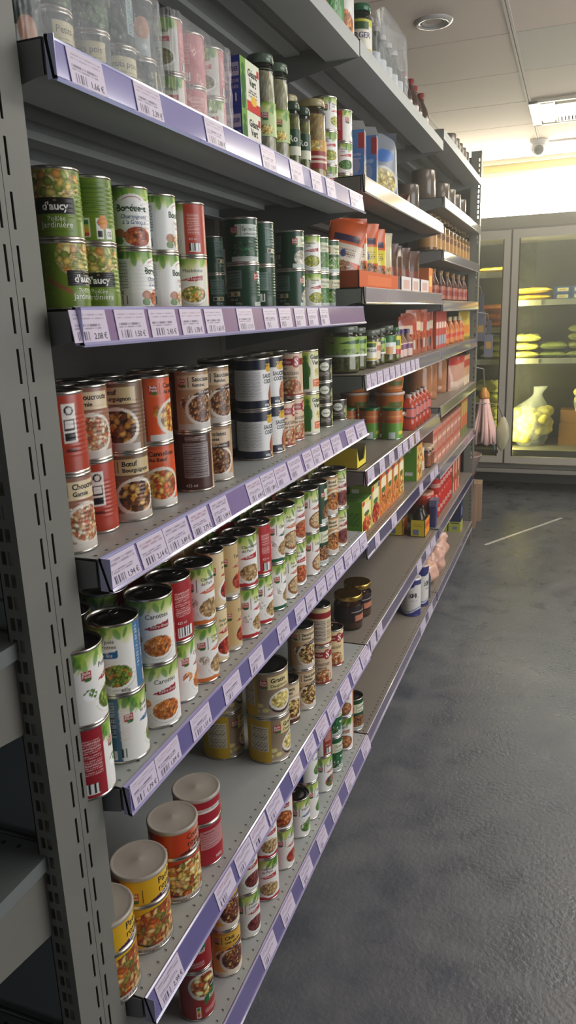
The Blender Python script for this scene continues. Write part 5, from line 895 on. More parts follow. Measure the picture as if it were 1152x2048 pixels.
def shelf(label, group, y0, y1, z, rail=True, tags=(), railcol=(120, 112, 172), beadcol=(176, 174, 214), col=GREY, name='shelf', rx=.0):
    t = thing(name, label, 'shelf', (0, 0, 0), 0, group)
    obj('board', board(y0 + .0035, y1 - .0035, z, col), 'paint', t)
    for y in (y0 + .001, y1 - .0032): obj('bracket', bracket(y, z, (126, 128, 126)), 'paint', t)
    if z < .2: m = MB(); m.box(-.06, -.05, y0 + .004, y1 - .004, 0, .112, (92, 92, 92)); obj('plinth', m, 'paint', t)
    if rail:
        m = MB(); a, b = y0 + .003, y1 - .003
        A = np.array([.0045, z - .0012]); B = np.array([.0098 + rx, z - .0385])
        m.prism([(.0006, z - .001), A, B, (B[0] - .0035, B[1])], a, b, railcol)
        m.prism([(.0004, z + .0006), (.0028, z + .0022), (.0052, z + .0008), (.0052, z - .0016), (.0008, z - .0014)], a, b, beadcol)
        m.prism([(B[0] - .0036, B[1] + .0005), (B[0] + .0018, B[1] + .0008), (B[0] + .0042, B[1] - .0018), (B[0] + .002, B[1] - .0046), (B[0] - .0028, B[1] - .003)], a, b, beadcol)
        m.box(.0006, .0125 + rx, a, a + .0012, z - .041, z + .001, beadcol)
        r = obj('price_rail', m, 'rail', t)
        nrm = np.array([A[1] - B[1], 0, B[0] - A[0]]); nrm /= np.linalg.norm(nrm); dv = np.array([A[0] - B[0], 0, A[1] - B[1]]); hh = np.linalg.norm(dv); dv /= hh
        for q, (ta, tb, price) in enumerate(tags):
            W = (tb - ta) * 1000; L = Lab(W, hh * 1000 - 1.5, (214, 202, 220), max(14, int(W * .7)), 26, rnd=q); h = L.H
            L.micro(-W * .42, W * .42, h * .62, h * .92, (150, 110, 120) if q % 2 else (120, 104, 120), 4.2, .55); L.micro(-W * .42, W * .30, h * .40, h * .54, (90, 80, 100), 3.6, .7)
            L.bars(-W * .40, -W * .02, h * .03, h * .34, (60, 54, 74), (208, 196, 216))
            if price: L.txt(price, W * .06, h * .08, h * .20, (50, 46, 60), W * .40)
            m = MB(); o = np.array([B[0], (ta + tb) / 2, B[1]]) + nrm * .0014 + dv * .0006
            L.emit(m, flat_fn(o, (0, 1, 0), dv, nrm))
            e = nrm * .0009; c0 = o - np.array([0, W / 2000, 0]); c1 = o + np.array([0, W / 2000, 0]); up = dv * L.H / 1000
            V = [c0, c1, c1 + up, c0 + up]; V = V + [v - e for v in V]; m.add(V, (206, 196, 214), [[[0, 4, 5, 1], [1, 5, 6, 2], [2, 6, 7, 3], [3, 7, 4, 0], [7, 6, 5, 4]]])
            obj('price_tag', m, 'print', r)
    return t
R1C = ((150, 148, 186), (196, 196, 226))
gN, gM, gF = 'shelves of the near bay', 'shelves of the middle bay', 'shelves of the far bay'
SHN = {'S1': 'second', 'S2': 'third', 'S3': 'fourth', 'S4': 'fifth', 'S5': 'sixth', 'S6': 'bottom'}
CONT = {'S1': 'film-wrapped tins, carton packs and jars', 'S2': 'green vegetable tins', 'S3': 'stew and sausage tins', 'S4': 'carrot and mushroom tins', 'S5': 'paella and gratin tins', 'S6': 'ravioli and chili tins'}
for k in ('S1', 'S2', 'S3', 'S4', 'S5', 'S6'):
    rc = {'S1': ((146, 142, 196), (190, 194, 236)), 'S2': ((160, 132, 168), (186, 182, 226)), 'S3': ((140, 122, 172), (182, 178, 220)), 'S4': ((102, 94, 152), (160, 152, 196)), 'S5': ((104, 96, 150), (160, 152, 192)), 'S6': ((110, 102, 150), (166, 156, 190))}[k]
    shelf(f'grey {SHN[k]} shelf of the near bay carrying {CONT[k]}', gN, 0, PITCH, SZ[k], True, TAGS[k], rc[0], rc[1], rx=.005 if k in ('S3', 'S5', 'S6') else 0)
shelf('grey top shelf of the near bay without a price rail', gN, 0, PITCH, 2.036, False)
shelf('grey top shelf of the middle bay carrying wrapped bottles', gM, PITCH, 2 * PITCH, 2.042, False)
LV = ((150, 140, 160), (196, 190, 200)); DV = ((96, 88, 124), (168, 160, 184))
for nm, z, tg, cc, what in (('R1', SZ['R1'], (), ((176, 172, 168), (206, 204, 196)), 'blue pasta packs'), ('R2', SZ['R2'], (), ((168, 156, 166), (210, 204, 204)), 'orange lentil bags'), ('R3', SZ['R3'], TAGS['R3'], LV, 'pickle jars'), ('R4', SZ['R4'], TAGS['R4'], DV, 'green and orange canisters'), ('R5', SZ['R5'], TAGS['R5'], DV, 'soup cartons'), ('R6', SZ['S5'], TAGS['R6'], DV, 'brown jars with gold lids'), ('base', SZ['S6'], TAGS['S6b'], DV, 'white salt canisters')):
    shelf(f'grey shelf of the middle bay carrying {what}', gM, PITCH, 2 * PITCH, z, True, tg, cc[0], cc[1], (140, 131, 122), rx=-.002)
shelf('grey top shelf of the far bay carrying a dark tin row', gF, 2 * PITCH, 3 * PITCH, 2.088, False)
for z, cc, what in ((SZ['T1'], ((176, 172, 160), (206, 204, 190)), 'tall dark tins'), (SZ['T2'], LV, 'amber jars'), (SZ['T3'], LV, 'dark sauce bottles'), (SZ['R3'], LV, 'orange sauce bottles'), (SZ['T5'], ((150, 144, 120), (196, 190, 180)), 'clear bags and tall drums'), (SZ['T6'], LV, 'pink multipacks'), (.452, DV, 'red drink cans'), (SZ['S6'], DV, 'blue and lime boxes')):
    shelf(f'grey shelf of the far bay carrying {what}', gF, 2 * PITCH, 3 * PITCH, z, True, (), cc[0], cc[1], (140, 131, 122), rx=-.002)

# shelves of the end display, hooked on the near post and reaching towards the viewer
for z, d in ((1.048, 'upper'), (.761, 'middle'), (.45, 'lower')):
    t = thing('end_shelf', f'empty grey {d} shelf hooked on the end display frame', 'shelf', (0, 0, 0), 0, 'empty shelves of the end display')
    xr, yb, yf = -.045, -.085, -.50; ESC = (112, 118, 116)  # shelf grey darkened here, the dim light put into the colour
    m = MB(); m.box(-.86, xr, yf, yb, z - .0015, z, ESC); m.box(xr - .0015, xr, yf, yb - .012, z - .02, z - .0015, ESC); m.box(-.86, xr, yf, yf + .0015, z - .036, z - .0015, ESC)
    for k in range(16): m.lathe([(.0032, z + .0003), (0, z + .0003)], (16, 16, 16), 10, 0, False, (-.09 - .024 * k, -.098, 0))
    obj('board', m, 'paint', t)
    m = MB(); m.prism([(yb - .015, z - .0025), (yf + .004, z - .0025), (yf + .004, z - .036), (-.30, z - .085), (yb - .022, z - .117), (yb - .015, z - .110)], xr - .008, xr - .0055, (116, 114, 106), axis='x')
    for zz in (z - .022, z - .07, z - .1): m.box(xr - .0075, xr - .006, yb - .017, -.1025, zz - .012, zz, (120, 120, 118))
    obj('bracket', m, 'paint', t)
    m = MB(); m.tube([(-.86, yb + .006, z - .002), (xr - .02, yb + .006, z - .002)], .004, (40, 42, 44)); obj('dark_gap_bar', m, 'gloss', t)  # dark bar put in for the shaded gap behind the board

# ------------------------------------------------------------------ added fill lights, glare volume, camera
def area(name, loc, rot, sx, sy, power, col):
    l = bpy.data.lights.new(name, 'AREA'); l.shape = 'RECTANGLE'; l.size = sx; l.size_y = sy; l.energy = power; l.color = col
    o = bpy.data.objects.new(name, l); C.objects.link(o); o.location = loc; o.rotation_euler = rot; return o
area('aisle_fill_lamp', (1.3, 1.6, 2.53), (0, 0, 0), .6, 1.2, 13, (1, .97, .93))  # unseen lamp added over the aisle as fill
area('aisle_fill_lamp', (1.3, 3.4, 2.53), (0, 0, 0), .6, 1.2, 32, (1, .92, .78))  # unseen warm fill, added to lift the dark far shelves
area('side_key_light', (3.2, 1.4, 1.5), (math.radians(90), 0, math.radians(90)), 2.6, 1.9, 76, (.97, .97, .98))  # unseen key light added from the aisle side
w = bpy.data.worlds.new('shop_ambient'); bpy.context.scene.world = w; w.use_nodes = True
bg = w.node_tree.nodes['Background']; bg.inputs['Color'].default_value = (.80, .86, 1.0, 1); bg.inputs['Strength'].default_value = .11
hz = w.node_tree.nodes.new('ShaderNodeVolumeScatter'); hz.inputs['Color'].default_value = (1, .985, .93, 1); hz.inputs['Density'].default_value = .03; hz.inputs['Anisotropy'].default_value = .72   # thin scattering volume added to imitate lens glare
w.node_tree.links.new(hz.outputs[0], w.node_tree.nodes['World Output'].inputs['Volume'])
area('rear_fill_light', (.6, -3.1, 1.5), (math.radians(90), 0, 0), 3.4, 2.2, 7, (.80, .90, 1))  # unseen fill added behind the camera in place of ambient light
cam = bpy.data.cameras.new('camera'); cam.sensor_fit = 'VERTICAL'; cam.sensor_height = 36; cam.lens = 1487.243 / 2048 * 36; cam.clip_start = .02
co = bpy.data.objects.new('camera', cam); C.objects.link(co)
from mathutils import Matrix, Vector
yaw, pit, rol = .368033, -.257523, -.0353705
fw = Vector((-math.sin(yaw) * math.cos(pit), math.cos(yaw) * math.cos(pit), math.sin(pit))); r0 = fw.cross(Vector((0, 0, 1))).normalized(); u0 = r0.cross(fw)
r1 = r0 * math.cos(rol) + u0 * math.sin(rol); u1 = u0 * math.cos(rol) - r0 * math.sin(rol)
co.matrix_world = Matrix(((r1.x, u1.x, -fw.x, .5309), (r1.y, u1.y, -fw.y, -.7213), (r1.z, u1.z, -fw.z, 1.3975), (0, 0, 0, 1)))
sc = bpy.context.scene; sc.camera = co
sc.view_settings.view_transform = 'Standard'; sc.view_settings.look = 'None'; sc.view_settings.gamma = 1; sc.view_settings.exposure = 0.08; sc.view_settings.use_curve_mapping = False
sc.cycles.volume_bounces = 0; sc.cycles.max_bounces = 6; sc.cycles.transparent_max_bounces = 12; sc.cycles.caustics_reflective = False; sc.cycles.caustics_refractive = False; sc.cycles.sample_clamp_indirect = 4

# ------------------------------------------------------------------ jars, cartons, bags and bottles
def mk(x): return x if callable(x) else (lambda W, H: Lab(W, H, x, 10, 10))
def face(mb, o, du, W, H, lab, n, mat=0):
    L = mk(lab)(W * 1000, H * 1000); L.emit(mb, flat_fn(o, du, (0, 0, 1), n), mat)
def carton_mesh(w, d, H, near, front, top, flap=True):
    # origin at the middle of the base; -Y face "near", +X face "front"
    m = MB(); x, y = w / 2, d / 2; b = .0006
    face(m, (0, -y, 0), (1, 0, 0), w, H, near, (0, -1, 0)); face(m, (x, 0, 0), (0, 1, 0), d, H, front, (1, 0, 0))
    bc = mk(near)(w * 1000, H * 1000).c[0, 0]
    m.add([(-x, -y, 0), (-x, y, 0), (x, y, 0), (-x, -y, H), (-x, y, H), (x, y, H), (x, -y, H), (x, -y, 0)], bc, [[[0, 3, 4, 1], [1, 4, 5, 2], [0, 1, 2, 7]]])
    m.add([(-x, -y, H), (x, -y, H), (x, y, H), (-x, y, H)], top, [[0, 1, 2, 3]])
    if flap: m.box(-x + .002, x - .002, -.0008, .0008, H, H + .0004, [q * .6 for q in top])
    return m
def carton(name, label, cat, x0, x1, y0, y1, z, H, near, front, top, group=None, rot=0, mat='matte'):
    o = obj(name, carton_mesh(x1 - x0, y1 - y0, H, near, front, top), mat, None, ((x0 + x1) / 2, (y0 + y1) / 2, z)); o.rotation_euler = (0, 0, math.radians(rot)); return tag(o, label, cat, group)
def tray(name, label, cat, x0, x1, y0, y1, z, H, near, front, inner, group=None, cut=0.0, back=None):
    # open cardboard display tray, four walls and a floor, front wall may dip
    t = thing(name, label, cat, ((x0 + x1) / 2, (y0 + y1) / 2, z), 0, group); x, y = (x1 - x0) / 2, (y1 - y0) / 2; w = .003; m = MB(); hb = back or H
    m.box(-x, x, -y, y, 0, w, inner); face(m, (0, -y, 0), (1, 0, 0), 2 * x, H, near, (0, -1, 0)); m.box(-x, x, -y + .0003, -y + w, w, H - .0005, inner)
    m.box(-x, x, y - w, y, w, H, inner); m.box(-x, -x + w, -y, y, w, hb, inner)
    if cut:
        s = np.linspace(-y, y, 15); top = H - cut * np.clip(np.cos(s / y * PI / 2) * 1.6, 0, 1); P = np.zeros((2, 15, 3)); P[..., 0] = x; P[..., 1] = s; P[1, :, 2] = top
        c = mk(front)(10, 10).c[0, 0]; m.grid(P, c, 0, False); P2 = P.copy(); P2[..., 0] -= w; m.grid(P2[::-1], inner, 0, False); m.grid(np.stack([P[1], P2[1]]), c, 0, False)
    else: face(m, (x, 0, 0), (0, 1, 0), 2 * y, H, front, (1, 0, 0)); m.box(x - w, x - .0003, -y, y, w, H - .0005, inner)
    obj('tray', m, 'matte', t); return t
def pouch_mesh(w, h, t, front, back, rnd=0):
    m = MB(); L = mk(front)(w * 1000, h * 1000); g = np.random.default_rng(rnd); ph = g.uniform(0, 6, 4)
    def sh(sg):
        def fn(u, v, off):
            a = np.clip(1 - (2 * u / w) ** 2, 0, 1) ** .6; q = v / h; b = np.clip(1 - np.clip((q - .12) / .88, 0, 1) ** 2.2, 0, 1) * (.35 + .65 * np.clip(q / .12, 0, 1))
            dx = sg * (t / 2 * a * b + .0015 * np.sin(40 * u + ph[0]) * np.sin(60 * v + ph[1]) * a) + off * sg + .006 * np.sin(14 * u + ph[2]) * np.clip((q - .75) / .25, 0, 1)
            return np.stack([dx, sg * u * (1 - .10 * b * a), v], -1)
        return fn
    L.u = L.u; L.emit(m, sh(1)); B = Lab(w * 1000, h * 1000, back, max(12, L.U.shape[1] // 3), max(12, L.U.shape[0] // 3)); B.emit(m, sh(-1)); return m
def pouch(name, label, cat, loc, rot, w, h, t, front, back, group=None, tilt=(0, 0), mat='foil', rnd=0):
    o = obj(name, pouch_mesh(w, h, t, front, back, rnd), mat, None, loc); o.rotation_euler = (math.radians(tilt[0]), math.radians(tilt[1]), math.radians(rot)); return tag(o, label, cat, group)
def jar_proto(R, H, lid, cont, lab=None, neck=.82, lidh=.016, zl=(.22, .72), fill=.86, labmat='print', lidgold=False):
    g = MB(); sh = H - lidh; rn = R * neck
    g.lathe([(0, .001), (R - .006, 0), (R - .001, .004), (R, .012), (R, sh - R * .55), (R * .97, sh - R * .38), (rn + .002, sh - .012), (rn - .001, sh - .006), (rn - .001, H - .004)], (230, 236, 230), 40)
    c = MB(); ri = R - .0025; z1 = max(.02, (sh - R * .45) * (fill / .86))
    nz, nu = 24, 48; P = np.zeros((nz, nu + 1, 3)); th = np.linspace(0, 2 * PI, nu + 1); zz = np.linspace(.004, z1, nz); rr = ri * np.ones(nz); rr[0] = ri * .9; rr[-1] = ri * .75
    P[..., 0] = rr[:, None] * np.cos(th); P[..., 1] = rr[:, None] * np.sin(th); P[..., 2] = zz[:, None]
    gg = np.random.default_rng(int(R * 1e4 + H * 1e3)); col = np.asarray(cont)[gg.integers(len(cont), size=(nz, nu + 1))] * gg.uniform(.8, 1.1, (nz, nu + 1, 1)); col[:, -1] = col[:, 0]; c.grid(P, np.clip(col, 0, 255))
    c.lathe([(ri * .75, z1), (0, z1 + .001)], cont[0], 32)
    l = MB(); l.lathe([(rn + .0005, sh), (rn + .0022, sh + .001), (rn + .0022, H - .002), (rn + .001, H), (rn - .003, H - .0006), (rn * .6, H - .0012), (0, H - .0012)], lid, 40)
    out = [('glass', g.mesh('glass', [M['glass']]), []), ('contents', c.mesh('contents', [M['food']]), []), ('lid', l.mesh('lid', [M['tin' if lidgold else 'gloss']]), [])]
    if lab is not None:
        b = MB(); L = lab(2 * PI * R * 1000, (zl[1] - zl[0]) * H * 1000); L.emit(b, cyl_fn(R + .0004, zl[0] * H)); out.append(('label', b.mesh('label', [M[labmat]]), []))
    return out
def bottle_proto(prof, col, cap, zc, rc, hc, lab=None, Rl=None, zl=None, mat='gloss', capmat='gloss'):
    b = MB(); b.lathe(prof, col, 32); c = MB(); c.lathe([(rc, zc), (rc, zc + hc * .9), (rc * .9, zc + hc), (0, zc + hc)], cap, 24)
    out = [('body', b.mesh('body', [M[mat]]), []), ('cap', c.mesh('cap', [M[capmat]]), [])]
    if lab is not None:
        m = MB(); L = lab(2 * PI * Rl * 1000, (zl[1] - zl[0]) * 1000); L.emit(m, cyl_fn(Rl + .0004, zl[0])); out.append(('label', m.mesh('label', [M['print']]), []))
    return out
def aim(x, y, phi=0): return math.atan2(-.7213 - y, .5309 - x) + math.radians(phi)
def blabel(base, blocks=(), words=(), food=None):
    def f(W, H):
        L = Lab(W, H, base, 70, 36)
        for u0, u1, v0, v1, c in blocks: L.rect(u0 * W, u1 * W, v0 * H, v1 * H, c)
        if food: L.food(food[0] * W, food[1] * H, food[2] * W, food[3] * H, food[4], food[5], food[6] if len(food) > 6 else 1.2)
        for w_, u, v, s_, c in words: L.txt(w_, u * W, v * H, s_ * H, c, None, 'c', bold=.02)
        return L
    return f
S1z = SZ['S1']; S0z, R0z = 2.036, 2.042
# -- second shelf, near bay
def gv_front(W, H):
    L = Lab(W, H, (236, 232, 218), 60, 60); L.wash(.8 * H, (226, 232, 200)); L.rect(-W * .5, -W * .22, 0, H, (120, 164, 70)); L.ell(-W * .36, .80 * H, W * .08, .09 * H, (60, 116, 46)); L.ell(-W * .36, .5 * H, W * .12, .22 * H, (50, 106, 40)); L.ell(-W * .38, .16 * H, W * .1, .18 * H, (46, 98, 36))
    L.txt('Géant', W * .12, .70 * H, .15 * H, (36, 56, 36), W * .56, 'c', bold=.03); L.txt('Vert', W * .12, .52 * H, .15 * H, (36, 56, 36), W * .46, 'c', bold=.03); L.micro(-W * .1, W * .34, .30 * H, .46 * H, (70, 60, 50), 5)
    L.rect(-W * .2, W * .5, 0, .2 * H, (206, 52, 36)); L.ell(W * .16, .24 * H, W * .16, .1 * H, (236, 190, 70)); L.rect(W * .36, W * .48, .76 * H, .9 * H, (200, 40, 40)); return L
def gv_side(W, H):
    L = Lab(W, H, (52, 76, 176), 30, 50); L.rect(-W * .4, W * .42, .62 * H, .86 * H, (206, 214, 240)); L.txt('À GAGNER', 0, .70 * H, .09 * H, (40, 60, 160), W * .74, 'c', bold=.02); L.txt('UN SÉJOUR', 0, .48 * H, .07 * H, (226, 230, 246), W * .8, 'c'); L.txt('EN VAN', 0, .36 * H, .08 * H, (226, 230, 246), W * .7, 'c'); L.txt('1', W * .2, .12 * H, .16 * H, (240, 242, 250), None, 'c', bold=.03); return L
for i, w_ in enumerate(('lower', 'upper')):
    carton('sweetcorn_carton', f'{w_} white and blue carton pack with green figure, beside tall asparagus jars', 'carton', -.097, -.062, .655, .744, S1z + .0845 * i, .084, gv_side, gv_front, (226, 222, 206), 'green figure carton packs')
ASP = [(206, 200, 160), (222, 216, 180), (190, 180, 130), (230, 226, 196)]
asp = jar_proto(.028, .205, (92, 110, 92), ASP, lambda W, H: (lambda L: (L.leaves(.72 * H, 30), L.badge(0, .60 * H, 13), L.food(4, .2 * H, 16, .14 * H, CREAM, 3, 2), L)[-1])(Lab(W, H, (196, 214, 150), 60, 40)), neck=.86, zl=(.28, .58))
for x, y, w_ in ((-.08, .797, 'beside the carton packs'), (-.075, .862, 'second from the carton packs')):
    place(asp, 'glass_jar', f'tall slim jar of white asparagus, {w_}', 'glass jar', (x, y, S1z), aim(x, y, 10), 'white asparagus jars')
ro = jar_proto(.018, .139, (60, 80, 60), [(150, 150, 70), (170, 170, 90), (120, 130, 60)], blabel((28, 70, 44), ((-.5, .5, .0, .35, (222, 222, 200)),), (('Ro', 0, .52, .26, (236, 236, 226)),)), neck=.85, zl=(.26, .62))
for x, y, w_ in ((-.05, .884, 'nearer'), (-.045, .935, 'farther')):
    place(ro, 'glass_jar', f'small slim jar with dark green label, {w_} of the two below tall jars', 'glass jar', (x, y, S1z), aim(x, y, 10), 'small green-label jars')
chk = jar_proto(.033, .20, (176, 164, 120), [(214, 180, 110), (226, 196, 130), (196, 160, 90)], blabel((150, 40, 44), ((-.5, .5, .62, 1, (206, 150, 60)), (-.2, .2, .38, .46, (226, 206, 186)), (-.2, .2, .2, .28, (226, 206, 186))), (), (0, .82, .08, .14, CREAM, 3)), neck=.86, zl=(.24, .55))
for x, y, w_ in ((-.13, 1.062, 'nearer'), (-.085, 1.125, 'farther')):
    place(chk, 'glass_jar', f'jar of golden chickpeas with red label, {w_} of the pair beside flageolet tins', 'glass jar', (x, y, S1z), aim(x, y, 15), 'chickpea jars')
def wrap(kinds, label, pad=.004):
    it = [q for q in ITEMS if q[1] in kinds and abs(q[4] - S1z) < .2]; R = KD[kinds[0]][0]
    x0, x1 = min(q[2] for q in it) - R - pad, max(q[2] for q in it) + R + pad; y0, y1 = min(q[3] for q in it) - R - pad, max(q[3] for q in it) + R + pad; H = .16 + pad
    nu, nv = 96, 16; th = np.linspace(0, 2 * PI, nu + 1); c, s_ = np.cos(th), np.sin(th); px = np.sign(c) * np.abs(c) ** .28; py = np.sign(s_) * np.abs(s_) ** .16
    P = np.zeros((nv + 3, nu + 1, 3))
    for k in range(nv + 3):
        f = min(1, k / nv); sh = 1.0 if k <= nv else (.8, .02)[k - nv - 1]; wv = .0016 * np.sin(9 * th + k) + .001 * np.sin(23 * th)
        P[k, :, 0] = (x0 + x1) / 2 + px * ((x1 - x0) / 2 + wv) * sh; P[k, :, 1] = (y0 + y1) / 2 + py * ((y1 - y0) / 2 + wv) * sh; P[k, :, 2] = S1z + .001 + f * H + (.0015 if k > nv else 0)
    P[:, -1] = P[:, 0]; m = MB(); m.grid(P, (220, 224, 226)); return tag(obj('shrink_wrap', m, 'film'), label, 'plastic film', 'shrink wraps on the second shelf')
wrap(('s1gp',), 'clear shrink wrap around the dark green pea tins at the near post')
wrap(('s1mac',), 'clear shrink wrap around the pale vegetable macedoine tins')
# -- top shelves
pouch('vegetable_pack', 'orange-red vegetable pack, nearest of those on the top shelf', 'food pack', (-.07, 1.09, S0z), -50, .08, .17, .04, blabel((196, 70, 40), (), (), (0, .5, .4, .4, TOMATO, 6)), (170, 60, 40), 'packs on the top shelf', rnd=1)
pouch('vegetable_pack', 'green bean pack standing on the end of the top shelf', 'food pack', (-.065, 1.195, S0z), -50, .09, .17, .045, blabel((80, 150, 80), ((-.5, .5, 0, .16, (226, 232, 226)),), (), (0, .6, .46, .36, [(90, 170, 90), (130, 200, 120), (70, 140, 70)], 3, 4)), (90, 150, 80), 'packs on the top shelf', rnd=2)
pouch('vegetable_pack', 'white pack with red banner and orange beans, beside the brown jar', 'food pack', (-.055, 1.285, R0z), -45, .07, .165, .04, blabel((240, 238, 230), ((-.5, .5, .82, 1, (160, 190, 70)), (-.5, .3, .62, .72, (196, 40, 44))), (), (0, .26, .4, .2, CARROT, 5)), (226, 226, 216), 'packs on the top shelf', rnd=3)
def put_jar(pr, label, x, y, z, phi=10, group=None, name='glass_jar', cat='glass jar'): return place(pr, name, label, cat, (x, y, z), aim(x, y, phi), group)
brn = jar_proto(.030, .145, (86, 80, 76), [(150, 120, 80), (170, 140, 96)], None, neck=.8)
put_jar(brn, 'plain jar of tan sauce between the white pack and the green-lidded jar', -.075, 1.358, R0z)
BURG = blabel((236, 232, 214), ((-.5, .5, .78, 1, (206, 206, 70)), (-.1, .14, .72, .92, (50, 90, 44)), (-.3, .2, .04, .16, (206, 180, 70))), (('BURGER', .0, .46, .17, (70, 60, 120)),))
put_jar(jar_proto(.035, .135, (36, 100, 66), [(150, 150, 90), (170, 168, 110)], BURG, neck=.86, zl=(.12, .72)), 'burger gherkin jar with dark green lid on the top shelf', -.055, 1.444, R0z, 0)
t = tray('bottle_tray', 'torn cardboard tray holding the film-wrapped bottles on the top shelf', 'cardboard tray', -.115, -.03, 1.575, 1.965, R0z, .035, (190, 200, 206), blabel((150, 116, 90), ((-.4, .2, .2, .7, (172, 130, 110)),)), (140, 112, 88))
vin = bottle_proto([(0, .0), (.03, 0), (.033, .004), (.033, .075), (.028, .098), (.014, .122), (.0125, .15), (.014, .152)], (96, 104, 96), (206, 206, 206), .148, .015, .014, lambda W, H: Lab(W, H, (206, 214, 218), 20, 12), .0332, (.012, .07), 'gloss')
for i in range(5): place(vin, 'vinegar_bottle', f'{("first", "second", "third", "fourth", "fifth")[i]} bottle from the near end inside the wrapped tray', 'bottle', (-.0725, 1.615 + .077 * i, R0z + .003), aim(-.07, 1.6), 'bottles in the wrapped tray')
nu, nv = 64, 14; th = np.linspace(0, 2 * PI, nu + 1); P = np.zeros((nv + 2, nu + 1, 3)); c, s_ = np.cos(th), np.sin(th); px = np.sign(c) * np.abs(c) ** .3; py = np.sign(s_) * np.abs(s_) ** .18
for k in range(nv + 2):
    f = min(1, k / nv); wv = .003 * np.sin(7 * th + .9 * k) + .0025 * np.sin(15 * th + 2 * f); sh = (1 - .14 * max(0, f - .5)) if k <= nv else .05
    P[k, :, 0] = -.0725 + px * (.044 + wv) * sh; P[k, :, 1] = 1.77 + py * (.198 + wv) * sh; P[k, :, 2] = R0z + .002 + f * (.185 + .014 * np.sin(th * 2 + 1))
P[:, -1] = P[:, 0]; m = MB(); m.grid(P, (222, 224, 226)); tag(obj('shrink_wrap', m, 'film'), 'crumpled clear film around the tray of bottles on the top shelf', 'plastic film')
oil = bottle_proto([(0, 0), (.028, 0), (.031, .004), (.031, .07), (.024, .095), (.012, .118), (.012, .132)], (70, 50, 44), (150, 40, 44), .13, .0135, .02, blabel((206, 196, 186), ((-.5, .5, .3, .6, (176, 60, 56)),), ()), .0312, (.012, .06))
for i, (x, y) in enumerate(((-.075, 2.10), (-.07, 2.19), (-.075, 2.28), (-.07, 2.385))): put_jar(oil, f'dark squat bottle with red cap, {("first", "second", "third", "fourth")[i]} behind the wrapped tray', x, y, R0z, 10 * i, 'dark bottles on the top shelf', 'sauce_bottle', 'bottle')
dtin = [('body', (lambda m: (m.lathe([(0, 0), (.049, 0), (.05, .003), (.05, .1), (.049, .104), (.046, .103), (.045, .1), (0, .1)], (96, 82, 72), 40), m)[1])(MB()).mesh('body', [M['gloss']]), [])]
for i in range(5): place(dtin, 'coffee_tin', f'dark round tin on the far top shelf, {("first", "second", "third", "fourth", "fifth")[i]} in the row', 'tin', (-.095, 3.13 + .115 * i, 2.088), 0, 'dark tins on the far top shelf')
# -- third level of the middle bay: pasta packs and jars
def past(W, H):
    L = Lab(W, H, (84, 138, 206), 40, 50); L.rect(W * .16, W * .5, .70 * H, .96 * H, (176, 60, 60)); L.ell(-W * .05, .4 * H, W * .3, .14 * H, (150, 170, 206)); L.micro(-W * .3, W * .3, .52 * H, .62 * H, (206, 214, 230), 4); return L
def pastf(W, H):
    L = Lab(W, H, (140, 148, 158), 50, 70); L.rect(-W * .5, -W * .2, .6 * H, .95 * H, (176, 70, 70)); L.ell(W * .1, .66 * H, W * .3, .10 * H, (60, 116, 190)); L.food(W * .0, .27 * H, W * .42, .2 * H, CREAM + [(196, 180, 130)], 5, 2.4, plate=(206, 206, 200)); return L
R1z = SZ['R1']
for i, (y, lab) in enumerate(((1.478, 'blue pasta carton, nearer of the two by the tins'), (1.62, 'blue pasta carton, farther of the two by the tins'))):
    carton('pasta_carton', lab, 'carton', -.105, -.055, y, y + .045, R1z + .001, .155 + .012 * i, past, pastf, (70, 100, 160), 'blue pasta cartons', 8)
    m = MB(); m.prism([(-.03, 0), (.03, 0), (.012, .03), (-.02, .026)], -.001, .001, (206, 206, 202), axis='x'); o = obj('carton_flap', m, 'matte', bpy.data.objects[[q.name for q in C.objects if q.name.startswith('pasta_carton')][-1]]); o.location = (0, 0, .155 + .012 * i); o.rotation_euler = (0, 0, 1.57)
pouch('pasta_bag', 'tall grey pasta bag with oval picture, behind the blue cartons', 'food pack', (-.075, 1.755, R1z), -55, .125, .205, .05, pastf, (90, 96, 108), None, (0, -6), rnd=5)
tray('torn_display_tray', 'torn open grey and brown cardboard tray beside the pasta bag', 'cardboard tray', -.13, -.035, 1.80, 2.03, R1z, .058, (196, 200, 200), (170, 130, 104), (150, 120, 96), None, .03)
mtin = [('body', (lambda m: (m.lathe([(0, 0), (.043, 0), (.045, .002), (.045, .112), (.0435, .116), (.041, .1155), (.040, .113), (0, .113)], (96, 84, 74), 40), m)[1])(MB()).mesh('body', [M['gloss']]), [])]
for i, (x, y) in enumerate(((-.09, 2.235), (-.20, 2.12), (-.20, 2.33))): place(mtin, 'dark_tin', f'dark tin past the torn cardboard tray, {("nearest the shelf edge", "nearer of two set back", "farther of two set back")[i]}', 'tin', (x, y, R1z), 0, 'dark tins past the torn tray')
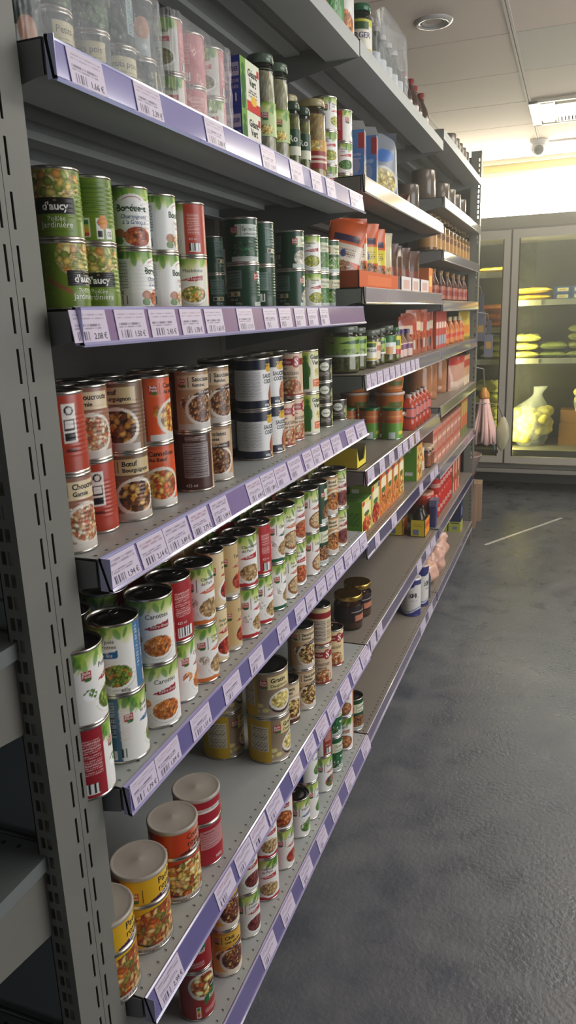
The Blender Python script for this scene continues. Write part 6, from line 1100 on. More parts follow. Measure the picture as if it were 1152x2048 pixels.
# -- lentil bags
R2z = SZ['R2']
tray('lentil_display_tray', 'orange cardboard display tray holding the lentil bags', 'cardboard tray', -.135, -.022, 1.305, 1.79, R2z, .047, (176, 74, 36), blabel((200, 92, 44), ((-.3, .3, .2, .8, (214, 110, 60)),)), (150, 66, 36))
def lent(col, mid, pal):
    def f(W, H):
        L = Lab(W, H, col, 60, 80); L.rect(-W * .5, W * .5, .40 * H, .64 * H, mid); L.rect(-W * .36, W * .36, .68 * H, .78 * H, (54, 40, 70)); L.ell(-W * .05, .50 * H, W * .08, .06 * H, (60, 80, 150)); L.food(0, .24 * H, W * .4, .16 * H, pal, 2.4, 1.0); L.micro(-W * .3, W * .3, .44 * H, .58 * H, (90, 60, 40), 6); return L
    return f
LC = [((206, 92, 44), (226, 214, 196), [(150, 100, 70), (176, 120, 84), (206, 160, 120)]), ((206, 88, 40), (222, 206, 176), STEW), ((208, 96, 44), (214, 196, 60), LENTIL), ((204, 90, 40), (216, 200, 64), LENTIL)]
for i, (x, y, rot, tl, hh, lb) in enumerate(((-.10, 1.352, -62, (-14, -6), .185, 'leaning orange lentil bag with white panel at the tray\'s near end'), (-.075, 1.445, -40, (0, 0), .19, 'orange bag with round blue emblem, second in the orange tray'), (-.07, 1.55, -42, (0, 0), .185, 'orange bag with yellow band, third in the orange tray'), (-.07, 1.65, -42, (0, 0), .18, 'orange bag with yellow band, fourth in the orange tray'))):
    pouch('lentil_bag', lb, 'food bag', (x, y, R2z + .004), rot, .105 if i == 0 else .092, hh, .05, lent(*LC[i]), (196, 90, 46), 'orange lentil bags', tl, rnd=10 + i)
pouch('grain_bag', 'pale shiny grain bag, last in the orange tray', 'food bag', (-.07, 1.745, R2z + .004), -35, .09, .175, .05, blabel((206, 196, 160), ((-.5, .5, 0, .4, (200, 120, 70)),), (), (0, .25, .35, .16, BEAN, 3)), (206, 200, 180), None, rnd=15)
for i, y in enumerate((1.895, 1.975, 2.10, 2.275)): pouch('coffee_bag', f'dark brown bag standing {("first", "second", "third", "fourth")[i]} in the white boxes', 'food bag', (-.085, y, R2z + .004), -40, .09, .155, .05, blabel((84, 52, 40), ((-.4, .4, .2, .5, (120, 60, 44)),)), (90, 66, 52), 'dark brown bags', rnd=20 + i)
for i, (y0, y1) in enumerate(((1.85, 2.02), (2.03, 2.17), (2.19, 2.36))): tray('white_display_box', f'low white cardboard box, {("first", "second", "third")[i]} under the dark brown bags', 'cardboard box', -.13, -.025, y0, y1, R2z, .05, (206, 210, 216), blabel((222, 214, 210), ((-.3, .3, .2, .8, (206, 170, 160)),)), (190, 190, 190), 'low white boxes')
carton('orange_carton', 'small orange carton after the white boxes, middle bay', 'carton', -.10, -.03, 2.385, 2.47, R2z, .10, (206, 110, 60), blabel((222, 130, 66), ((-.3, .3, .3, .7, (236, 196, 110)),)), (190, 100, 60))
# -- pickle level
R3z = SZ['R3']; GH = [(110, 112, 56), (130, 130, 70), (92, 96, 46), (150, 146, 90)]
PK = lambda W, H: (lambda L: (L.badge(-W * .16, .82 * H, 12), L.swoosh(-W * .1, W * .14, .66 * H, .2 * H, (40, 84, 44)), L.food(0, .2 * H, W * .12, .2 * H, [(130, 160, 80), (170, 190, 120)], 6, 1.8), L.rect(-W, W, 0, .1 * H, (226, 230, 220)), L)[-1])(Lab(W, H, (150, 180, 84), 80, 40))
put_jar(jar_proto(.050, .128, (110, 116, 106), GH, PK, neck=.86, zl=(.36, .78)), 'big gherkin jar with pale green label, nearest of the pickle jars', -.085, 1.345, R3z, 25, 'pickle jars')
put_jar(jar_proto(.034, .122, (110, 116, 106), GH, PK, neck=.86, zl=(.34, .80)), 'medium gherkin jar beside the big pickle jar', -.075, 1.447, R3z, 25, 'pickle jars')
bsm = jar_proto(.022, .112, (110, 116, 106), GH, BURG, neck=.84, zl=(.2, .7))
put_jar(bsm, 'small jar lettered in purple, third pickle jar along', -.05, 1.517, R3z, 10, 'pickle jars')
sm2 = jar_proto(.021, .112, (120, 120, 110), [(150, 130, 90), (170, 150, 110)], blabel((226, 206, 176), ((-.5, .5, .5, .8, (206, 110, 70)),)), neck=.84, zl=(.2, .66)); sm3 = jar_proto(.022, .115, (110, 116, 106), GH, PK, neck=.84, zl=(.3, .72))
put_jar(sm2, 'small pale jar with orange stripe, fourth pickle jar along', -.06, 1.61, R3z, 10, 'pickle jars'); put_jar(sm3, 'small caper jar with green label, fifth pickle jar along', -.06, 1.675, R3z, 10, 'pickle jars')
put_jar(jar_proto(.036, .12, (110, 116, 106), GH, blabel((222, 226, 220), ((-.5, .5, .62, 1, (56, 116, 60)), (-.1, .1, .0, .4, (206, 150, 90)))), neck=.7, zl=(.24, .74)), 'wide jar with green and white label among the pickles', -.06, 1.76, R3z, 10, 'pickle jars')
put_jar(jar_proto(.022, .112, (60, 110, 70), [(176, 170, 90), (150, 150, 80)], blabel((222, 206, 50), ((-.5, .5, 0, .3, (200, 60, 50)), (-.14, .14, .5, .8, (50, 100, 60)))), neck=.6, zl=(.2, .74)), 'small yellow-labelled bottle with green cap beside the wide jar', -.05, 1.855, R3z, 10, 'pickle jars')
pur = bottle_proto([(0, 0), (.02, 0), (.022, .003), (.022, .058), (.012, .075), (.010, .088)], (150, 110, 90), (90, 70, 120), .086, .012, .015, blabel((216, 190, 180), ((-.5, .5, .55, .9, (120, 70, 110)),)), .0222, (.006, .054))
for i, (x, y) in enumerate(((-.06, 1.945), (-.06, 2.01), (-.055, 2.08))): put_jar(pur, f'little bottle with violet cap, {("first", "second", "third")[i]} after the yellow-labelled bottle', x, y, R3z, 10, 'violet cap bottles', 'sauce_bottle', 'bottle')
def sachet(base, b2, b3):
    return blabel(base, ((-.5, .5, .55, .75, b2), (-.3, .3, .12, .34, b3)), (), (0, .45, .3, .1, TOMATO, 3))
RC = [((170, 84, 66), (206, 180, 156), (70, 60, 54)), ((176, 100, 74), (186, 76, 64), (206, 194, 180)), ((176, 100, 70), (230, 200, 170), (120, 60, 50)), ((160, 84, 72), (190, 186, 176), (116, 126, 140))]  # sachet colours dulled, distance haze put into the print
k = 0
for i in range(10):
    y = 2.135 + .045 * i if i < 4 else 2.318 + .047 * (i - 4)
    pouch('noodle_sachet', f'red and orange sachet, number {("one", "two", "three", "four", "five", "six", "seven", "eight", "nine", "ten")[i]} after the violet cap bottles', 'food pack', (-.065, y, R3z), -28 - 3 * (i % 3), .085, .145 + .012 * (i % 3), .028, sachet(*RC[i % 4]), (170, 80, 60), 'red and orange sachets', (0, -4 + 3 * (i % 3)), rnd=30 + i)
for i in range(4):
    carton('spice_carton', f'tall rust-red carton, {("first", "second", "third", "fourth")[i]} at the join of middle and far bays', 'carton', -.105, -.035, 2.605 + .07 * i, 2.67 + .07 * i, R3z, .16, (176, 84, 66), blabel((186, 76, 66), ((-.4, .4, .1, .34, (150, 160, 170)), (-.4, .4, .55, .7, (222, 196, 180)))), (150, 80, 60), 'tall rust-red cartons')
org = bottle_proto([(0, 0), (.026, 0), (.028, .004), (.028, .075), (.018, .1), (.011, .112)], (196, 110, 56), (226, 206, 160), .11, .013, .02, blabel((214, 130, 70), ((-.5, .5, .4, .7, (206, 70, 50)),)), .0282, (.01, .068))
for i in range(8): put_jar(org, f'orange sauce bottle with pale cap, {("first", "second", "third", "fourth", "fifth", "sixth", "seventh", "eighth")[i]} in the far bay', -.06 - .03 * (i % 2), 2.95 + .085 * i, R3z, 10, 'orange sauce bottles', 'sauce_bottle', 'bottle')
pouch('yellow_pouch', 'yellow pouch standing upright at the far end beside the orange bottles', 'food pack', (-.06, 3.665, R3z), -30, .10, .155, .05, blabel((206, 176, 70), ((-.3, .3, .2, .5, (222, 140, 60)),)), (200, 170, 70), None, rnd=50)
# -- canister level
R4z = SZ['R4']
CAN = blabel((206, 116, 56), ((-.5, .5, 0, .55, (104, 160, 54)), (-.06, .04, .02, .24, (206, 220, 216)), (.1, .2, .16, .26, (222, 206, 60)), (-.14, .2, .58, .64, (186, 90, 44)), (-.1, .18, .74, .8, (226, 150, 90))))
cst = []
m = MB(); L = CAN(2 * PI * 36, 101); L.emit(m, cyl_fn(.036, .003)); cst.append(('label', m.mesh('label', [M['print']]), []))
m = MB(); m.lathe([(0, 0), (.036, 0), (.0366, .003), (.0355, .004), (.0355, .104), (0, .104)], (176, 190, 180), 40); cst.append(('body', m.mesh('body', [M['tin']]), []))
m = MB(); m.lathe([(.0368, .101), (.0368, .108), (.035, .110), (.031, .1085), (0, .1085)], (36, 110, 52), 40); cst.append(('lid', m.mesh('lid', [M['gloss']]), []))
for i, (x, y) in enumerate(((-.05, 1.822), (-.128, 1.814), (-.206, 1.806), (-.284, 1.798))): place(cst, 'canister', f'orange and green canister, {("first", "second", "third", "fourth")[i]} in from the shelf edge', 'canister', (x, y, R4z), aim(x, y, 5), 'orange and green canisters')
tb = []
m = MB(); m.lathe([(0, 0), (.044, 0), (.046, .003), (.052, .064), (.052, .066)], (206, 120, 56), 40); m2 = MB(); L = blabel((196, 110, 50), ((-.1, .1, .3, .7, (96, 110, 50)), (-.5, .5, 0, .12, (214, 150, 90))))(2 * PI * 52, 40); L.emit(m2, lambda u, v, off: (lambda th, r: np.stack([r * np.cos(th), r * np.sin(th), v + .012], -1))(u / .052, .0478 + v * .1 + off)); m3 = MB(); m3.lathe([(.051, .064), (.0555, .064), (.0555, .073), (.053, .0745), (.05, .073), (0, .073)], (214, 190, 176), 40)
tb = [('tub', m.mesh('tub', [M['gloss']]), []), ('label', m2.mesh('label', [M['print']]), []), ('lid', m3.mesh('lid', [M['gloss']]), [])]
for i in range(3): place(tb, 'orange_tub', f'orange plastic tub with pale lid, {("bottom", "middle", "top")[i]} of the stack behind the canisters', 'plastic tub', (-.092, 1.965, R4z + .0745 * i), aim(-.09, 1.965, 30), 'stacked orange tubs')
for i in range(3): place(tb, 'orange_tub', f'orange plastic tub with pale lid, {("bottom", "middle", "top")[i]} of the stack in deep shade', 'plastic tub', (-.22, 1.955, R4z + .0745 * i), aim(-.22, 1.95, 30), 'stacked orange tubs')
red = bottle_proto([(0, 0), (.026, 0), (.029, .004), (.029, .034), (.027, .04), (.029, .046), (.029, .086), (.02, .108), (.010, .12)], (176, 66, 44), (176, 160, 150), .117, .0115, .014, blabel((70, 54, 76), ((-.05, .2, .1, .9, (206, 110, 100)), (-.2, -.05, .2, .6, (206, 206, 196)))), .0292, (.046, .084))
for i, y in enumerate((2.01, 2.09, 2.16, 2.24, 2.32)): put_jar(red, f'red sauce bottle with dark label, {("first", "second", "third", "fourth", "fifth")[i]} beside the orange tubs', -.036, y + .02, R4z, 5, 'red sauce bottles', 'sauce_bottle', 'bottle')
def ybox(W, H): return Lab(W, H, (226, 208, 60), 10, 10)
t = tray('yellow_display_box', 'yellow cardboard display box with scooped front at the join of bays', 'cardboard box', -.125, -.025, 1.275, 1.375, R4z, .06, (222, 204, 56), (230, 212, 70), (150, 140, 110), None, .042, .06)
for i in range(2): o = obj('sauce_sachet', pouch_mesh(.05, .035, .012, blabel((206, 210, 214), ((-.3, .3, .3, .7, (150, 170, 190)),)), (200, 204, 206), 60 + i), 'foil', None, (-.095 + .034 * i, 1.325, R4z + .004)); o.rotation_euler = (0, 0, -.3); tag(o, f'small silvery sachet inside the yellow display box, {("inner", "outer")[i]} one', 'sachet', 'sachets in the yellow box')
# far bay, drum level
T5z = SZ['T5']
drm = [('body', (lambda m: (m.lathe([(0, 0), (.056, 0), (.06, .004), (.06, .03), (.058, .034), (.06, .04), (.06, .15), (.055, .16), (.058, .163), (.058, .175), (0, .176)], (176, 120, 84), 40), m)[1])(MB()).mesh('body', [M['gloss']]), [])]
for i, (x, y) in enumerate(((-.13, 3.14), (-.13, 3.29), (-.13, 2.85), (-.13, 2.7))): place(drm, 'brown_drum', f'tall brown plastic drum in shade, {("third", "fourth", "second", "first")[i]} from the middle bay', 'drum', (x, y, T5z), 0, 'tall brown drums')
for i, y in enumerate((3.22, 3.30, 3.38, 3.45)): pouch('clear_bag', f'clear crinkled bag with red header, {("first", "second", "third", "fourth")[i]} beside the drums', 'food pack', (-.05, y, T5z), -25, .09, .165, .04, blabel((196, 150, 130), ((-.5, .5, .8, 1, (190, 60, 54)), (-.4, .4, 0, .3, (222, 196, 176)))), (190, 150, 130), 'clear bags with red headers', rnd=70 + i)
for i in range(3): carton('cream_carton', f'cream carton with red band, {("first", "second", "third")[i]} at the far end of the drum shelf', 'carton', -.10, -.03, 3.50 + .075 * i, 3.57 + .075 * i, T5z, .16, (186, 150, 110), blabel((206, 160, 120), ((-.5, .5, .6, .85, (190, 70, 56)), (-.5, .5, 0, .3, (226, 206, 176)))), (170, 130, 100), 'cream cartons with red bands')
# -- soup cartons
R5z = SZ['R5']
def soupf(base, veg):
    def f(W, H):
        L = Lab(W, H, base, 50, 60); L.rect(-W * .3, W * .36, .62 * H, .86 * H, (236, 226, 190)); L.ell(0, .56 * H, W * .26, .07 * H, (70, 110, 60)); L.food(0, .24 * H, W * .46, .26 * H, veg, 6, 2.2); L.rect(W * .3, W * .48, .86 * H, .97 * H, (80, 90, 110)); L.rect(-W * .46, -W * .2, .84 * H, .97 * H, (200, 60, 50)); return L
    return f
def soupn(base): return lambda W, H: (lambda L: (L.rect(-W * .4, -W * .1, .78 * H, .92 * H, (226, 236, 216)), L.micro(-W * .4, W * .4, .3 * H, .7 * H, (60, 110, 50), 5), L)[-1])(Lab(W, H, base, 30, 40))
sp = [(1.342, 1.452, .103, (120, 180, 70), (222, 214, 120), TOMATO + [(220, 190, 90)], 'green soup carton with tomato picture, nearest of the cartons'), (1.458, 1.56, .125, (150, 170, 70), (206, 190, 110), TOMATO, 'yellow soup carton with red vegetables, second of the cartons'), (1.566, 1.66, .145, (206, 110, 50), (214, 130, 60), CARROT, 'orange soup carton, third of the cartons'), (1.665, 1.745, .145, (206, 110, 50), (216, 134, 64), CARROT, 'orange soup carton, fourth of the cartons'), (1.75, 1.84, .145, (206, 116, 54), (214, 130, 64), CARROT, 'orange soup carton, fifth of the cartons'), (1.845, 1.93, .145, (214, 150, 60), (222, 156, 70), CARROT + CREAM, 'yellow-orange soup carton, farthest of the row')]
for y0, y1, H, nc, fc, veg, lb in sp: carton('soup_carton', lb, 'carton', -.10, -.030, y0, y1, R5z, H, soupn(nc), soupf(fc, veg), [q * .7 for q in nc], 'soup cartons')
carton('green_carton', 'tall lime green carton standing alone past the soup cartons', 'carton', -.075, -.018, 2.112, 2.225, R5z, .138, lambda W, H: (lambda L: (L.rect(-W * .1, W * .05, .8 * H, .93 * H, (200, 206, 190)), L.rect(-W * .3, W * .2, .16 * H, .24 * H, (226, 232, 220)), L)[-1])(Lab(W, H, (110, 168, 60), 20, 30)), blabel((216, 160, 80), (), (), (0, .5, .4, .4, CARROT + CREAM, 8)), (150, 120, 80))
pouch('biscuit_bag', 'white and orange crumpled bag beside the lime green carton', 'food pack', (-.05, 2.27, R5z), -25, .10, .10, .05, blabel((222, 206, 180), ((-.3, .3, .5, .8, (206, 120, 60)), (-.2, .1, .2, .4, (60, 60, 60)))), (206, 180, 150), None, rnd=80)
rjar = jar_proto(.044, .12, (150, 60, 50), [(176, 70, 56), (190, 90, 70)], None, neck=.92)
for i, (x, y) in enumerate(((-.10, 2.38), (-.19, 2.36))): put_jar(rjar, f'big jar of red sauce, {("outer", "inner")[i]} one past the lime carton', x, y, R5z, 0, 'big red sauce jars')
for i, y in enumerate((2.40, 2.455)): put_jar(jar_proto(.026, .09, (206, 180, 150), [(190, 110, 80), (200, 130, 96)], None, neck=.9), f'small glass of red paste before the big red jars, {("nearer", "farther")[i]} one', -.035, y, R5z, 0, 'small red paste glasses')
T6z = SZ['T6']
for i in range(7):
    for j in range(2): carton('pink_multipack', f'pink multipack on the far bay, {("lower", "upper")[j]} tier, {("first", "second", "third", "fourth", "fifth", "sixth", "seventh")[i]} from the red jars', 'carton', -.125, -.03, 2.535 + .125 * i, 2.655 + .125 * i, T6z + .085 * j, .0845, (160, 112, 96), blabel((190, 130, 112), ((-.4, .4, .2, .4, (226, 180, 160)), (-.4, .4, .6, .8, (190, 90, 70)))), (180, 130, 110), 'pink multipacks of the far bay')
for i in range(3): carton('tall_carton', f'tall orange and green carton, {("first", "second", "third")[i]} after the pink multipacks', 'carton', -.10, -.03, 3.42 + .085 * i, 3.5 + .085 * i, T6z, .20, (150, 130, 70), blabel((206, 110, 70), ((-.5, .5, .55, .9, (190, 160, 90)), (-.5, .5, 0, .2, (120, 130, 70)))), (150, 120, 80), 'tall orange and green cartons')
# -- jars and yellow boxes
R6z = SZ['S5']
gj = jar_proto(.045, .112, (206, 170, 90), [(96, 58, 40), (112, 70, 48), (84, 50, 34)], blabel((44, 32, 34), ((.0, .2, .1, .45, (190, 120, 90)), (-.05, .16, .64, .72, (170, 156, 148))), ()), neck=.93, zl=(.24, .70), lidgold=True)
for x, y, w_ in ((-.085, 1.372, 'nearer'), (-.085, 1.477, 'farther')): put_jar(gj, f'brown jar with gold lid and black label, {w_} of the pair', x, y, R6z, 30, 'brown jars with gold lids')
for i, (x0, x1) in enumerate(((-.195, -.128), (-.095, -.03))):
    y0 = 2.375; w_ = ('inner', 'outer')[i]
    tray('yellow_bottle_box', f'yellow box holding dark bottles, {w_} one of the pair on the brown shelf', 'cardboard box', x0, x1, y0, y0 + .11, R6z, .075, lambda W, H: (lambda L: (L.rect(-W * .3, W * .05, .12 * H, .42 * H, (120, 130, 150)), L.micro(-W * .3, W * .3, .55 * H, .8 * H, (170, 140, 40), 5), L)[-1])(Lab(W, H, (222, 196, 56), 20, 24)), blabel((226, 150, 50), ((-.5, .5, .5, .8, (206, 90, 40)),)), (160, 140, 60), 'yellow boxes of dark bottles')
    for j in range(2): put_jar(bottle_proto([(0, 0), (.024, 0), (.026, .003), (.026, .08), (.016, .102), (.012, .11)], (46, 34, 28), (40, 30, 26), .108, .014, .012), f'dark bottle in the {w_} yellow box, {("nearer", "farther")[j]} one', (x0 + x1) / 2, y0 + .03 + .054 * j, R6z + .003, 0, 'dark bottles in yellow boxes', 'sauce_bottle', 'bottle')
T7z = .452
rc = [('can', (lambda m: (m.lathe([(0, 0), (.028, 0), (.033, .01), (.033, .1), (.028, .112), (.027, .114), (0, .111)], (196, 54, 46), 32), m)[1])(MB()).mesh('can', [M['gloss']]), []), ('stripe', (lambda m: (m.lathe([(.0333, .03), (.0333, .05)], (206, 150, 140), 32), m)[1])(MB()).mesh('stripe', [M['print']]), [])]
put_jar(bottle_proto([(0, 0), (.046, 0), (.05, .004), (.05, .035), (.0505, .036), (.0505, .05), (.05, .051), (.05, .13), (.046, .136)], (190, 64, 46), (222, 160, 130), .134, .046, .014), 'round red tub with pale lid standing in front of the red cans', -.08, 2.60, T7z, 0, None, 'red_tub', 'plastic tub')
m = MB(); m.box(-.012, .012, -.022, .022, .0, .10, (56, 60, 120)); m.box(-.016, .016, -.034, .034, .10, .128, (110, 110, 140)); o = obj('blue_brush', m, 'gloss', None, (-.022, 2.545, T7z)); tag(o, 'small blue brush standing upright before the round red tub', 'brush')
for i in range(6):
    for j in range(2): place(rc, 'drink_can', f'red can with pale stripe, {("lower", "upper")[j]} tier, {("first", "second", "third", "fourth", "fifth", "sixth")[i]} after the round red tub', 'drink can', (-.055, 2.715 + .072 * i, T7z + .1145 * j), 0, 'red cans of the far bay')
for i in range(3): carton('red_tall_carton', f'tall red and white carton, {("first", "second", "third")[i]} after the red cans', 'carton', -.10, -.03, 3.17 + .09 * i, 3.25 + .09 * i, T7z, .21, (150, 110, 80), blabel((206, 70, 50), ((-.5, -.1, 0, .9, (216, 196, 176)), (-.5, .0, .3, .45, (130, 120, 70)))), (150, 90, 70), 'tall red and white cartons')
# -- bottom level
Bz = SZ['S6']
def saltlab(W, H):
    L = Lab(W, H, (222, 218, 212), 80, 60); L.rect(-W, W, .86 * H, H, (60, 64, 120)); a = L.V - (.72 + .10 * np.sin(L.U * .035 + 1)) * H; L.mask((a > 0) & (L.V > .76 * H) & (L.U < 4), (50, 54, 116)); b = L.V - (.10 + .06 * np.sin(L.U * .05)) * H
    L.mask(b < 0, (54, 58, 126)); L.mask((b > .03 * H) & (b < .06 * H), (120, 140, 180)); L.txt('SEL', 2, .50 * H, .13 * H, (40, 44, 60), None, 'c', bold=.05); L.micro(-12, 16, .38 * H, .44 * H, (120, 120, 140), 4); return L
def salt_proto(R, H, cap):
    m = MB(); saltlab(2 * PI * R * 1000, (H - .012) * 1000).emit(m, cyl_fn(R, .006)); b = MB(); b.lathe([(0, 0), (R - .002, 0), (R + .0006, .003), (R + .0006, .006), (R - .0006, .0065), (R - .0006, H - .006), (0, H - .006)], (60, 64, 130), 40); c = MB(); c.lathe([(R + .0006, H - .007), (R + .0006, H - .001), (R - .002, H), (R - .006, H - .001), (0, H - .001)], cap, 40)
    return [('label', m.mesh('label', [M['print']]), []), ('body', b.mesh('body', [M['gloss']]), []), ('lid', c.mesh('lid', [M['gloss']]), [])]
sa, sb = salt_proto(.040, .168, (226, 222, 216)), salt_proto(.034, .188, (222, 190, 176))
put_jar(sa, 'white and blue salt canister nearest the shelf edge on the bottom shelf', -.058, 2.228, Bz, 12, 'salt canisters', 'salt_canister', 'canister')
put_jar(sa, 'white and blue salt canister half hidden behind the front one', -.145, 2.255, Bz, 30, 'salt canisters', 'salt_canister', 'canister')
put_jar(sb, 'slim white and blue salt canister beside the front one', -.040, 2.345, Bz, 60, 'salt canisters', 'salt_canister', 'canister')
put_jar(bottle_proto([(0, 0), (.028, 0), (.03, .004), (.03, .012), (.0301, .02), (.0301, .1), (.024, .118), (.02, .124)], (70, 84, 100), (216, 200, 190), .122, .021, .018), 'dark blue bottle with pale cap behind the salt canisters', -.042, 2.43, Bz, 0, None, 'cleaner_bottle', 'bottle')
for i, (x, y, s_) in enumerate(((-.07, 2.62, 1.0), (-.065, 2.79, 1.15), (-.075, 2.97, 1.1))):
    m = MB(); m.blob((0, 0, .055 * s_), (.06, .068 * s_, .055 * s_), (222, 176, 156), 30, 18, 0, .16, i); m.blob((.01, .05, .1 * s_), (.03, .035, .03), (226, 186, 166), 20, 12, 0, .2, i + 7); tag(obj('pale_pink_bag', m, 'foil', None, (x, y, Bz)), f'crumpled pale pink bag lying on the bottom shelf, {("nearest", "middle", "farthest")[i]} of three', 'bag', 'pale pink bags')
for i, (x0, x1) in enumerate(((-.165, -.105), (-.098, -.03))):
    w_ = ('inner', 'outer')[i]
    carton('lime_carton', f'lime green carton under a dark blue box, {w_} one on the bottom shelf', 'carton', x0, x1, 3.50, 3.60, Bz, .058, lambda W, H: (lambda L: (L.rect(-W * .35, W * .35, .8 * H, .9 * H, (60, 70, 50)), L.rect(-W * .15, W * .2, .2 * H, .5 * H, (120, 130, 150)), L)[-1])(Lab(W, H, (176, 182, 76), 20, 20)), (190, 190, 100), (170, 176, 80), 'lime green cartons')
    carton('dark_blue_box', f'dark blue box stacked on the {w_} lime green carton', 'carton', x0, x1, 3.505, 3.60, Bz + .0585, .115, (44, 52, 84), blabel((52, 60, 96), ((-.3, .3, .3, .7, (120, 130, 160)),)), (50, 58, 90), 'dark blue boxes')
# -- far bay upper levels
T1z, T2z, T3z = SZ['T1'], SZ['T2'], SZ['T3']
ktin = [('body', (lambda m: (m.lathe([(0, 0), (.046, 0), (.048, .002), (.048, .118), (.0465, .122), (.044, .1215), (.043, .119), (0, .119)], (104, 92, 80), 40), m)[1])(MB()).mesh('body', [M['gloss']]), [])]
for i in range(6): place(ktin, 'dark_tin', f'tall dark tin on the far bay, {("first", "second", "third", "fourth", "fifth", "sixth")[i]} from the middle bay', 'tin', (-.10 - .03 * (i == 1), 2.615 + .19 * i, T1z), 0, 'tall dark tins of the far bay')
aj = jar_proto(.042, .155, (110, 84, 50), [(150, 108, 56), (136, 94, 46)], blabel((176, 130, 70), ((-.5, .5, .6, .9, (120, 80, 50)),)), neck=.8, zl=(.12, .6))
for i in range(10): put_jar(aj, f'amber jar on the far bay, {("first", "second", "third", "fourth", "fifth", "sixth", "seventh", "eighth", "ninth", "tenth")[i]} from the middle bay', -.08, 2.60 + .117 * i, T2z, 10, 'amber jars of the far bay')
sj = bottle_proto([(0, 0), (.024, 0), (.026, .003), (.026, .075), (.014, .1), (.011, .115)], (84, 44, 36), (150, 110, 70), .113, .013, .02, blabel((176, 110, 90), ((-.5, .5, .3, .7, (150, 60, 50)),)), .0262, (.01, .065))
for i in range(12): put_jar(sj, f'dark red sauce bottle in the far bay, {("first", "second", "third", "fourth", "fifth", "sixth", "seventh", "eighth", "ninth", "tenth", "eleventh", "twelfth")[i]} from the middle bay', -.05 - .02 * (i % 2), 2.58 + .09 * i, T3z, 10, 'dark red sauce bottles', 'sauce_bottle', 'bottle')
# -- white strip standing in for a streak of light on the floor
m = MB(); dx, dy = .458, .752; q = (.09, 3.80); m.box(0, .86, -.009, .009, 0, .0015, (216, 214, 204)); o = obj('floor_light_streak', m, 'gloss', None, (.086, 3.765, 0)); o.rotation_euler = (0, 0, math.atan2(4.449 - 3.765, .48 - .086)); tag(o, 'thin white strip lying aslant on the grey floor before the freezer', 'floor strip')  # the labelled strip is an added stand-in for light on the floor

# ------------------------------------------------------------------ glass-door freezer against the back wall
FZ = thing('glass_door_freezer', 'tall grey glass-door freezer filled with frozen food at the aisle end', 'freezer', (0, 5.17, 0))
FC = (176, 170, 156); x0, x1, dp = -1.35, 1.75, .74
m = MB(); m.box(x0, x1, .02, dp, 1.90, 2.035, FC); m.box(x0, x1, .0, .03, 1.955, 2.035, (140, 134, 118)); m.box(x0, x1, -.006, .02, 1.945, 1.957, (120, 116, 106)); obj('header', m, 'paint', FZ)
m = MB(); m.box(x0, x1, dp - .04, dp, .20, 1.90, (66, 64, 56)); m.box(x0, x0 + .05, .03, dp - .04, .20, 1.9, FC); m.box(x1 - .05, x1, .03, dp - .04, .20, 1.9, FC); m.box(x0, x1, .05, dp, .16, .335, (120, 118, 108)); obj('cabinet', m, 'paint', FZ)
m = MB(); m.box(x0, x1, -.01, .05, .165, .195, (150, 146, 138)); m.box(x0, x1, .0, .06, .20, .235, (120, 116, 108)); m.box(x0, x1, .10, dp, .07, .16, (58, 56, 52)); obj('plinth', m, 'paint', FZ)
for x in (.03, .85, -.8):
    m = MB(); m.lathe([(0, .0), (.03, 0), (.03, .008), (.012, .014), (.010, .075), (0, .075)], (120, 118, 114), 20, ctr=(x, .16, 0)); obj('foot', m, 'tin', FZ)
DX = [(-1.33, -.69), (-.66, .058), (.072, .79), (.805, 1.52)]
for a, b in DX:
    dr = MB(); w_ = .044; z0, z1 = .245, 1.94
    for q in ((a, a + w_), (b - w_, b)): dr.box(q[0], q[1], -.03, .0, z0, z1, (186, 180, 168))
    dr.box(a + w_, b - w_, -.03, 0, z0, z0 + .05, (186, 180, 168)); dr.box(a + w_, b - w_, -.03, 0, z1 - .06, z1, (186, 180, 168)); d_ = obj('door', dr, 'paint', FZ)
    g = MB(); g.box(a + w_ - .004, b - w_ + .004, -.019, -.013, z0 + .046, z1 - .056, (230, 236, 230)); obj('door_glass', g, 'door_glass', d_)
    s_ = MB(); s_.box(a + w_, a + w_ + .01, -.012, -.002, z0 + .05, z1 - .06, (40, 40, 38)); s_.box(b - w_ - .01, b - w_, -.012, -.002, z0 + .05, z1 - .06, (40, 40, 38)); obj('door_seal', s_, 'matte', d_)
LED = emit_mat('freezer_led', (255, 236, 120), 3)
for x in (-.645, .095, .825):
    m = MB(); m.box(x - .005, x + .005, .04, .05, .35, 1.85, (235, 235, 200)); obj('led_tube', m, LED, FZ)
m = MB()
for x in (-.675, .065, .7975): m.box(x - .008, x + .008, -.012, .03, .245, 1.94, (120, 116, 108))
obj('mullions', m, 'paint', FZ)
SHZ = [(1.43, (-.66, .058)), (1.445, (.072, .79)), (1.255, (-.66, .058)), (1.017, (-.66, .058)), (1.022, (.072, .79)), (1.44, (.805, 1.52)), (1.02, (.805, 1.52)), (1.655, (-.66, .058))]
for z, (a, b) in SHZ:
    if z == 1.43: continue
    m = MB(); m.box(a - .004, b + .004, .10, .66, z - .008, z, (140, 138, 124)); m.box(a - .004, b + .004, .09, .10, z - .035, z + .006, (206, 206, 186)); s_ = obj('shelf', m, 'gloss', FZ)
    for k in range(2):
        q = a + (.12 if z != 1.017 else .42) + .33 * k
        if q + .07 < b: m = MB(); m.box(q, q + .09, .085, .0895, z - .032, z + .002, (226, 222, 186)); obj('price_tag', m, 'print', s_)
FY0 = 5.17
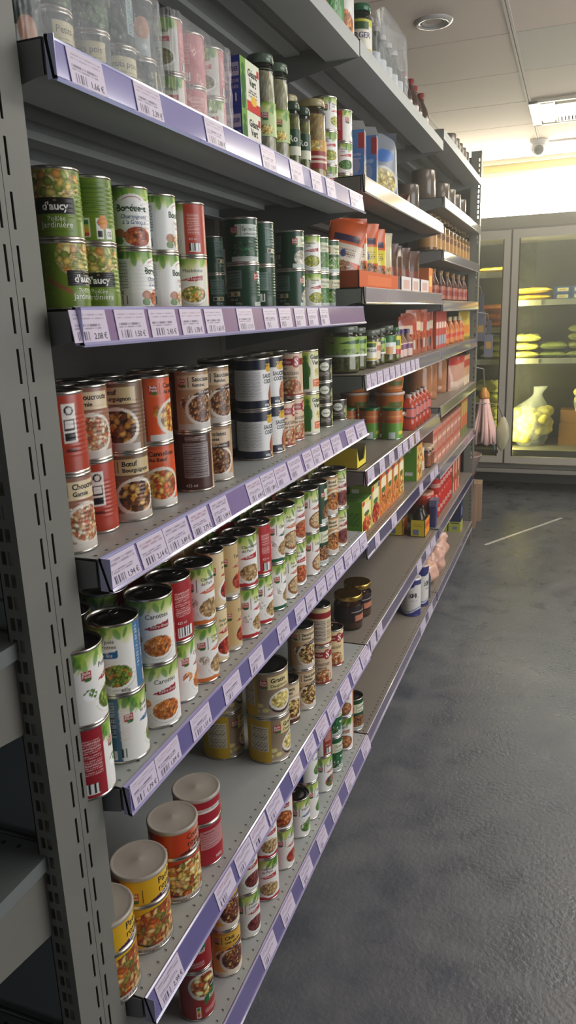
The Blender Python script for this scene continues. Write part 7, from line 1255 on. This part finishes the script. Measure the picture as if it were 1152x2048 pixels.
def fbag(name, label, x, y, z, w, d, h, cols, grp, rnd):
    def lab(W, H): L = Lab(W, H, cols[0], 26, 20); L.food(0, H * .5, W * .45, H * .42, cols, 14, 1.4); return L
    m = MB(); g = np.random.default_rng(rnd); n = 26; u = np.linspace(-1, 1, n); U, V = np.meshgrid(u, u); e = (np.clip(1 - U ** 4, 0, 1) * np.clip(1 - V ** 4, 0, 1)) ** .5; ph = g.uniform(0, 6, 4)
    bump = 1 + .22 * np.sin(5 * U + ph[0]) * np.sin(4 * V + ph[1]) + .1 * np.sin(11 * U + ph[2]) * np.sin(9 * V + ph[3])
    cl = np.asarray(cols)[g.integers(len(cols), size=(n, n))] * .5 + np.asarray(cols[0]) * .5
    m.grid(np.stack([U * w / 2, V * d / 2, h * .45 + h * .41 * e * bump], -1), cl); m.grid(np.stack([U * w / 2, V * d / 2, h * .45 - h * .44 * e], -1)[:, ::-1], cl)
    o = obj(name, m, 'foil', None, (x, y, z)); o.rotation_euler = (0, 0, g.uniform(-.12, .12)); return tag(o, label, 'frozen food bag', grp)
YEL = [(216, 190, 60), (226, 206, 100), (190, 150, 50)]; GRN = [(150, 160, 80), (176, 186, 110), (120, 140, 60), (196, 200, 150)]; ORG = [(216, 130, 50), (226, 180, 90), (196, 90, 40)]; PAL = [(206, 206, 120), (222, 222, 160), (190, 190, 90)]
O4 = ('lowest', 'second', 'third', 'topmost')
for i in range(2): fbag('frozen_bag', f'yellow and red frozen bag on the upper shelf, {("lower", "upper")[i]} of two left of blue boxes', .215, FY0 + .24, 1.4455 + .05 * i, .26, .24, .049, YEL + [(200, 90, 40)], 'frozen bags by the blue boxes', 1 + i)
bb = 0
for i in range(2):
    for j in range(2):
        carton('blue_frozen_box', f'blue and white frozen box, {("lower", "upper")[j]} {("left", "right")[i]} of the four in the freezer', 'carton', .365 + .118 * i, .48 + .118 * i, FY0 + .16, FY0 + .34, 1.4455 + .048 * j, .0475, lambda W, H: (lambda L: (L.rect(-W * .32, W * .36, .25 * H, .78 * H, (222, 216, 170)), L.rect(-W * .2, W * .2, .4 * H, .6 * H, (200, 170, 80)), L)[-1])(Lab(W, H, (70, 92, 140), 24, 14)), (80, 100, 150), (90, 110, 150), 'blue and white frozen boxes')
carton('yellow_frozen_box', 'yellow frozen box right of the blue boxes at the picture edge', 'carton', .61, .73, FY0 + .15, FY0 + .35, 1.4455, .14, (216, 180, 60), (216, 180, 60), (206, 180, 80))
for i in range(3): fbag('frozen_bag', f'orange frozen bag behind the left door, {("lowest", "middle", "topmost")[i]} of the pile', -.115, FY0 + .26, 1.2555 + .06 * i, .30, .28, .0585, ORG, 'orange frozen bags', 10 + i)
fbag('frozen_bag', 'golden frozen bag on the top shelf behind the left door', -.06, FY0 + .25, 1.6555, .26, .24, .05, YEL + ORG, None, 14)
for i in range(3): fbag('frozen_bag', f'pale green frozen bag across the door post, {O4[i]} of the left pile', -.035, FY0 + .25, 1.0175 + .062 * i, .24, .26, .061, PAL, 'pale frozen bags', 20 + i)
for i in range(2): fbag('frozen_bag', f'orange frozen bag beside the shelving end, {("lower", "upper")[i]} one', -.33, FY0 + .26, 1.0175 + .062 * i, .24, .26, .061, ORG + GRN, 'orange frozen bags low', 24 + i)
for i in range(3): fbag('frozen_bag', f'yellow-green frozen bag just right of the door post, {("lowest", "middle", "topmost")[i]} of its pile', .185, FY0 + .24, 1.0225 + .062 * i, .195, .26, .061, PAL + YEL, 'yellow-green frozen bags', 30 + i)
for i in range(2): fbag('frozen_bag', f'mottled green frozen bag in the middle of the glass door, {("lower", "upper")[i]} one', .375, FY0 + .26, 1.0225 + .062 * i, .2, .26, .061, GRN, 'mottled green frozen bags', 34 + i)
for i in range(4): fbag('frozen_bag', f'olive frozen bag at the right picture edge, {O4[i]} of the pile', .595, FY0 + .26, 1.0225 + .062 * i, .23, .28, .061, GRN + [(160, 110, 60)], 'olive frozen bags', 40 + i)
for i in range(5): fbag('frozen_bag', f'bright yellow-green bag behind the left door, {("lowest", "second", "third", "fourth", "topmost")[i]} of the low pile', -.085, FY0 + .30, .3355 + .105 * i, .24, .3, .102, PAL, 'low yellow-green bags', 50 + i)
def clear_sack(label, x, y, z, R, H, n, seed, name='clear_sack'):
    t = thing(name, label, 'plastic sack', (x, y, z)); g = np.random.default_rng(seed)
    nu, nv = 40, 24; th = np.linspace(0, 2 * PI, nu + 1); P = np.zeros((nv + 1, nu + 1, 3))
    for k in range(nv + 1):
        f = k / nv; r = R * (math.sin(min(1, .14 + f * .62 / .6) * PI * .5) ** .4 * (1 - .22 * max(0, f - .35) / .25) if f < .6 else (.78 - .62 * (f - .6) / .26 if f < .86 else .16 + .9 * (f - .86)))
        P[k, :, 0] = r * np.cos(th) * (1 + .05 * np.sin(5 * th + 3 * f * 6)) + .9 * max(0, f - .6) * R; P[k, :, 1] = r * .8 * np.sin(th) * (1 + .05 * np.sin(7 * th + 9 * f)); P[k, :, 2] = .002 + H * f
    P[:, -1] = P[:, 0]; m = MB(); m.grid(P, (220, 220, 200)); obj('sack_film', m, 'film', t)
    for i in range(n):
        q = g.uniform(-.62, .62, 2) * R * (1, .7); z_ = g.uniform(.12, .58) * H; m = MB(); m.blob((q[0], q[1], z_), (R * .30, R * .26, R * .24), (222, 210, 110), 18, 12, 0, .10, seed + i); obj('frozen_chunk', m, 'food', t)
clear_sack('big clear sack of yellow frozen chunks behind the right glass door, lower one', .235, FY0 + .30, .3355, .185, .46, 52, 60)
clear_sack('clear sack of yellow frozen chunks at the right picture edge', .665, FY0 + .32, .5355, .135, .44, 28, 90)
t = obj('brown_carton', carton_mesh(.20, .22, .17, (150, 112, 60), (150, 112, 60), (160, 122, 70)), 'matte', None, (.55, FY0 + .44, .3355)); tag(t, 'plain brown carton beside the big clear sack in the freezer', 'carton', 'brown freezer cartons')
t = obj('brown_carton', carton_mesh(.17, .2, .10, (150, 112, 64), (150, 112, 64), (160, 122, 74)), 'matte', None, (.45, FY0 + .46, .5055)); t.location = (.54, FY0 + .44, .5058); tag(t, 'small brown carton stacked on the plain carton in the freezer', 'carton', 'brown freezer cartons')
carton('brown_carton', 'wide brown carton carrying the clear sack at the right edge', 'carton', .645 - .13 + .12, .78, FY0 + .2, FY0 + .48, .3355, .199, (140, 106, 60), (140, 106, 60), (150, 116, 70), 'brown freezer cartons')
# freezer lamps inside the cabinet
for x in (-.3, .43, 1.15): area('freezer_lamp', (x, FY0 + .10, 1.88), (math.radians(-12), 0, 0), .6, .06, 4.5, (1, .94, .62))
for x in (.066, .797): area('freezer_side_lamp', (x + .02, FY0 + .06, 1.0), (math.radians(90), 0, math.radians(-40)), .05, 1.4, 17, (1, .92, .45))
# things hanging and standing past the far end of the shelving
t = thing('mop_head', 'pale pink mop head with orange collar hanging past the shelving end', 'mop', (.035, 3.93, .60))
m = MB(); g = np.random.default_rng(3)
for k in range(60):
    a = g.uniform(0, 2 * PI); r = math.sqrt(g.uniform(0, 1)); px, py = math.cos(a) * r, math.sin(a) * r; m.tube([(px * .018, py * .018, .285), (px * .035, py * .03, .2), (px * .066, py * .05, .09), (px * .074 + g.uniform(-.006, .006), py * .055, g.uniform(-.01, .02))], .0105, np.array((232, 192, 182)) * g.uniform(.9, 1.08), 6)
obj('strands', m, 'matte', t); m = MB(); m.lathe([(0, .275), (.03, .275), (.034, .285), (.028, .31), (.018, .325), (.012, .34), (0, .34)], (216, 150, 70), 24); obj('collar', m, 'gloss', t)
m = MB(); m.tube([(0, 0, .335), (-.01, 0, .45), (-.055, -.1, .47)], .005, (130, 126, 120)); obj('hook', m, 'gloss', t)
for i, (x, z, c_) in enumerate(((.005, 1.215, (110, 110, 124)), (.048, 1.12, (120, 122, 134)))):
    t = thing('dish_brush', f'grey carded brush hanging past the shelving end, {("left", "right")[i]} of the two', 'brush', (x, 3.92 + .03 * i, z), 0, 'hanging grey brushes')
    m = MB(); m.box(-.025, .025, -.008, .008, 0, .17 - .04 * i, c_); m.box(-.012, .012, -.006, .006, .17 - .04 * i, .27 - .06 * i, (90, 90, 100)); obj('card', m, 'matte', t)
    m = MB(); m.box(-.016, .016, -.0088, -.008, .05, .09, (190, 150, 80)); obj('sticker', m, 'print', t)
    m = MB(); m.tube([(0, 0, .265 - .06 * i), (-.01, -.01, .31 - .06 * i), (-.06, -.11, .32 - .06 * i)], .003, (130, 126, 120)); obj('hook', m, 'gloss', t)
def pot(name, label, x, y, z, r0, r1, h, col, cat):
    m = MB(); m.lathe([(0, 0), (r0, 0), (r1, h - .012), (r1 + .006, h - .010), (r1 + .006, h), (r1 - .002, h), (r0 - .004, .006), (0, .006)], col, 32); return tag(obj(name, m, 'gloss', None, (x, y, z)), label, cat)
pot('red_bucket', 'red bucket under the pale pot past the shelving end', -.115, 3.99, .004, .085, .10, .40, (150, 44, 48), 'bucket')
pot('pale_pot', 'pale plastic basin standing on the red bucket past the shelving end', -.085, 3.99, .405, .075, .105, .115, (206, 176, 166), 'basin')
t = thing('net_bag', 'pale net bag with black clip hanging beside the mop head', 'bag', (.142, 4.02, .60)); m = MB(); m.blob((0, 0, .05), (.045, .03, .10), (190, 186, 150), 20, 14, 0, .08, 5); obj('bag', m, 'foil', t); m = MB(); m.box(-.06, -.02, -.035, -.025, -.07, -.05, (40, 36, 34)); m.tube([(-.04, -.03, -.06), (-.06, -.02, .06), (-.05, 0, .12)], .006, (120, 150, 170)); obj('clip', m, 'gloss', t); m = MB(); m.tube([(0, 0, .145), (-.03, -.05, .24), (-.18, -.21, .26)], .003, (130, 126, 120)); obj('hook', m, 'gloss', t)
for i, (x_, y_, h_) in enumerate(((-.07, 4.18, .30), (-.055, 4.36, .26))): carton('brown_box', f'brown cardboard box on the floor past the shelving end, {("nearer", "farther")[i]} one', 'cardboard box', x_ - .10, x_ + .05, y_ - .07, y_ + .07, 0, h_, (170, 140, 116), (176, 146, 122), (180, 152, 128), 'brown boxes past the shelving', 4)
